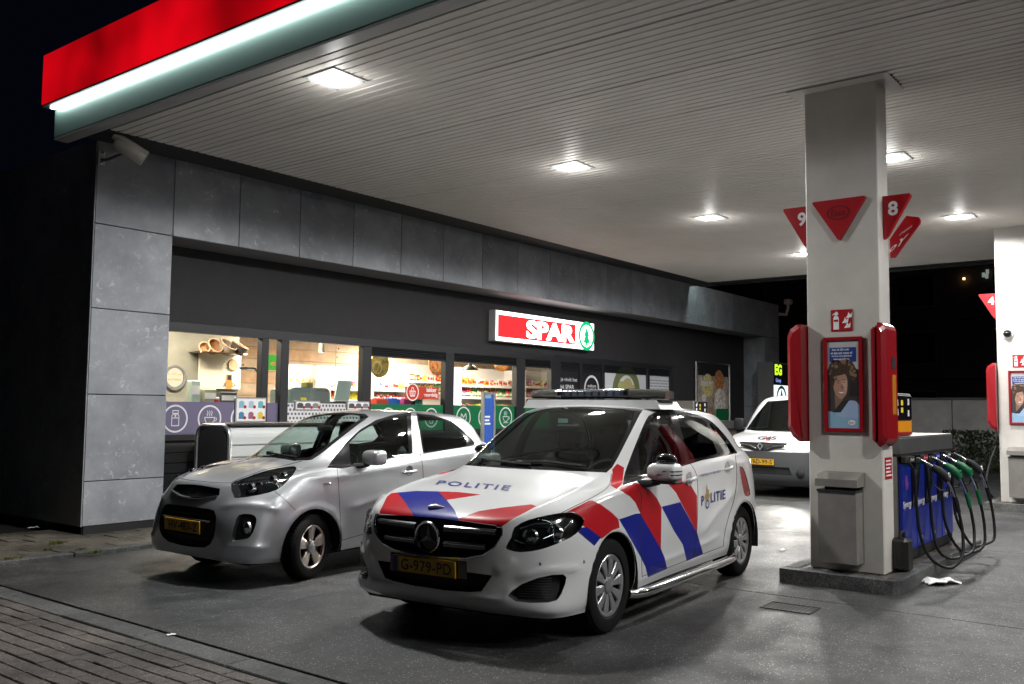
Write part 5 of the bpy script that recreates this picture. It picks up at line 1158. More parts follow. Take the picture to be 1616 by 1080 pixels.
for pr in (vis_, far_):
    sg = 1 if pr is vis_ else -1
    sv.piece('door_window', 'door_window', M_tint, van, pr)
    h = sv.recess('headlight', 'headlight', [emat('headlight_glow', (1., .97, .9), 40.) if pr is vis_ else emat('headlight_glow_far', (1., .97, .9), 3.), M_chrome], van, (.03, .01*sg, 0), pr, .95); sv.piece('lamp_cover', 'headlight', M_lens, h, pr)
    sp = bpy.data.lights.new('beam', 'SPOT'); sp.energy = 260 if pr is vis_ else 160; sp.spot_size = R(70); sp.spot_blend = .8; sp.shadow_soft_size = .06; sp.color = (1., .95, .86)
    so = link(bpy.data.objects.new('beam', sp), h); so.location = (-.78, -.62*sg, .91); so.rotation_euler = (0, R(82), 0)
    for cx in (0, 2.7): arch_liner(van, cx, .375, -.92*sg, -.55*sg, .32); wheel(van, cx, -.82*sg, .316, .195, 'ten', -sg)
    B().tube([(-.77+.02, -.10*sg, .845), (-.78+.03, -.22*sg, .90), (-.76+.03, -.42*sg, .925)], [.012, .016, .016], 8).o('grille_chrome', M_chrome, vg, smooth=True)
    B().tube([(-.775, -.12*sg, .80), (-.76, -.26*sg, .845), (-.72, -.50*sg, .86)], [.007, .009, .009], 8).o('grille_chrome', M_chrome, vg, smooth=True)
    B().lathe([(0, -.01), (.05, -.006), (.07, .01), (.09, .03)], (-.735, -.66*sg, .44), 'x', 20).o('fog_lamp', M_black, van, smooth=True)
    mb = bpy.data.objects.new('door_mirror', None); link(mb, van); mirror_housing(mb, M_black, (.62, -1.02*sg, 1.24), .10, .13, .14, -sg); B().tube([(.62, -.85*sg, 1.16), (.62, -.95*sg, 1.17)], .03, 8).o('mirror_foot', M_vang, mb)
B().prism([(0, .075), (.055, 0), (0, -.075), (-.055, 0)], 'x', -.815, -.79).o('diamond_badge', M_chrome, vg).location = (0, 0, .895)
B().prism([(0, .04), (.028, 0), (0, -.04), (-.028, 0)], 'x', -.818, -.814).o('badge_hole', M_black, vg).location = (0, 0, .895)
plate(van, (-.845, 0, .625), 'VBD-99-S')
sv.bvh = BVHTree.FromBMesh(sv.bm)
def vsq(pts): return Zm(1140, 540, 4.156, pts)
decal(sv, 'G4S', 'bonnet_lettering', M_ink, van, vsq([(232,642),(358,642),(358,620),(232,620)]), .04, .15)
decal(sv, '', 'bonnet_mark', mat('mark_red', (.45, .02, .03), .4), van, vsq([(285,648),(320,648),(310,618),(275,618)]), pts=poly2([(0,0),(1,0),(.9,.3),(.4,.35),(.5,1),(.2,1)]))
sv.lining(van, M_int, ('body',), zmin=.9)
B().box(-.6, 3.3, -.8, .8, .2, .34, b=.05).o('underbody', M_black, van); B().box(.3, .75, -.74, .74, .8, 1.14, b=.06).o('dashboard', M_int, van)
for y in (-.4, .4): seat(van, 1.2, y, M_int)
B().box(1.7, 1.74, -.8, .8, .4, 1.75).o('bulkhead', M_int, van)
B().tube([(.0, -.3, 1.15), (.12, -.55, 1.2)], .012, 6).o('wiper', M_black, van)
# ================================================================== pump islands
M_col = mat('pillar_paint', (.54, .52, .48), .42, rvar=.12, var=.12, vscale=1.6, bump=.04, bscale=20)
M_redp = mat('red_plastic', (.26, .005, .010), .3, coat=.2); M_reds = mat('red_sign', (.36, .008, .014), .35)
M_steel = mat('brushed_steel', (.36, .35, .33), .38, .8, var=.08, vscale=3); M_binm = mat('bin_grey', (.19, .18, .165), .5, .1, var=.18, vscale=4)
M_skin = mat('print_skin', (.36, .20, .14), .45); M_hair = mat('print_hair', (.045, .025, .016), .45, var=.6, vscale=40); M_hair2 = mat('print_hair_light', (.20, .12, .07), .45, var=.5, vscale=60)
M_pgrey = mat('print_grey', (.42, .42, .44), .4); M_pblue = mat('print_blue', (.015, .04, .20), .4); M_plb = mat('print_sky', (.22, .38, .52), .4); M_pshirt = mat('print_shirt', (.30, .40, .58), .4); M_pbrown = mat('print_brown', (.04, .035, .035), .4)
M_orange = mat('orange_print', (.75, .28, .01), .4)
YA = (0, -1, 0)      # reading direction on faces that look towards -x
def island(x0, x1, y0, y1, label):
    t = thing('pump_island', label, 'pump island', (x0, y0, 0)); t.location = (0, 0, 0)
    pts = [(x0, y0+.10), (x0+.03, y0+.03), (x0+.10, y0), (x1, y0), (x1, y1), (x0, y1)]
    inn = [(x0+.13, y0+.16), (x0+.16, y0+.13), (x0+.2, y0+.13), (x1-.13, y0+.13), (x1-.13, y1-.13), (x0+.13, y1-.13)]
    ns = int((x1-x0)/.9)
    for k in range(ns):
        a, b_ = x0+.12+(x1-x0-.12)*k/ns, x0+.12+(x1-x0-.12)*(k+1)/ns
        for yy in (y0, y1-.125): B().box(a+.003, b_-.003, yy, yy+.125, -.05, .12, b=.012).o('kerb_stone', M_kerb, t)
    B().prism([(x0, y0+.12), (x0+.02, y0+.04), (x0+.06, y0+.012), (x0+.118, y0), (x0+.118, y1), (x0, y1-.004)], 'z', -.05, .118).o('kerb_stone', M_kerb, t)
    k = 0; y = y0+.13
    while y < y1-.13:
        B().box(x0+.122, x1-.12, y+.003, min(y+.1, y1-.128)-.003, -.02, .108+.002*(k % 3), b=.004).o('island_paver', M_brick, t); y += .1; k += 1
    return t
island(8.03, 11.35, 2.20, 3.21, 'raised concrete pump island under the near white pillar')
island(15.95, 19.4, 2.04, 3.05, 'raised concrete pump island at right under the far pillar')
def ellipse(cy, cz, ry, rz_, n=28): return [(cy+ry*math.cos(2*math.pi*k/n), cz+rz_*math.sin(2*math.pi*k/n)) for k in range(n)]
def rtri(ya, yb, zt, zb, r=.03):
    """down-pointing triangle with rounded corners, (y,z)"""
    P = [np.array(p) for p in ((ya, zt), (yb, zt), ((ya+yb)/2, zb))]; out = []
    for i in range(3):
        a, p, c = P[i-1], P[i], P[(i+1) % 3]; u = (a-p)/np.linalg.norm(a-p); v = (c-p)/np.linalg.norm(c-p)
        for t in np.linspace(0, 1, 5): out.append(tuple((1-t)**2*(p+u*r)+2*t*(1-t)*p+t*t*(p+v*r)))
    return out
def column_set(dx, dy, which, numL, numR):
    near = which == 'near'
    X0, X1, Ya, Yb = 8.32+dx, 8.63+dx, 2.38+dy, 3.03+dy
    c = thing('canopy_pillar', 'white painted square canopy pillar %s' % ('standing in front of the blue pumps' if near else 'cut off by the right edge'), 'pillar', (X0, Ya, 0)); c.location = (0, 0, 0)
    B().box(X0, X1, Ya, Yb, .112, CZ+.02, b=.008).o('shaft', M_col, c)
    if near:
        B().box(X0-.15, X1+.09, Ya-.14, Yb+.12, CZ-.010, CZ-.002).o('ceiling_plate', M_col, c)
        for k in range(5): B().box(X0-.05+k*.07, X0-.02+k*.07, Ya-.155, Ya-.142, CZ-.008, CZ-.001).o('plate_notch', M_black, c)
    # emblem triangle
    if near:
        t = thing('pillar_emblem', 'red triangular emblem plate on the front of the near pillar', 'emblem', (X0, 0, 0)); t.location = (0, 0, 0)
        B().prism(rtri(2.465, 2.963, 3.447, 3.058), 'x', X0-.045, X0-.002).o('plate', M_reds, t)
        b = B(); n_ = 32; b.add([(X0-.048, 2.714+q*math.cos(2*math.pi*k/n_), 3.32+q*.62*math.sin(2*math.pi*k/n_)) for q in (.105, .09) for k in range(n_)], [(k, (k+1) % n_, n_+(k+1) % n_, n_+k) for k in range(n_)]); mm = mat('emblem_dark_red', (.13, .004, .008), .4)
        b.o('emblem_ring', mm, t, fix=False); text('Esso', 'emblem_lettering', mm, t, (X0-.048, 2.714, 3.32), YA, ZA, width=.13, height=.06, bold=.02)
        B().box(X0+.09, X0+.12, Ya-.005, Ya, .3, .31)
    # pump number signs on both sides
    if numL:
        t = thing('pump_number_sign', 'red triangular sign with the number %s left of the %s pillar' % (numL, which), 'sign', (X0, Yb, 3)); t.location = (0, 0, 0)
        B().prism([(Yb+.002, 3.46), (Yb+.262, 3.46), (Yb+.272, 3.45), (Yb+.268, 3.435), (Yb+.075, 3.09), (Yb+.002, 3.0)], 'x', X0+.14, X0+.18).o('plate', M_reds, t); text(numL, 'number', M_white, t, (X0+.137, Yb+.088, 3.34), YA, ZA, height=.13, bold=.03)
    if numR:
        t = thing('pump_number_sign', 'red triangular sign with the number %s right of the %s pillar' % (numR, which), 'sign', (X0, Ya, 3)); t.location = (0, 0, 0)
        B().prism([(Ya-.002, 3.46), (Ya-.23, 3.46), (Ya-.24, 3.45), (Ya-.236, 3.435), (Ya-.04, 3.10), (Ya-.002, 3.07)], 'x', X0+.14, X0+.20).o('plate', M_reds, t); text(numR, 'number', M_white, t, (X0+.137, Ya-.09, 3.34), YA, ZA, height=.13, bold=.03)
        t = thing('lane_sign', 'slanted red board showing below the number 8 sign', 'sign', (X0, Ya, 3)); t.location = (0, 0, 0)
        B().prism([(Ya-.002, 2.93), (Ya-.04, 2.93), (Ya-.262, 3.22), (Ya-.268, 3.25), (Ya-.255, 3.275), (Ya-.15, 3.3), (Ya-.002, 3.1)], 'x', X0+.34, X0+.38).o('plate', M_reds, t); text('oY', 'lettering', M_white, t, (X0+.337, Ya-.075, 3.05), (0, -.8, .5), (0, -.5, .8), height=.11, bold=.02); text('DIESEL', 'lettering', M_white, t, (X0+.337, Ya-.15, 3.17), (0, -.8, .5), (0, -.5, .8), height=.035, bold=.01)
    # fire extinguisher pictogram
    t = thing('fire_sign', 'red square fire extinguisher sign on the %s pillar' % which, 'sign', (X0, 2.7, 2.3)); t.location = (0, dy, 0)
    B().box(X0-.012, X0-.002, 2.615, 2.808, 2.245, 2.44, b=.003).o('plate', M_reds, t)
    b = B(); xx = X0-.0145
    b.add([(xx, y, z) for y, z in ((2.785, 2.26), (2.735, 2.26), (2.735, 2.36), (2.742, 2.378), (2.752, 2.385), (2.768, 2.385), (2.778, 2.378), (2.785, 2.36))], [tuple(range(8))]); b.add([(xx, y, z) for y, z in ((2.772, 2.388), (2.748, 2.388), (2.738, 2.402), (2.752, 2.425), (2.79, 2.40), (2.795, 2.385), (2.775, 2.40))], [tuple(range(7))])
    for q in range(3): b.add([(xx, 2.66+.02*math.sin(q*2)+y, 2.27+q*.045+z) for y, z in ((.03, 0), (-.025, .005), (-.03, .05), (-.012, .03), (.005, .055), (.01, .028))], [tuple(range(6))])
    b.o('pictogram', M_white, t, fix=False); B().add([(xx-.001, y, z) for y, z in ((2.78, 2.33), (2.74, 2.33), (2.74, 2.35), (2.78, 2.35))], [(0, 1, 2, 3)]).o('pictogram_label', M_reds, t, fix=False)
    # framed poster
    t = thing('framed_poster', 'red framed portrait poster on the front of the %s pillar' % which, 'poster', (X0, 2.7, 1.3)); t.location = (0, dy, 0)
    y0, y1, z0, z1 = 2.530, 2.875, 1.338, 2.19
    for (a, b_, c_, d) in ((y0, y1, z1-.033, z1), (y0, y1, z0, z0+.033), (y0, y0+.033, z0+.033, z1-.033), (y1-.033, y1, z0+.033, z1-.033)): B().box(X0-.035, X0-.002, a, b_, c_, d, b=.004).o('frame_side', M_redp, t)
    p = B().box(X0-.014, X0-.003, y0+.03, y1-.03, z0+.03, z1-.03).o('print', M_pbrown, t); xx = X0-.0155
    def ar(name, pts, m, d=0): B().add([(xx-d, y, z) for y, z in pts], [tuple(range(len(pts)))]).o(name, m, p, fix=False)
    yl, yr, zl, zh = y1-.034, y0+.034, z0+.034, z1-.034; cy = (yl+yr)/2
    ar('print_sky', [(yl, zh), (yr, zh), (yr, zh-.26), (yl, zh-.26)], M_pgrey)
    ar('print_room', [(yr, zh-.27), (yr+.07, zh-.27), (yr+.09, zh-.5), (yr, zh-.5)], mat('print_dark', (.018, .016, .017), .4), .0003)
    ar('print_base', [(yl, zl), (yr, zl), (yr, zl+.10), (yr+.1, zl+.13), (yl, zl+.15)], M_plb, .0006)
    ar('print_shirt', spline([(yr, zl+.09), (yl-.08, zl+.11), (yl-.10, zl+.17), (cy-.01, zl+.235), (yr+.04, zl+.245), (yr, zl+.20)], 3), M_pshirt, .0009)
    ar('print_collar', [(yl-.04, zl+.14), (cy+.01, zl+.245), (cy-.05, zl+.25), (yl-.11, zl+.14)], M_ink, .0012)
    ar('print_neck', [(cy+.075, zl+.17), (cy+.01, zl+.25), (cy-.02, zl+.33), (cy+.08, zl+.34)], mat('print_neckskin', (.2, .11, .08), .45), .0010)
    ar('print_face', spline([(cy+.085, zl+.47), (cy+.088, zl+.36), (cy+.06, zl+.29), (cy+.02, zl+.262), (cy-.022, zl+.30), (cy-.036, zl+.37), (cy-.03, zl+.46), (cy+.02, zl+.51)], 3, True), M_skin, .0015)
    ar('print_cheek', spline([(cy+.02, zl+.42), (cy-.004, zl+.36), (cy+.0, zl+.31), (cy-.02, zl+.31), (cy-.032, zl+.37), (cy-.028, zl+.43)], 3, True), mat('print_skin_lit', (.50, .31, .23), .45), .0017)
    ar('print_hair', spline([(cy+.10, zl+.36), (cy+.128, zl+.44), (cy+.132, zl+.53), (cy+.10, zl+.60), (cy+.03, zl+.625), (cy-.05, zl+.61), (cy-.105, zl+.55), (cy-.118, zl+.47), (cy-.09, zl+.40), (cy-.06, zl+.45), (cy-.035, zl+.485), (cy+.02, zl+.475), (cy+.065, zl+.46), (cy+.08, zl+.40)], 3, True), M_hair, .0020)
    for k in range(46):
        a = random.uniform(-.25, 1.12)*math.pi; rr = random.uniform(.55, 1.05); hy, hz = cy+.008+.118*rr*math.cos(a), zl+.50+.115*rr*math.sin(a); q_ = random.uniform(.010, .018)
        ar('print_curl', [(hy+q_*math.cos(t_), hz+q_*math.sin(t_)) for t_ in [2*math.pi*q/7 for q in range(7)]], M_hair2 if (hy < cy+.02 and k % 3) or k % 5 == 0 else M_hair, .0022+.00005*k)
    for ey, sl in ((.045, 0), (-.004, .006)): ar('print_eye', [(cy+ey+.012*math.cos(t_), zl+.405+sl+.0035*math.sin(t_)) for t_ in [2*math.pi*q/8 for q in range(8)]], M_hair, .003); ar('print_brow', [(cy+ey+.017, zl+.420+sl), (cy+ey-.015, zl+.424+sl), (cy+ey-.015, zl+.428+sl), (cy+ey+.017, zl+.426+sl)], M_hair, .003)
    ar('print_nose', [(cy+.016, zl+.395), (cy-.006, zl+.360), (cy+.012, zl+.352), (cy+.022, zl+.358)], mat('print_neckskin', (.2, .11, .08), .45), .003)
    ar('print_lip', spline([(cy+.054, zl+.330), (cy+.02, zl+.302), (cy-.016, zl+.328), (cy+.02, zl+.326)], 3, True), mat('print_lips', (.22, .07, .06), .45), .003); ar('print_smile', spline([(cy+.046, zl+.326), (cy+.02, zl+.309), (cy-.008, zl+.325), (cy+.02, zl+.323)], 3, True), M_white, .0033)
    ar('print_banner', [(yl-.02, zh-.06), (yr+.022, zh-.06), (yr+.022, zh-.19), (yl-.02, zh-.19)], M_pblue, .002)
    for k, s_ in enumerate(('Scan de QR-code', 'en laat ons weten of', 'we jou een glimlach', 'bezorgd hebben.')): text(s_, 'print_text', M_white, p, (xx-.003, cy+.012-(.0 if k else -.01), zh-.08-.029*k), YA, ZA, width=(.15, .19, .18, .14)[k], height=.021, bold=.012)
    ar('print_oval', ellipse(yr+.07, zl+.052, .032, .022), M_white, .002); text('Esso', 'print_text', M_reds, p, (xx-.003, yr+.07, zl+.052), YA, ZA, width=.045, height=.018, bold=.02)
    # waste bin hung on the pillar
    t = thing('waste_bin', 'grey metal waste bin with slanted lid on the %s pillar' % which, 'bin', (X0, 2.7, .2)); t.location = (dx, dy, 0)
    xf = 8.10
    B().prism([(xf+.01, .205), (8.318, .20), (8.318, .84), (xf, .83)], 'y', 2.548, 2.876).o('container', M_binm, t)
    B().box(xf-.012, 8.30, 2.542, 2.882, .818, .838).o('bag_edge', mat('bin_bag', (.02, .02, .022), .25), t)
    b = B(); b.prism([(xf-.015, .865), (8.318, .865), (8.318, .985), (xf+.10, .975), (xf-.015, .93)], 'y', 2.530, 2.894); b.o('lid', M_binm, t)
    B().box(8.26, 8.318, 2.56, 2.87, .838, .866).o('hinge', M_black, t)
    # red service housings left and right
    def hull(name, xa, xb, ya, yb, z0, z1, out, lab):
        t = thing(name, lab, 'dispenser', (xa, ya, z0)); t.location = (0, 0, 0)
        r = min(.16, abs(yb-ya)*.8); s_ = 1 if yb > ya else -1
        prof = [(ya, z0+.02), (ya+s_*.02, z0)]
        prof = [(ya, z0), (yb-s_*r, z0+.0), (yb-s_*r*.4, z0+r*.45), (yb, z0+r*1.2), (yb, z1-r*1.0), (yb-s_*r*.25, z1-r*.4), (yb-s_*r*.8, z1), (ya, z1)]
        e = .035; cy_ = (ya+yb)/2; cz = (z0+z1)/2
        pin = [(ya, z0+e)]+[(p[0]-s_*e if abs(p[0]-ya) > .001 else p[0], cz+(p[1]-cz)*(1-2*e/(z1-z0))) for p in prof[1:-1]]+[(ya, z1-e)]
        n_ = len(prof); v = [(xa, *p) for p in pin]+[(xa+.03, *p) for p in prof]+[(xb, *p) for p in prof]
        B().add(v, [tuple(range(n_))]+[(i, (i+1) % n_, n_+(i+1) % n_, n_+i) for i in range(n_)]+[(n_+i, n_+(i+1) % n_, 2*n_+(i+1) % n_, 2*n_+i) for i in range(n_)]+[tuple(range(2*n_, 3*n_))]).o('housing', M_redp, t)
        return t
    hull('service_dispenser', X0-.16, X0+.24, Yb+.004, Yb+.14, 1.24, 2.31, 1, 'rounded red service housing on the left side of the %s pillar' % which)
    if near:
        t = hull('service_dispenser', X0-.13, X0+.22, Ya-.004, Ya-.075, 1.22, 2.30, -1, 'narrow red service housing on the right side of the near pillar')
        B().box(X0-.131, X0-.003, Ya-.003, Ya+.05, 1.26, 2.26, b=.02).o('front_flange', M_redp, t)
        B().box(X0+.06, X0+.17, Ya-.0785, Ya-.0755, 1.50, 1.85).o('instruction_label', mat('label_orange', (.45, .15, .01), .4), t); B().box(X0+.06, X0+.17, Ya-.0785, Ya-.0755, 1.90, 2.0).o('instruction_label', M_ink, t)
        t = thing('safety_sticker', 'small red notice sticker low on the right side of the near pillar', 'sticker', (X0, Ya, 1)); t.location = (0, 0, 0)
        B().box(X0+.06, X0+.26, Ya-.004, Ya-.001, .93, 1.12).o('sticker_base', M_reds, t)
        for k in range(5): B().box(X0+.08, X0+.24-.02*(k % 3), Ya-.0055, Ya-.0042, .955+k*.032, .968+k*.032).o('text_line', M_white, t)
    return c
column_set(0, 0, 'near', '9', '8')
column_set(8.03, -.155, 'far', '4', None)
t = thing('dome_camera', 'small black dome camera on the far pillar', 'camera', (16.35, 2.70, 2.93)); cpx = onx(1590, 527, 16.35); t.location = tuple(cpx)
B().lathe([(0, -.09), (.035, -.08), (.06, -.045), (.065, 0)], (0, 0, 0), 'x', 20).o('dome', M_gloss, t, smooth=True); B().lathe([(.065, -.02), (.085, -.02), (.09, 0)], (0, 0, 0), 'x', 20).o('collar', M_lampframe, t, smooth=True)
# ------------------------------------------------------------------ fuel dispenser
M_pblu = mat('pump_blue', (.005, .018, .24), .35, coat=.3); M_hose = mat('hose_rubber', (.008, .008, .008), .45); M_noz = mat('nozzle_green', (.008, .13, .045), .4); M_pyel = emat('display_glow', (1., .75, .08), .9)
def fuel_pump(loc, label, full=True):
    t = thing('fuel_dispenser', label, 'fuel pump', loc)
    B().box(0, 1.98, .0, .56, 0, .10, b=.01).o('plinth', M_black, t)
    B().box(-.002, 2.0, .03, .55, .10, 1.0).o('cabinet', M_steel, t)
    B().box(-.012, 2.0, -.02, .57, 1.0, 1.165, b=.012).o('hose_housing', mat('dark_steel', (.15, .15, .15), .4, .6, var=.12, vscale=3), t); B().box(-.006, 1.99, -.01, .56, .985, 1.0).o('shadow_gap', M_black, t)
    B().box(0, 2.0, -.018, .575, 1.166, 1.170).o('top_sheet', M_steel, t)
    B().box(.0, .60, .05, .42, 1.17, 1.58, b=.008).o('display_tower', M_steel, t)
    d = B().box(.03, .6, .042, .05, 1.32, 1.56, b=.003).o('display', M_gloss, t)
    for k, (a, z) in enumerate(((.26, 1.49), (.26, 1.42))): text('88', 'digits', M_pyel, d, (a, .0405, z), XA, ZA, height=.05, bold=.01)
    for (a, z) in ((.10, 1.49), (.10, 1.40), (.48, 1.50), (.48, 1.39)): B().box(a-.025, a+.025, .0395, .0415, z-.03, z+.03, b=.0005).o('display_label', M_white, d)
    B().box(.03, .58, .040, .049, 1.185, 1.315).o('price_panel', M_orange, t); B().box(.03, .58, .037, .0395, 1.185, 1.21).o('price_strip', M_reds, t)
    if not full: return t
    for k in range(4):
        a = .02+k*.49
        p = B().box(a, a+.30, -.012, .03, .10, .92, b=.008).o('blue_panel', M_pblu, t)
        B().box(a+.303, a+.487, -.006, .03, .10, .50).o('blue_panel', M_pblu, t)
        text('Synergy', 'lettering', M_white, p, (a+.15, -.0135, .53), XA, ZA, width=.27, height=.085, bold=.02)
        b = B(); n_ = 16; b.add([(a+.15+q*math.cos(2*math.pi*i/n_), -.0138, .17+q*math.sin(2*math.pi*i/n_)) for q in (.035, .026) for i in range(n_)], [(i, (i+1) % n_, n_+(i+1) % n_, n_+i) for i in range(n_)]); b.o('emblem', M_white, p, fix=False)
        if k == 0:
            b = B(); b.add([(a+.14+.05*math.cos(q)*(1-.3*math.sin(q*2)), -.0138, .74+.07*math.sin(q)) for q in [2*math.pi*i/14 for i in range(14)]], [tuple(range(14))]); b.o('swirl', mat('swirl_print', (.20, .05, .30), .4), p, fix=False)
        bo = B().prism([(-.055, .93), (-.055, .99), (.03, .99), (.03, .50), (-.02, .50)], 'x', a+.31, a+.48).o('nozzle_boot', M_gloss, t)
        B().box(a+.0, a+.30, -.045, .0, .925, .985, b=.006).o('grade_holder', M_black, t)
        B().box(a+.12, a+.29, -.050, -.046, .93, .98).o('grade_label', (M_plas, M_reds, mat('grade_blue', (.01, .03, .35), .4), M_plas)[k], t)
        text(('Diesel', 'Supreme', 'Euro 95', 'Diesel')[k], 'lettering', M_white, t, (a+.205, -.0515, .955), XA, ZA, width=.11, height=.022, bold=.01)
        # nozzle
        x = a+.40; gm = (M_black, M_noz, M_noz, M_black)[k]
        nz = bpy.data.objects.new('nozzle', None); link(nz, t)
        B().tube([(x, -.04, .965), (x+.015, -.11, .93), (x+.035, -.18, .88)], [.012, .013, .016], 10).o('spout', M_chrome, nz, smooth=True)
        B().tube([(x+.03, -.17, .885), (x+.05, -.22, .85), (x+.075, -.275, .795), (x+.085, -.30, .75)], [.026, .038, .040, .026], 12).o('grip', gm, nz, smooth=True)
        B().lathe([(0, 0), (.03, 0), (.034, -.012)], (x+.09, -.30, .80), 'y', 14).o('grip_cap', M_lampframe if k in (0, 3) else gm, nz)
        B().tube([(x+.035, -.16, .85), (x+.025, -.17, .72), (x+.06, -.23, .66), (x+.09, -.28, .66), (x+.095, -.30, .73)], .008, 8).o('guard', M_black, nz, smooth=True)
        B().tube([(x+.085, -.30, .75), (x+.105, -.33, .66), (x+.115, -.345, .60)], [.020, .019, .018], 10).o('swivel', M_chrome, nz, smooth=True)
        hc = M_noz if k in (1, 2) else M_hose
        B().tube([(x+.115, -.345, .605), (x+.13, -.36, .53), (x+.145, -.37, .46)], [.022, .022, .019], 10).o('hose_sleeve', hc, nz, smooth=True)
        j = (.0, -.05, .03, .05)[k]
        B().tube(spline([(a+.06, -.03, .95), (a+.13, -.075, .86), (a+.17, -.085, .6), (a+.19, -.10, .32), (a+.23+j, -.15, .10+j*.5), (a+.30+j, -.23, -.01), (a+.40+j, -.33, -.045+abs(j)), (a+.50+j*.5, -.40, .06), (a+.555, -.40, .22), (x+.16, -.385, .36), (x+.142, -.37, .47)], 6), .0145, 10).o('hose', M_hose, t, smooth=True)
    return t
fuel_pump((8.97, 2.41, .12), 'fuel dispenser with blue panels and four hoses beside the near pillar')
fuel_pump((16.9, 8.45, .12), 'fuel dispenser showing only its display head with number 5 above the police car', full=False)
o5 = bpy.data.objects['fuel_dispenser.001']; text('5', 'number', M_white, o5, (.12, .037, 1.52), XA, ZA, height=.07, bold=.02)
fuel_pump((17.0, 2.26, .12), 'grey fuel dispenser mostly hidden behind the far pillar', full=False)
ho = B().tube(spline([tuple(onx(1572, 705, 16.9)), tuple(onx(1560, 740, 16.8)), tuple(onx(1557, 770, 16.7)), tuple(onx(1566, 785, 16.8))], 6), .02, 8).o('hanging_hose', M_hose); tag(ho, 'black fuel hose hanging left of the far pillar', 'hose')
# jerrycan, paper towel, litter, drain
t = thing('jerrycan', 'black plastic jerrycan standing behind the near pillar', 'jerrycan', (8.60, 2.26, .112), R(-6))
B().box(-.07, .09, -.02, .13, 0, .30, b=.03).o('can', mat('black_plastic', (.012, .012, .012), .35), t); B().tube([(-.04, .055, .30), (-.03, .055, .345), (.05, .055, .345), (.06, .055, .30)], .014, 8).o('carry_handle', M_black, t, smooth=True); B().tube([(-.072, .01, .06), (-.075, .03, .04), (-.075, .08, .05), (-.073, .09, .2)], .006, 6).o('side_rib', M_plas, t)
def crumple(name, loc, sx, sy, h, label, cat, seed, m):
    rnd = random.Random(seed); n_ = 9; v = []
    for i in range(n_):
        for j in range(n_):
            a, b_ = i/(n_-1)-.5, j/(n_-1)-.5
            edge = 1+.25*math.sin(7*a+seed)*math.cos(5*b_)
            v.append((a*sx*edge+rnd.gauss(0, sx*.02), b_*sy*(1+.3*math.sin(6*a+seed))+rnd.gauss(0, sy*.02), max(0.003, h*(.35+.5*math.sin(9*a+4*b_+seed)*math.sin(7*b_-3*a))+rnd.uniform(0, h*.35)*(1-abs(a)))))
    o = B().add(v, [(i*n_+j, i*n_+j+1, (i+1)*n_+j+1, (i+1)*n_+j) for i in range(n_-1) for j in range(n_-1)]).o(name, m, fix=False); o.location = loc; return tag(o, label, cat)
M_paper = mat('tissue_paper', (.75, .75, .74), .9)
pp = onz(1484, 921); o = crumple('paper_towel', (pp[0], pp[1], 0), .34, .20, .05, 'crumpled white paper towel on the ground beside the pump island', 'paper', 3, M_paper); o.rotation_euler = (0, 0, R(-40))
pp = onz(270, 1003); o = crumple('paper_scrap', (pp[0], pp[1], .003), .05, .045, .008, 'tiny white paper scrap on the edging by the brick paving', 'paper', 5, M_paper)
pp = onz(1235, 869); o = crumple('paper_scrap', (pp[0], pp[1], 0), .10, .05, .02, 'small pale scrap lying left of the pump island', 'paper', 8, M_paper)
pp = onz(52, 839); o = crumple('paper_scrap', (pp[0], pp[1], .04), .12, .06, .02, 'white scrap on the sidewalk beside the dark side wall', 'paper', 9, M_paper)
t = thing('drain_grate', 'rectangular iron drain grate in the forecourt before the pump island', 'drain', (7.02, 2.72, 0), R(2)); t.scale = (.8, .72, 1)
B().box(-.16, .16, -.26, .26, -.02, .002).o('pit', M_black, t)
M_iron = mat('cast_iron', (.035, .030, .026), .6, .3)
for (a, b_, c_, d) in ((-.17, -.15, -.27, .27), (.15, .17, -.27, .27), (-.15, .15, .25, .27), (-.15, .15, -.27, -.25)): B().box(a, b_, c_, d, -.02, .007, b=.002).o('frame_bar', M_iron, t)
for k in range(10): B().box(-.15, .15, -.235+k*.05, -.219+k*.05, -.02, .004).o('grate_bar', M_iron, t)
# ================================================================== signs and gear on the facade
YS_ = 10.78
p0_ = ony(782, 488.5, YS_); p1_ = ony(937.5, 554, YS_); sx0, sx1, sz0, sz1 = p0_[0], p1_[0]-.01, p1_[2]+.0, p0_[2]
t = thing('shop_sign', 'long lit red and white SPAR sign above the shop windows', 'sign', (sx0, YS_, sz0)); t.location = (0, 0, 0)
B().box(sx0, sx1, YS_, YW-.002, sz0, sz1, b=.01).o('sign_box', mat('sign_case', (.5, .5, .5), .5), t)
M_sgw = emat('sign_white', (1., .98, .96), 4.5); M_sgr = emat('sign_red', (1., .03, .035), 1.5); M_sgg = emat('sign_green', (.01, .72, .25), .9)
B().box(sx0+.02, sx1-.01, YS_-.004, YS_-.001, sz0+.015, sz1-.015).o('sign_face', M_sgw, t)
B().box(sx0+.07, sx1-.72, YS_-.008, YS_-.005, sz0+.085, sz1-.085).o('red_field', M_sgr, t)
text('SPAR', 'lettering', emat('letter_white', (1., .95, .93), 5.), t, ((sx0*.42+sx1*.58)-.22, YS_-.035, (sz0+sz1)/2-.005), XA, ZA, width=1.66, height=.36, bold=.03, depth=.025)
cxg, czg = sx1-.33, (sz0+sz1)/2; b = B(); ring(b, cxg, czg, .31, .075, YS_-.03); b.o('green_ring', M_sgg, t, fix=False)
B().prism([(cxg, czg+.21), (cxg+.1, czg+.0), (cxg+.06, czg), (cxg+.13, czg-.15), (cxg+.03, czg-.15), (cxg+.03, czg-.2), (cxg-.03, czg-.2), (cxg-.03, czg-.15), (cxg-.13, czg-.15), (cxg-.06, czg), (cxg-.1, czg)], 'y', YS_-.034, YS_-.03).o('green_tree', M_sgg, t)
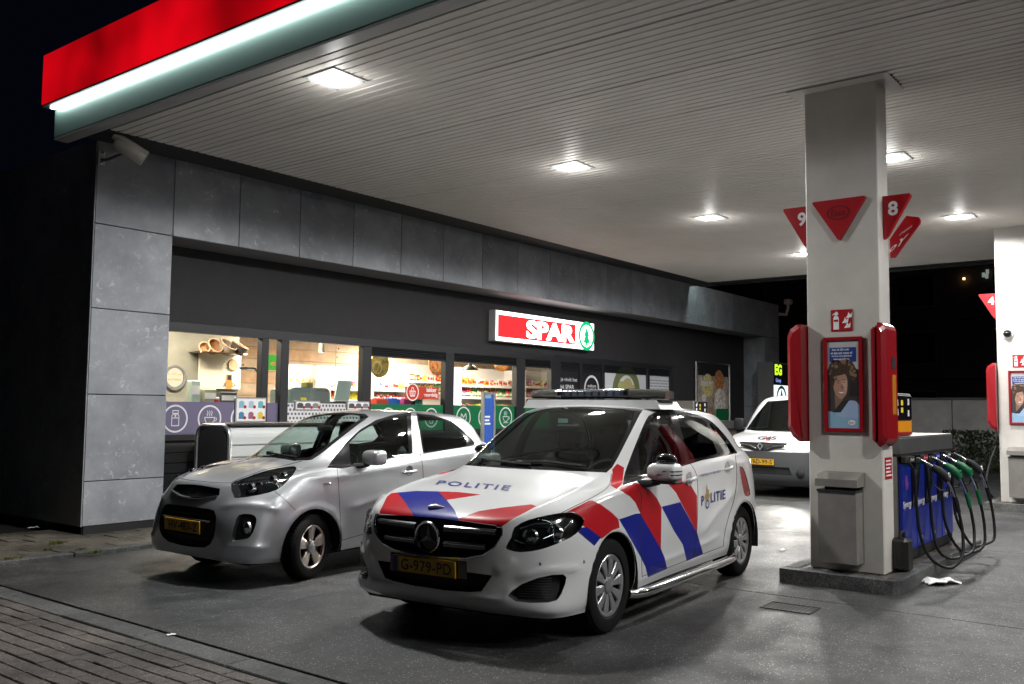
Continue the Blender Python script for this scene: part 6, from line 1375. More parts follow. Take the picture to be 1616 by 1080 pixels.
for k in (1, -1): b = B(); ring(b, cxg+.07*k, czg-.17, .05, .02, YS_-.031, 16); b.o('green_curl', M_sgg, t, fix=False)
# surveillance camera on the corner
cb = ony(160, 250, YF-.002); t = thing('security_camera', 'white tube security camera on a bracket at the building corner', 'camera', tuple(cb)); t.location = tuple(cb)
M_cream = mat('camera_cream', (.62, .60, .55), .45)
A_ = ony(186, 227, 9.62)-cb; A2 = ony(227, 253, 9.50)-cb; d_ = A2-A_
B().tube([A_-d_*.12, A_+d_*.0, A_+d_*.98, A_+d_], [.05, .075, .075, .07], 14).o('housing', M_cream, t, smooth=True); up_ = np.array([0, 0, .075])
B().tube([A_-d_*.15+up_, A_+d_*1.08+up_*.8], [.05, .06], 10).o('sun_shield', M_cream, t, smooth=True)
B().tube([(0, 0, -.02), (.02, -.10, -.03), tuple(A_+d_*.2-up_)], [.02, .018, .016], 8).o('bracket', M_binm, t, smooth=True); B().box(-.04, .04, -.012, 0, -.08, .08, b=.004).o('wall_plate', M_cream, t)
for z in (.06, -.06): B().lathe([(0, -.03), (.016, -.028), (.018, -.012)], (0, 0, z), 'y', 10).o('bolt', M_chrome, t)
# banner in a tube frame
bl, br = ony(1097, 570, YW-.06), ony(1152, 577, YW-.06); zt = (bl[2]+br[2])/2
t = thing('food_banner', 'tall food advert banner in a tube frame near the far end of the shop', 'banner', (bl[0], YW-.06, 0)); t.location = (0, 0, 0)
x0, x1 = bl[0]+.05, br[0]-.05
B().tube([(x0, YW-.06, .05), (x0, YW-.06, zt), (x1, YW-.06, zt), (x1, YW-.06, .05)], .03, 8).o('tube_frame', M_alu, t)
for k in range(12):
    z = .3+k*.2; 
    for xx in (x0+.05, x1-.05): B().box(xx-.06, xx+.06, YW-.065, YW-.055, z, z+.012).o('tie', M_white, t)
M_food = mat('food_print', (.42, .34, .28), .5, var=.7, vscale=5.); pn = B().box(x0+.09, x1-.09, YW-.066, YW-.058, .1, zt-.09).o('banner_print', M_food, t)
B().box(x0+.09, x1-.09, YW-.0675, YW-.0665, zt-.35, zt-.09).o('print_band', M_ink, pn)
xm = (x0+x1)/2
for (a, z, r_, c_) in ((-.35, 2.15, .33, (.62, .5, .2)), (.35, 2.3, .3, (.5, .2, .08)), (.4, 1.75, .36, (.75, .68, .6)), (.4, 1.75, .28, (.62, .24, .08)), (-.2, 1.2, .3, (.5, .2, .08))):
    B().add([(xm+a+r_*math.cos(R(q)), YW-.0685-.0002*r_, z+r_*math.sin(R(q))) for q in range(0, 360, 15)], [tuple(range(24))]).o('print_dish', mat('dish_%d' % int(1000*c_[0]+100*c_[1]), c_, .5, var=.7, vscale=14.), pn, fix=False)
B().box(xm+.15, x1-.09, YW-.0705, YW-.0695, .1, 1.55).o('print_green', M_green, pn)
text('&', 'lettering', M_white, pn, (xm-.55, YW-.072, 1.72), XA, ZA, height=.42, bold=.03); text('lekker', 'lettering', M_white, pn, (xm-.4, YW-.072, 2.25), XA, ZA, width=.7, height=.22, bold=.02)
# lit totem
e0, e1 = ony(1220, 571, 9.6), ony(1247, 571, 9.6)
t = thing('lit_totem', 'slim lit totem with green lettering on black beside the van', 'sign', (e0[0], 9.6, 0)); t.location = (0, 0, 0)
B().box(e0[0], e0[0]+1.1, 9.6, 10.05, 0, e0[2], b=.01).o('totem_case', mat('totem_grey', (.10, .10, .105), .5), t)
zc1 = ony(1220, 607, 9.6)[2]
B().box(e0[0]+.03, e0[0]+1.07, 9.594, 9.599, zc1, e0[2]-.05).o('upper_face', M_ink, t); B().box(e0[0]+.03, e0[0]+1.07, 9.594, 9.599, zc1-1.0, zc1-.01).o('lower_face', emat('totem_white', (.85, .95, 1.), 1.3), t)
text('EG', 'lettering', emat('totem_lime', (.62, 1., .03), 1.2), t, (e0[0]+.34, 9.590, (zc1+e0[2])/2+.10), XA, ZA, width=.50, height=.30, bold=.05); text('Group', 'lettering', emat('totem_blue', (.25, .4, 1.), 1.), t, (e0[0]+.34, 9.590, (zc1+e0[2])/2-.20), XA, ZA, width=.36, height=.14, bold=.02)
b = B(); ring(b, e0[0]+.55, zc1-.38, .36, .08, 9.590); b.prism([(e0[0]+.55, zc1-.1), (e0[0]+.68, zc1-.42), (e0[0]+.42, zc1-.42)], 'y', 9.588, 9.591); b.o('green_emblem', mat('totem_green', (.0, .12, .04), .4), t)
# poster stand
a0, a1 = ony(762.5, 619, 10.0), ony(779, 621, 10.0)
t = thing('poster_stand', 'narrow aluminium stand with a blue poster before the shop windows', 'poster stand', (a0[0], 10., 0)); t.location = (0, 0, 0)
for (p, q) in ((a0[0]-.03, a0[0]+.015), (a1[0]-.015, a1[0]+.03)): B().box(p, q, 9.97, 10.03, .04, a0[2], b=.008).o('upright', M_alu, t)
B().box(a0[0]+.015, a1[0]-.015, 9.98, 10.02, a0[2]-.04, a0[2]).o('crossbar', M_alu, t); B().box(a0[0]-.1, a1[0]+.1, 9.8, 10.2, .036, .05, b=.005).o('foot', M_alu, t)
pn = B().box(a0[0]+.016, a1[0]-.016, 9.992, 10.008, .75, a0[2]-.041).o('poster', mat('poster_blue', (.03, .10, .42), .4), t)
for k, (w_, z) in enumerate(((.16, 1.68), (.14, 1.35), (.12, 1.29), (.15, 1.23))): B().box(a0[0]+.04, a0[0]+.04+w_, 9.989, 9.9915, z, z+(.07 if k == 0 else .03)).o('print_line', M_plb if k == 0 else M_white, pn)
# silver display chest under the first windows
t = thing('display_chest', 'long silver display chest with rounded ends below the first shop windows', 'chest', (6.8, 9.75, 0)); t.location = (0, 0, 0)
c0 = ony(362, 700, 9.86); cx0 = c0[0]; ct = ony(362, 673, 9.86)[2]; L_ = 2.7
pr = rrect(9.86, 10.56, .12, ct, .14, 5)
M_chest = mat('chest_white', (.55, .57, .56), .4, coat=.3)
B().prism(pr, 'x', cx0+.03, cx0+L_).o('chest_body', M_chest, t)
B().prism([(10.21+(y-10.21)*.86, .62+(z-.62)*.9) for y, z in pr], 'x', cx0-.012, cx0+.03).o('end_panel', mat('chest_dark', (.045, .047, .05), .45), t)
b = B(); P3 = [(cx0+.0, y, z) for y, z in pr]; b.tube(P3+[P3[0]], .028, 8, cap=False); b.o('end_rim', M_alu, t, smooth=True)
for xr in (1.45, 2.98): b = B(); P3 = [(cx0+xr, y, z) for y, z in pr]; b.tube(P3+[P3[0]], .022, 8, cap=False); b.o('chrome_band', M_alu, t, smooth=True)
for k in range(5): B().box(cx0+.05, cx0+L_-.02, 9.848, 9.86, .42+k*.15, .43+k*.15).o('front_rib', M_alu, t)
B().box(cx0+.02, cx0+L_, 9.88, 10.54, ct, ct+.035, b=.01).o('lid', M_plas, t)
def board(px0, px1, pyt, pyb, rows, lab, Yb=10.0):
    a, b_ = ony(px0, pyt, Yb), ony(px1, pyt, Yb); zb = max(ony(px0, pyb, Yb)[2], ct+.03)
    t = thing('price_board', lab, 'notice board', (a[0], Yb, zb)); t.location = (0, 0, 0)
    B().box(a[0], b_[0], Yb-.01, Yb+.02, zb, a[2], b=.006).o('board_frame', M_alu, t); pn = B().box(a[0]+.02, b_[0]-.02, Yb-.0125, Yb-.0105, zb+.02, a[2]-.02).o('print', M_white, t)
    cols = [(.2, .45, .55), (.35, .5, .6), (.1, .4, .4), (.05, .2, .35), (.3, .1, .15), (.65, .5, .05)] if rows == 2 else [(.05, .05, .05), (.08, .1, .12), (.2, .19, .18)]
    w_ = b_[0]-a[0]-.04; h_ = a[2]-zb-.04
    for r_ in range(rows):
        for k in range(3):
            cx = a[0]+.02+w_*(k+.5)/3; cz = zb+.02+h_*(1-(r_+.5)/rows); c_ = cols[(r_*3+k) % len(cols)]; hw, hh = w_*(.09 if rows == 2 else .13), h_*(.16 if rows == 2 else .36)
            B().add([(cx-hw, Yb-.0135, cz-hh), (cx+hw, Yb-.0135, cz-hh), (cx+hw, Yb-.0135, cz+hh*.6), (cx+hw*.4, Yb-.0135, cz+hh), (cx-hw*.4, Yb-.0135, cz+hh), (cx-hw, Yb-.0135, cz+hh*.6)], [tuple(range(6))]).o('product_picture', mat('pic_%d' % (r_*3+k+10*rows), c_, .5), pn, fix=False)
            B().add([(cx+hw+.012+.022*math.cos(R(q)), Yb-.0145, cz-hh*.7+.022*math.sin(R(q))) for q in range(0, 360, 30)], [tuple(range(12))]).o('price_dot', M_reds, pn, fix=False)
board(371, 420, 627, 667, 2, 'framed board with six bottle pictures on the silver chest')
board(465, 505, 632, 648, 1, 'low framed board with three dark pictures behind the hatchback roof')
board(547, 583, 633, 648, 1, 'third small framed board right of the others behind the hatchback roof')
# ================================================================== inside the shop
M_wood = mat('knotty_pine', (.50, .33, .20), .55, var=.22, vscale=5.); M_wood2 = mat('pale_pine', (.52, .40, .29), .55, var=.18, vscale=5.); M_conc = mat('concrete_grey', (.25, .245, .2), .7, var=.15, vscale=3)
M_shfw = mat('shelf_white', (.75, .74, .72), .5); M_floor = mat('shop_tiles', (.35, .34, .32), .3)
fl = B().box(6.31, 20.69, YW+.16, 19.29, -.1, .03).o('shop_floor', M_floor); tag(fl, kind='structure')
ce = B().box(6.31, 20.69, YW+.16, 19.29, 2.98, 3.19).o('shop_ceiling', mat('ceiling_white', (.6, .58, .55), .8)); tag(ce, kind='structure')
BW = 15.6
bw = B().box(6.32, 20.68, BW, BW+.1, .03, 2.97).o('shop_back_wall', M_wood2); tag(bw, kind='structure')
for k in range(5):
    B().box(9.9, 13.6, BW-.02, BW-.002, 1.72+k*.25, 1.96+k*.25, b=.005).o('wall_plank', M_wood if k % 2 else M_wood2, bw); B().box(13.61, 20.6, BW-.02, BW-.002, 1.72+k*.25, 1.96+k*.25, b=.005).o('wall_plank', M_wood2, bw)
for k in range(26):
    x = random.uniform(10, 19); z = random.uniform(1.8, 2.85); B().lathe([(0, BW-.0225), (.022, BW-.0222)], (x, 0, z), 'y', 8).o('wood_knot', mat('knot_brown', (.12, .06, .03), .6), bw)
# coffee corner at the left
cw = B().box(6.32, 9.2, 12.95, 13.05, .03, 2.97).o('coffee_corner_wall', M_conc); tag(cw, kind='structure')
YC = 12.94
def cpx(x, y, Y=YC): return ony(x, y, Y)
a, b_ = cpx(313, 557), cpx(377, 615); t = thing('menu_board', 'bright cream wall board behind the coffee counter', 'board', (a[0], YC, a[2])); t.location = (0, 0, 0)
B().box(a[0], b_[0], YC-.04, YC-.002, b_[2], a[2], b=.006).o('panel', mat('cream_panel', (.82, .76, .62), .5), t)
text('LAVAZZA', 'lettering', M_ink, t, ((cpx(349, 607)[0]+cpx(369, 607)[0])/2, YC-.042, cpx(350, 607)[2]), XA, ZA, width=cpx(369, 607)[0]-cpx(349, 607)[0], height=.07, bold=.02)
q0, q1 = cpx(358, 591, YC-.05), cpx(365.5, 614, YC-.05); p_ = B().box(q0[0], q1[0], YC-.055, YC-.045, q1[2], q0[2]).o('orange_card', mat('card_orange', (.75, .22, .04), .5), t)
q0, q1 = cpx(358, 591, YC-.05), cpx(365.5, 600, YC-.05); B().box(q0[0]+.01, q1[0]-.01, YC-.058, YC-.056, q1[2], q0[2]-.01).o('dark_card', M_ink, t)
c_ = cpx(368, 576, YC-.05); B().lathe([(.0, -.02), (.07, -.015), (.09, -.02), (.10, 0)], (c_[0], YC-.04, c_[2]), 'y', 20).o('round_ornament', M_wood, t, smooth=True)
a, b_ = cpx(311, 551, 12.7), cpx(386, 557, 12.7); t = thing('wall_shelf', 'warm wooden shelf above the cream coffee board', 'shelf', (a[0], 12.7, a[2])); t.location = (0, 0, 0)
B().box(a[0], b_[0], 12.6, YC-.002, b_[2]-.02, a[2]-.03, b=.006).o('shelf_plank', M_wood, t); sz_ = a[2]-.028
for k in range(3):
    l = B().lathe([(0, 0), (.03, 0), (.03, .008)], (a[0]+.1+k*.4, 12.7, b_[2]-.03), 'z', 12).o('spot', emat('spot_glow', (1., .85, .6), 12.), t)
for k, (pxx, lab, r_) in enumerate(((322, 'small round bread basket at the left end of the wooden shelf', .09), (337, 'brown wicker basket lying open on the wooden shelf', .13), (357, 'large tilted wicker basket on the wooden shelf', .15), (376, 'dark scoop basket at the right end of the wooden shelf', .14))):
    q = cpx(pxx, 548, 12.72); t = thing('basket', lab, 'basket', (q[0], 12.72, sz_+r_*.55), 0, 'baskets on the coffee corner shelf'); t.rotation_euler = (R((70, 60, 40, 30)[k]), 0, R(20*k-20))
    B().lathe([(0, -r_*.6), (r_*.7, -r_*.6), (r_*.95, 0), (r_, r_*.5), (r_*.93, r_*.5), (r_*.88, 0), (r_*.6, -r_*.5)], (0, 0, 0), 'z', 18).o('weave', mat('wicker_%d' % k, ((.35, .2, .1), (.25, .12, .05), (.3, .25, .2), (.07, .065, .06))[k], .8), t); B().tube([(r_*.97*math.cos(R(q_)), r_*.97*math.sin(R(q_)), r_*.5) for q_ in range(0, 361, 30)], .012, 6, cap=False).o('rim', M_wood, t)
c_ = cpx(275, 596); t = thing('round_window', 'small round lit porthole in the grey wall at the left window', 'porthole', (c_[0], YC, c_[2])); 
B().lathe([(.0, -.012), (.15, -.012)], (0, 0, 0), 'y', 28).o('lit_pane', emat('porthole_glow', (1., .85, .6), 1.1), t); B().lathe([(.15, -.03), (.19, -.03), (.19, -.002)], (0, 0, 0), 'y', 28).o('ring', M_alu, t)
for z in (-.05, .04): B().box(-.12, .12, -.02, -.014, z, z+.03).o('bar', M_wood, t)
t = thing('coffee_counter', 'dark coffee counter with machines behind the first window', 'counter', (7.0, 12.2, 0)); t.location = (0, 0, 0)
B().box(6.9, 9.0, 12.05, 12.6, .03, 1.42, b=.01).o('counter_body', M_plas, t); B().box(6.88, 9.02, 12.02, 12.62, 1.42, 1.46, b=.006).o('counter_top', M_black, t)
for k, (pxx, w_, h_, m_, lab) in enumerate(((305, .16, .42, mat('pale_green_card', (.42, .52, .44), .6), 'pale green card holder on the coffee counter'), (328, .22, .30, mat('olive_card', (.35, .36, .26), .6), 'tilted olive leaflet stand on the coffee counter'), (358, .30, .26, M_plas, 'black coffee machine with a bright front on the counter'), (338, .12, .18, M_shfw, 'small white cup stack on the coffee counter'))):
    q = ony(pxx, 625, 12.1); t = thing('counter_item', lab, ('card holder', 'leaflet stand', 'coffee machine', 'cup stack')[k], (q[0], 12.1, 1.462)); B().box(-w_/2, w_/2, -.06, .06, 0, h_, b=.012).o('front', m_, t); B().box(-w_/2+.02, w_/2-.02, -.066, -.061, h_*.5, h_*.8).o('label', M_shfw if k != 3 else M_reds, t)
t = thing('chrome_stand', 'bent chrome pipe stand inside beside the first mullion', 'stand', tuple(ony(409, 640, 11.3))); q = ony(409, 640, 11.3); u = lambda x, y: tuple(ony(x, y, 11.3)-q)
B().tube([u(408, 660), u(408, 600), u(407, 588), u(402, 582), u(378, 581)], .02, 8).o('pipe', M_chrome, t, smooth=True); B().box(-.05, .03, -.02, .02, u(409, 560)[2]-.2, u(409, 560)[2], b=.01).o('white_plate', M_shfw, t)
q = ony(433, 560, 12.4); t = thing('green_poster', 'bright green poster with bread rolls in the narrow window gap', 'poster', tuple(q)); q2 = ony(441, 585, 12.4)-q
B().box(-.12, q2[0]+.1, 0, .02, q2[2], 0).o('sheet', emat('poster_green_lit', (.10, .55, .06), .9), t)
for k in range(2): B().add([(-.02+.17*k+.06*math.cos(R(q_)), -.003, q2[2]*.6+.035*math.sin(R(q_))) for q_ in range(0, 360, 30)], [tuple(range(12))]).o('roll_print', mat('roll_print', (.6, .4, .15), .6), t, fix=False)
# till unit behind the second window
q0, q1 = ony(457, 611, 11.6), ony(522, 640, 11.6); t = thing('till_cabinet', 'grey green till cabinet behind the second window', 'till', (q0[0], 11.6, 0)); t.location = (0, 0, 0)
M_till = mat('till_grey', (.13, .17, .165), .45)
B().box(q0[0], q1[0], 11.6, 12.1, .03, q0[2]-.04, b=.02).o('cabinet', M_till, t); B().prism([(q0[0]+.0, q0[2]-.04), (q1[0], q0[2]-.04), (q1[0]-.10, q0[2]), (q0[0]+.12, q0[2])], 'y', 11.62, 12.08).o('sloped_top', M_till, t)
B().box(q0[0]+.22, q0[0]+.34, 11.594, 11.599, q1[2]+.03, q1[2]+.12).o('yellow_sticker', mat('sticker_yellow', (.6, .5, .02), .5), t); B().box(q0[0]+.42, q0[0]+.56, 11.7, 11.85, q0[2]-.0, q0[2]+.09, b=.01).o('olive_box', mat('olive', (.15, .14, .03), .6), t)
q = ony(538, 633, 11.7); t = thing('till_screen', 'tall tilted pale customer screen beside the till cabinet', 'screen', (q[0], 11.7, q[2])); h_ = ony(540, 601, 11.7)[2]-q[2]
B().prism([(-.16, 0), (.16, 0), (.24, h_), (-.08, h_)], 'y', -.015, .015).o('panel', mat('screen_pale', (.36, .44, .42), .4), t); B().box(-.2, .2, -.05, .1, -.12, -.002, b=.01).o('foot', M_plas, t)
# shelves with goods
GM = [mat('goods_%d' % k, c, .45) for k, c in enumerate(((.55, .03, .03), (.62, .30, .03), (.60, .50, .06), (.10, .30, .08), (.05, .10, .40), (.62, .60, .55), (.28, .12, .05), (.50, .08, .25), (.45, .22, .10), (.7, .66, .5)))]
def goodsmesh(kind, m):
    b = B()
    if kind == 'bottle': b.lathe([(0, 0), (.030, 0), (.032, .02), (.032, .05)], n=9); b.lathe([(.0325, .05), (.0325, .11)], n=9, m=1); b.lathe([(.032, .11), (.032, .14), (.013, .19), (.013, .235), (0, .235)], n=9)
    elif kind == 'can': b.lathe([(0, 0), (.030, 0), (.033, .01), (.033, .04)], n=9); b.lathe([(.033, .04), (.033, .09)], n=9, m=1); b.lathe([(.033, .09), (.033, .115), (.027, .125), (0, .125)], n=9)
    elif kind == 'bag':
        b.add([(-.06, -.03, 0), (.06, -.03, 0), (.06, .03, 0), (-.06, .03, 0), (-.07, -.045, .1), (.07, -.045, .1), (.07, .045, .1), (-.07, .045, .1), (-.065, 0, .2), (.065, 0, .2)], [(0, 1, 5, 4), (1, 2, 6, 5), (2, 3, 7, 6), (3, 0, 4, 7), (4, 5, 9, 8), (7, 8, 9, 6), (5, 6, 9), (4, 8, 7), (0, 3, 2, 1)])
        b.add([(.035*math.cos(q), -.047, .10+.03*math.sin(q)) for q in [2*math.pi*i/8 for i in range(8)]], [tuple(range(8))], 1)
    else:
        b.box(-.034, .034, -.03, .03, 0, .15, b=.003); b.add([(-.028, -.0315, .05), (.028, -.0315, .05), (.028, -.0315, .11), (-.028, -.0315, .11)], [(0, 1, 2, 3)], 1)
    o = b.o('g', [m, random.choice((GM[5], GM[9], GM[2], GM[0]))]); me = o.data; bpy.data.objects.remove(o); return me
GME = {(k, i): goodsmesh(k, GM[i]) for k in ('bottle', 'can', 'bag', 'packet') for i in range(len(GM))}
def shelving(x0, x1, Y, zs, label, rows, where):
    t = thing('shop_shelf', label, 'shelf', (x0, Y, 0)); t.location = (0, 0, 0)
    B().box(x0, x1, Y+.36, Y+.40, .03, zs[-1]+.42).o('back_panel', M_shfw, t)
    for k in (0, 1): B().box((x0, x1-.03)[k], (x0+.03, x1)[k], Y, Y+.36, .03, zs[-1]+.40).o('side_panel', M_shfw, t)
    for z in zs:
        B().box(x0+.031, x1-.031, Y-.01, Y+.359, z-.03, z, b=.003).o('shelf_board', M_shfw, t); B().box(x0+.031, x1-.031, Y-.022, Y-.0105, z-.04, z+.012).o('price_rail', M_shfw, t)
    for (z, kind, cols, lab) in rows:
        x = x0+.07; k = 0; c = cols[0]
        while x < x1-.07:
            if k % random.choice((1, 2, 3)) == 0: c = random.choice(cols+(random.randrange(10),))
            o = link(bpy.data.objects.new({'bottle': 'bottle', 'can': 'can', 'bag': 'snack_bag', 'packet': 'packet'}[kind], GME[(kind, c)])); o.location = (x, Y+.09+random.uniform(-.02, .02), z+.001); s_ = random.uniform(.72, 1.2); o.scale = (1, 1, s_); o.rotation_euler = (0, 0, random.uniform(-.3, .3))
            tag(o, ('red', 'orange', 'yellow', 'green', 'blue', 'white', 'brown', 'pink', 'tan', 'cream')[c]+' '+lab, kind if kind != 'bag' else 'snack bag', 'goods on the %s' % where); x += {'bottle': .078, 'can': .085, 'bag': .155, 'packet': .088}[kind]; k += 1
def zat(x, y, Y): return float(ony(x, y, Y)[2])
def xat(x, y, Y): return float(ony(x, y, Y)[0])
Y3 = 13.4
shelving(xat(588, 610, Y3), xat(645, 610, Y3), Y3, [zat(600, 632, Y3), zat(600, 614.5, Y3)], 'white shelf with bottles behind the third window', [(zat(600, 614.5, Y3), 'bottle', (1, 5, 8, 9), 'bottle on the upper shelf behind the third window'), (zat(600, 632, Y3), 'can', (6, 0, 9), 'can on the lower shelf behind the third window')], 'third window shelf')
Y4 = 13.6
shelving(xat(727, 610, Y4), xat(815, 612, Y4), Y4, [zat(760, 646, Y4), zat(760, 627.4, Y4), zat(760, 609, Y4)], 'long white shelf full of drinks behind the fourth window', [(zat(760, 609, Y4), 'packet', (0, 1, 2, 5, 7), 'packet on the top shelf behind the fourth window'), (zat(760, 627.4, Y4), 'bottle', (0, 0, 3, 6), 'bottle on the middle shelf behind the fourth window'), (zat(760, 646, Y4), 'can', (0, 6, 8), 'can on the lowest shelf behind the fourth window')], 'fourth window shelf')
Y5 = 13.6
shelving(xat(829, 610, Y5), xat(872, 612, Y5), Y5, [zat(850, 645, Y5), zat(850, 628, Y5), zat(850, 611, Y5)], 'short white shelf behind the narrow fifth window', [(zat(850, 611, Y5), 'packet', (2, 4, 5, 7), 'packet on the top shelf behind the narrow fifth window'), (zat(850, 628, Y5), 'bottle', (7, 7, 0, 5), 'bottle on the middle shelf behind the narrow fifth window'), (zat(850, 645, Y5), 'bag', (0, 7), 'snack bag on the lowest shelf behind the narrow fifth window')], 'fifth window shelf')
Y2 = 13.2
shelving(xat(520, 612, Y2), xat(571, 612, Y2), Y2, [zat(540, 632, Y2), zat(540, 613, Y2)], 'white shelf with snacks right of the till', [(zat(540, 613, Y2), 'packet', (1, 5, 9, 8), 'packet on the upper shelf right of the till'), (zat(540, 632, Y2), 'bag', (0, 5, 2), 'snack bag on the lower shelf right of the till')], 'shelf right of the till')
shelving(xat(455, 610, 13.8), xat(512, 610, 13.8), 13.8, [zat(470, 609, 13.8)], 'white shelf with snack bags behind the till', [(zat(470, 609, 13.8), 'bag', (2, 5, 3, 9, 1), 'snack bag on the shelf behind the till')], 'shelf behind the till')
YB = 15.18
shelving(14.6, 17.9, YB, [zat(760, 622, YB), zat(760, 606, YB)], 'long white shelf along the plank wall at the back', [(zat(760, 606, YB), 'packet', (0, 1, 2, 3, 5), 'packet on the upper back shelf along the plank wall'), (zat(760, 622, YB), 'bottle', (1, 3, 6, 8), 'bottle on the lower back shelf along the plank wall')], 'back shelf')
# baskets of fruit on the window ledge of the third window
for k, (pxx, c_, lab) in enumerate(((597, (.55, .05, .03), 'heap of red fruit boxes behind the third window'), (616, (.02, .12, .5), 'blue crate behind the third window'), (640, (.35, .02, .15), 'dark pink crate behind the third window'), (652, (.02, .30, .28), 'teal crate at the right of the third window'))):
    q = ony(pxx, 634, 11.5); t = thing('crate', lab, 'crate', (q[0], 11.5, q[2]-.12)); m_ = mat('crate_%d' % k, c_, .5)
    for (a, b_, c2, d) in ((-.14, .14, -.1, -.09), (-.14, .14, .09, .1), (-.14, -.13, -.09, .09), (.13, .14, -.09, .09)): B().box(a, b_, c2, d, .0, .16).o('side', m_, t)
    B().box(-.13, .13, -.09, .09, 0, .02).o('bottom', m_, t)
    for j in range(5): B().lathe([(0, -.04), (.03, -.03), (.045, 0), (.03, .03), (0, .04)], (-.09+.045*j, random.uniform(-.03, .03), .15), 'z', 8).o('content', GM[(0, 4, 7, 3)[k]], t, smooth=True)
B().box(10.4, 12.0, 11.3, 11.75, .03, 1.42, b=.01).o('fruit_table', M_till); tag(bpy.data.objects['fruit_table'], 'grey green low table carrying crates behind the third window', 'table')
# hanging round food pictures
for (pxx, pyy, r_, c_, lab) in ((599, 576, .24, (.24, .20, .06), 'round salad picture hanging behind the third window'), (690, 573, .26, (.60, .22, .07), 'round pizza picture hanging at the right of the third window'), (791, 565, .30, (.66, .27, .05), 'round orange dish picture hanging behind the fourth window')):
    q = ony(pxx, pyy, 12.6); t = thing('round_picture', lab, 'picture', tuple(q), 0, 'round food pictures hanging in the shop')
    m_ = mat('food_%d' % pxx, c_, .5, var=.75, vscale=13.); B().lathe([(0, -.015), (r_, -.015), (r_, .01), (0, .01)], (0, 0, 0), 'y', 32).o('disc', m_, t)
    b = B(); ring(b, -.3*r_, -.25*r_, r_*.5, r_*.08, -.0165); b.o('disc_print', mat('food_rim', (.55, .42, .25), .5), t, fix=False); B().tube([(0, 0, r_), (0, 0, 2.97-q[2])], .004, 4).o('cord', M_black, t)
q = ony(742, 580, 12.0); t = thing('pendant_lamp', 'dark green bell pendant lamp behind the fourth window', 'lamp', tuple(q))
B().lathe([(.17, -.05), (.165, -.03), (.10, .02), (.05, .05), (.035, .12), (.0, .13)], (0, 0, 0), 'z', 24).o('shade', mat('shade_green', (.015, .022, .014), .4), t, smooth=True); B().lathe([(0, -.04), (.06, -.03), (.07, 0)], (0, 0, 0), 'z', 16).o('bulb', emat('bulb_glow', (1., .85, .6), 8.), t, smooth=True); B().tube([(0, 0, .12), (0, 0, 2.97-q[2])], .008, 6).o('cord', M_black, t)
# promo sign with basket
q0, q1 = ony(640, 610, 11.25), ony(692, 631, 11.25); t = thing('promo_sign', 'red promotion sign with a white basket circle behind the third window', 'sign', (q0[0], 11.25, q0[2])); t.location = (0, 0, 0)
B().box(q0[0], q1[0], 11.25, 11.26, q1[2], q0[2]).o('board', emat('promo_red', (.85, .10, .07), .75), t)
c_ = ony(651, 619, 11.245); B().add([(c_[0]+.15*math.cos(R(a)), 11.246, c_[2]+.15*math.sin(R(a))) for a in range(0, 360, 15)], [tuple(range(24))]).o('disc', emat('promo_red', (.85, .10, .07), .75), t, fix=False)
icon(t, 'basket', c_[0], c_[2], .155, emat('promo_white', (1, .95, .9), 1.0), 11.243)
for k, s_ in enumerate(('lekker', 'voordelig')): text(s_, 'lettering', emat('promo_white', (1, .95, .9), 1.0), t, (q1[0]-.19-.02*k, 11.246, c_[2]+.05-.10*k), XA, ZA, width=(.26, .36)[k], height=.085, bold=.02)
# lights of the shop
def shop_light(x, y, P, lab, col=(1., .86, .68), sx=1.2, sy=.25):
    t = thing('shop_light', lab, 'ceiling light', (x, y, 2.975), 0, 'tube lights of the shop ceiling'); B().box(-sx/2, sx/2, -sy/2, sy/2, -.03, -.001, b=.006).o('tray', M_shfw, t); B().box(-sx/2+.03, sx/2-.03, -sy/2+.03, sy/2-.03, -.036, -.031).o('tube', emat('tube_glow', (1., .9, .75), 14.), t)
    l = bpy.data.lights.new('tube_light', 'AREA'); l.shape = 'RECTANGLE'; l.size = sx-.1; l.size_y = sy-.08; l.energy = P; l.color = col; lo = link(bpy.data.objects.new('tube_light', l), t); lo.location = (0, 0, -.04)
for (x, y, P, lab) in ((7.6, 12.0, 70, 'shop ceiling tube over the coffee counter'), (9.9, 12.4, 90, 'shop ceiling tube over the till'), (11.6, 12.6, 110, 'shop ceiling tube over the crates'), (13.6, 12.6, 120, 'shop ceiling tube over the fourth window shelf'), (15.4, 12.6, 110, 'shop ceiling tube at the narrow fifth window'), (14.8, 14.8, 100, 'shop ceiling tube near the plank wall')): shop_light(x, y, P*1.5, lab)
for (pxx, pyy, lab) in ((568, 549, 'bright spot lamp at the right of the second window'), (508, 551, 'dim brass spot lamp above the till')):
    q = ony(pxx, pyy, 12.3); t = thing('spot_lamp', lab, 'spot lamp', tuple(q)); B().lathe([(.0, .10), (.05, .10), (.06, -.06), (.055, -.06)], (0, 0, 0), 'z', 16).o('can', mat('brass', (.35, .3, .18), .4, .6), t, smooth=40); B().lathe([(0, -.055), (.052, -.055)], (0, 0, 0), 'z', 16).o('lens', emat('spot_lens', (1., .92, .8), 25. if pxx > 550 else 5.), t); B().tube([(0, 0, .1), (0, 0, 2.97-q[2])], .012, 6).o('stem', M_black, t)
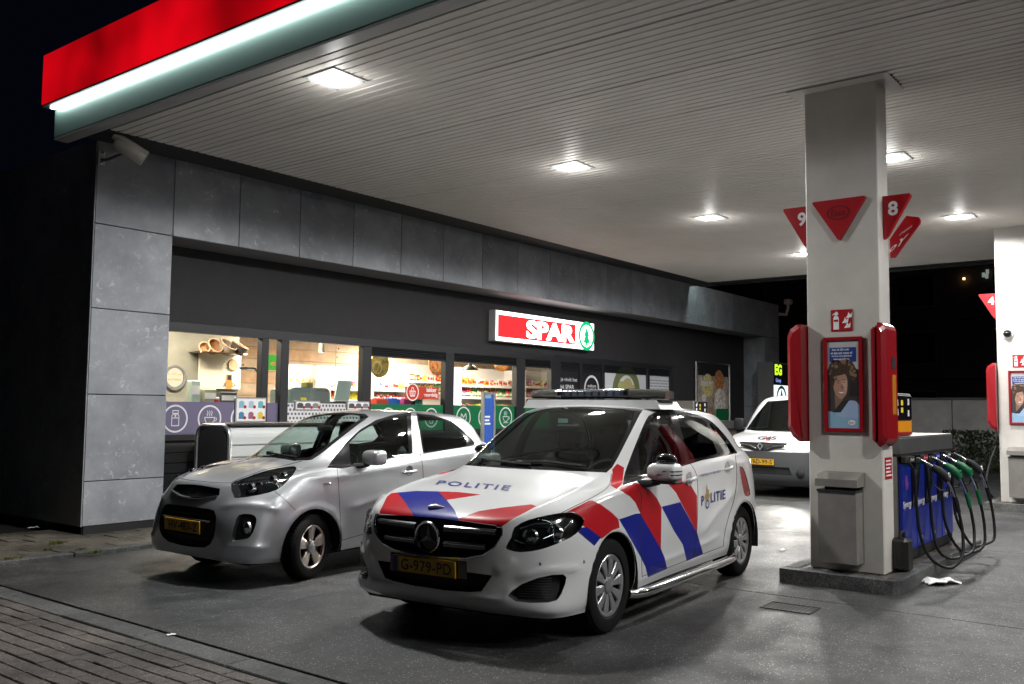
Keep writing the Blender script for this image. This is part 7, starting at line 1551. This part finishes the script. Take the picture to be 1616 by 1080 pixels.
# ================================================================== dark surroundings
M_bk = mat('night_brick', (.10, .09, .085), .8, var=.2, vscale=3.)
t = thing('back_wall', 'low pale garden wall in the dark beyond the pumps', 'wall', (27, 4, 0)); t.location = (0, 0, 0)
M_pw = mat('whitewash', (.34, .32, .31), .8, var=.2, vscale=2.)
for k in range(9): B().box(27.5, 27.7, 8.2-1.1*k, 9.28-1.1*k, -.1, 1.86, b=.01).o('wall_section', M_pw, t)
B().box(27.45, 27.75, -.8, 9.3, 1.86, 1.92).o('coping', M_bk, t)
def bush(loc, r, h, n, label, name='bush', cat='bush', seed=1, ms=('leaf_dark', (.02, .035, .012))):
    rnd = random.Random(seed); t = thing(name, label, cat, loc); b = B()
    for k in range(n):
        a = rnd.uniform(0, 2*math.pi); u = rnd.random()**.5; z = rnd.random(); rr = r*u*math.sqrt(max(.05, 1-(z-.35)**2*1.6)); p = np.array((rr*math.cos(a)*(1+.3*math.sin(3*a)), rr*math.sin(a), z*h)); s_ = .05*max(1, r/1.2)
        d1 = np.array([rnd.gauss(0, 1) for _ in range(3)]); d1 /= np.linalg.norm(d1); d2 = np.cross(d1, [rnd.gauss(0, 1) for _ in range(3)]); d2 /= np.linalg.norm(d2); b.add([p-d1*s_*1.6, p+d2*s_*.6, p+d1*s_*1.6, p-d2*s_*.6], [(0, 1, 2, 3)])
    b.o('foliage', mat(ms[0], ms[1], .7), t, fix=False)
    tb = B()
    for k in range(4): a = k*1.6; tb.tube([(0, 0, -.05), (.3*r*math.cos(a), .3*r*math.sin(a), h*.4), (.6*r*math.cos(a), .6*r*math.sin(a), h*.8)], [.03*max(1, h/2), .02*max(1, h/2), .008], 6)
    tb.o('stems', M_bk, t); return t
bush((26.2, 5.3, 0), 1.1, 1.05, 900, 'dark shrub growing before the pale garden wall')
bush((26.5, 3.9, 0), .9, .75, 600, 'lower dark shrub right of the other before the wall', seed=4)
def house(name, x0, x1, y0, y1, h, label, wins, lit=()):
    t = thing(name, label, 'building', (x0, y0, 0)); t.location = (0, 0, 0)
    B().box(x0, x1, y0, y1, 0, h).o('wall', M_bk, t); B().box(x0-.2, x1+.2, y0-.2, y1+.2, h, h+.25).o('roof_edge', M_black, t)
    for (y, z, w_, hh) in wins:
        p = B().box(x0-.06, x0-.003, y-w_/2-.06, y+w_/2+.06, z-.06, z+hh+.06).o('window', mat('night_frame', (.16, .16, .16), .6), t); B().box(x0-.07, x0-.061, y-w_/2, y+w_/2, z, z+hh).o('pane', emat('warm_window', (1., .5, .15), 1.2) if (y, z) in lit else M_gloss, p)
    for z in (3.0, 5.6): B().box(x0-.5, x0-.005, y0+1, y1-1, z, z+.15).o('balcony', M_bk, t)
    return t
house('apartment_block', 44, 56, -4, 26, 11.5, 'dark apartment block beyond the canopy with one lit window', [(y, z, 1.6, 1.4) for y in (-1, 3, 7, 11, 15, 19, 23) for z in (1, 3.7, 6.3, 8.9)])
q = onx(1521, 440, 43.8); B().box(q[0], q[0]+.05, q[1]-.05, q[1]+.05, q[2]-.05, q[2]+.05).o('lit_pane', emat('tiny_lamp', (1., .55, .2), 3.), bpy.data.objects['apartment_block'])
for (px_, py_) in ((1558, 429), (1557, 436), (1552, 434)): q = onx(px_, py_, 43.8); B().box(q[0], q[0]+.05, q[1]-.06, q[1]+.06, q[2]-.1, q[2]+.1).o('dim_pane', emat('dim_lamp', (.7, .8, .7), .25), bpy.data.objects['apartment_block'])
for k, (x, y, h_, r_) in enumerate(((-1, 34, 9, 4.5), (6, 40, 10, 5), (-7, 28, 8, 4))):
    bush((x, y, 0), r_, h_, 2600, ('tall dark tree against the night sky left of the shop', 'dark tree behind the shop roof corner', 'dark tree at the left edge of the picture')[k], 'tree', 'tree', 20+k)
t = thing('cctv_bracket', 'pale pipe bracket with lamp on the far corner of the shop', 'bracket', (25.97, YF, 4.35)); B().tube([(0, 0, 0), (.45, -.05, .02), (.62, -.05, .25), (.62, -.05, .34)], .045, 8).o('arm', M_cream, t, smooth=True); B().box(.52, .74, -.15, .05, .34, .5, b=.02).o('head', M_cream, t)
# moss in the sidewalk joints
mb_ = B(); rm = random.Random(12)
for (px_, py_, sp_, n_) in ((12, 884, .16, 260), (92, 857, .10, 160), (128, 868, .07, 110), (75, 868, .05, 60), (150, 872, .08, 90)):
    q = onz(px_, py_, .04)
    for k in range(n_):
        a = rm.uniform(0, 6.28); r_ = sp_*rm.random(); x, y = q[0]+r_*math.cos(a), q[1]+.5*r_*math.sin(a); h_ = rm.uniform(.008, .03); d = rm.uniform(0, 6.28); w_ = .006
        mb_.add([(x-w_*math.cos(d), y-w_*math.sin(d), .03), (x+w_*math.cos(d), y+w_*math.sin(d), .03), (x+.01*math.sin(d), y-.01*math.cos(d), .04+h_)], [(0, 1, 2)])
o = mb_.o('moss', mat('moss_green', (.10, .12, .015), .8), fix=False); tag(o, 'yellowish green moss tufts in the sidewalk joints', 'moss', kind='stuff')
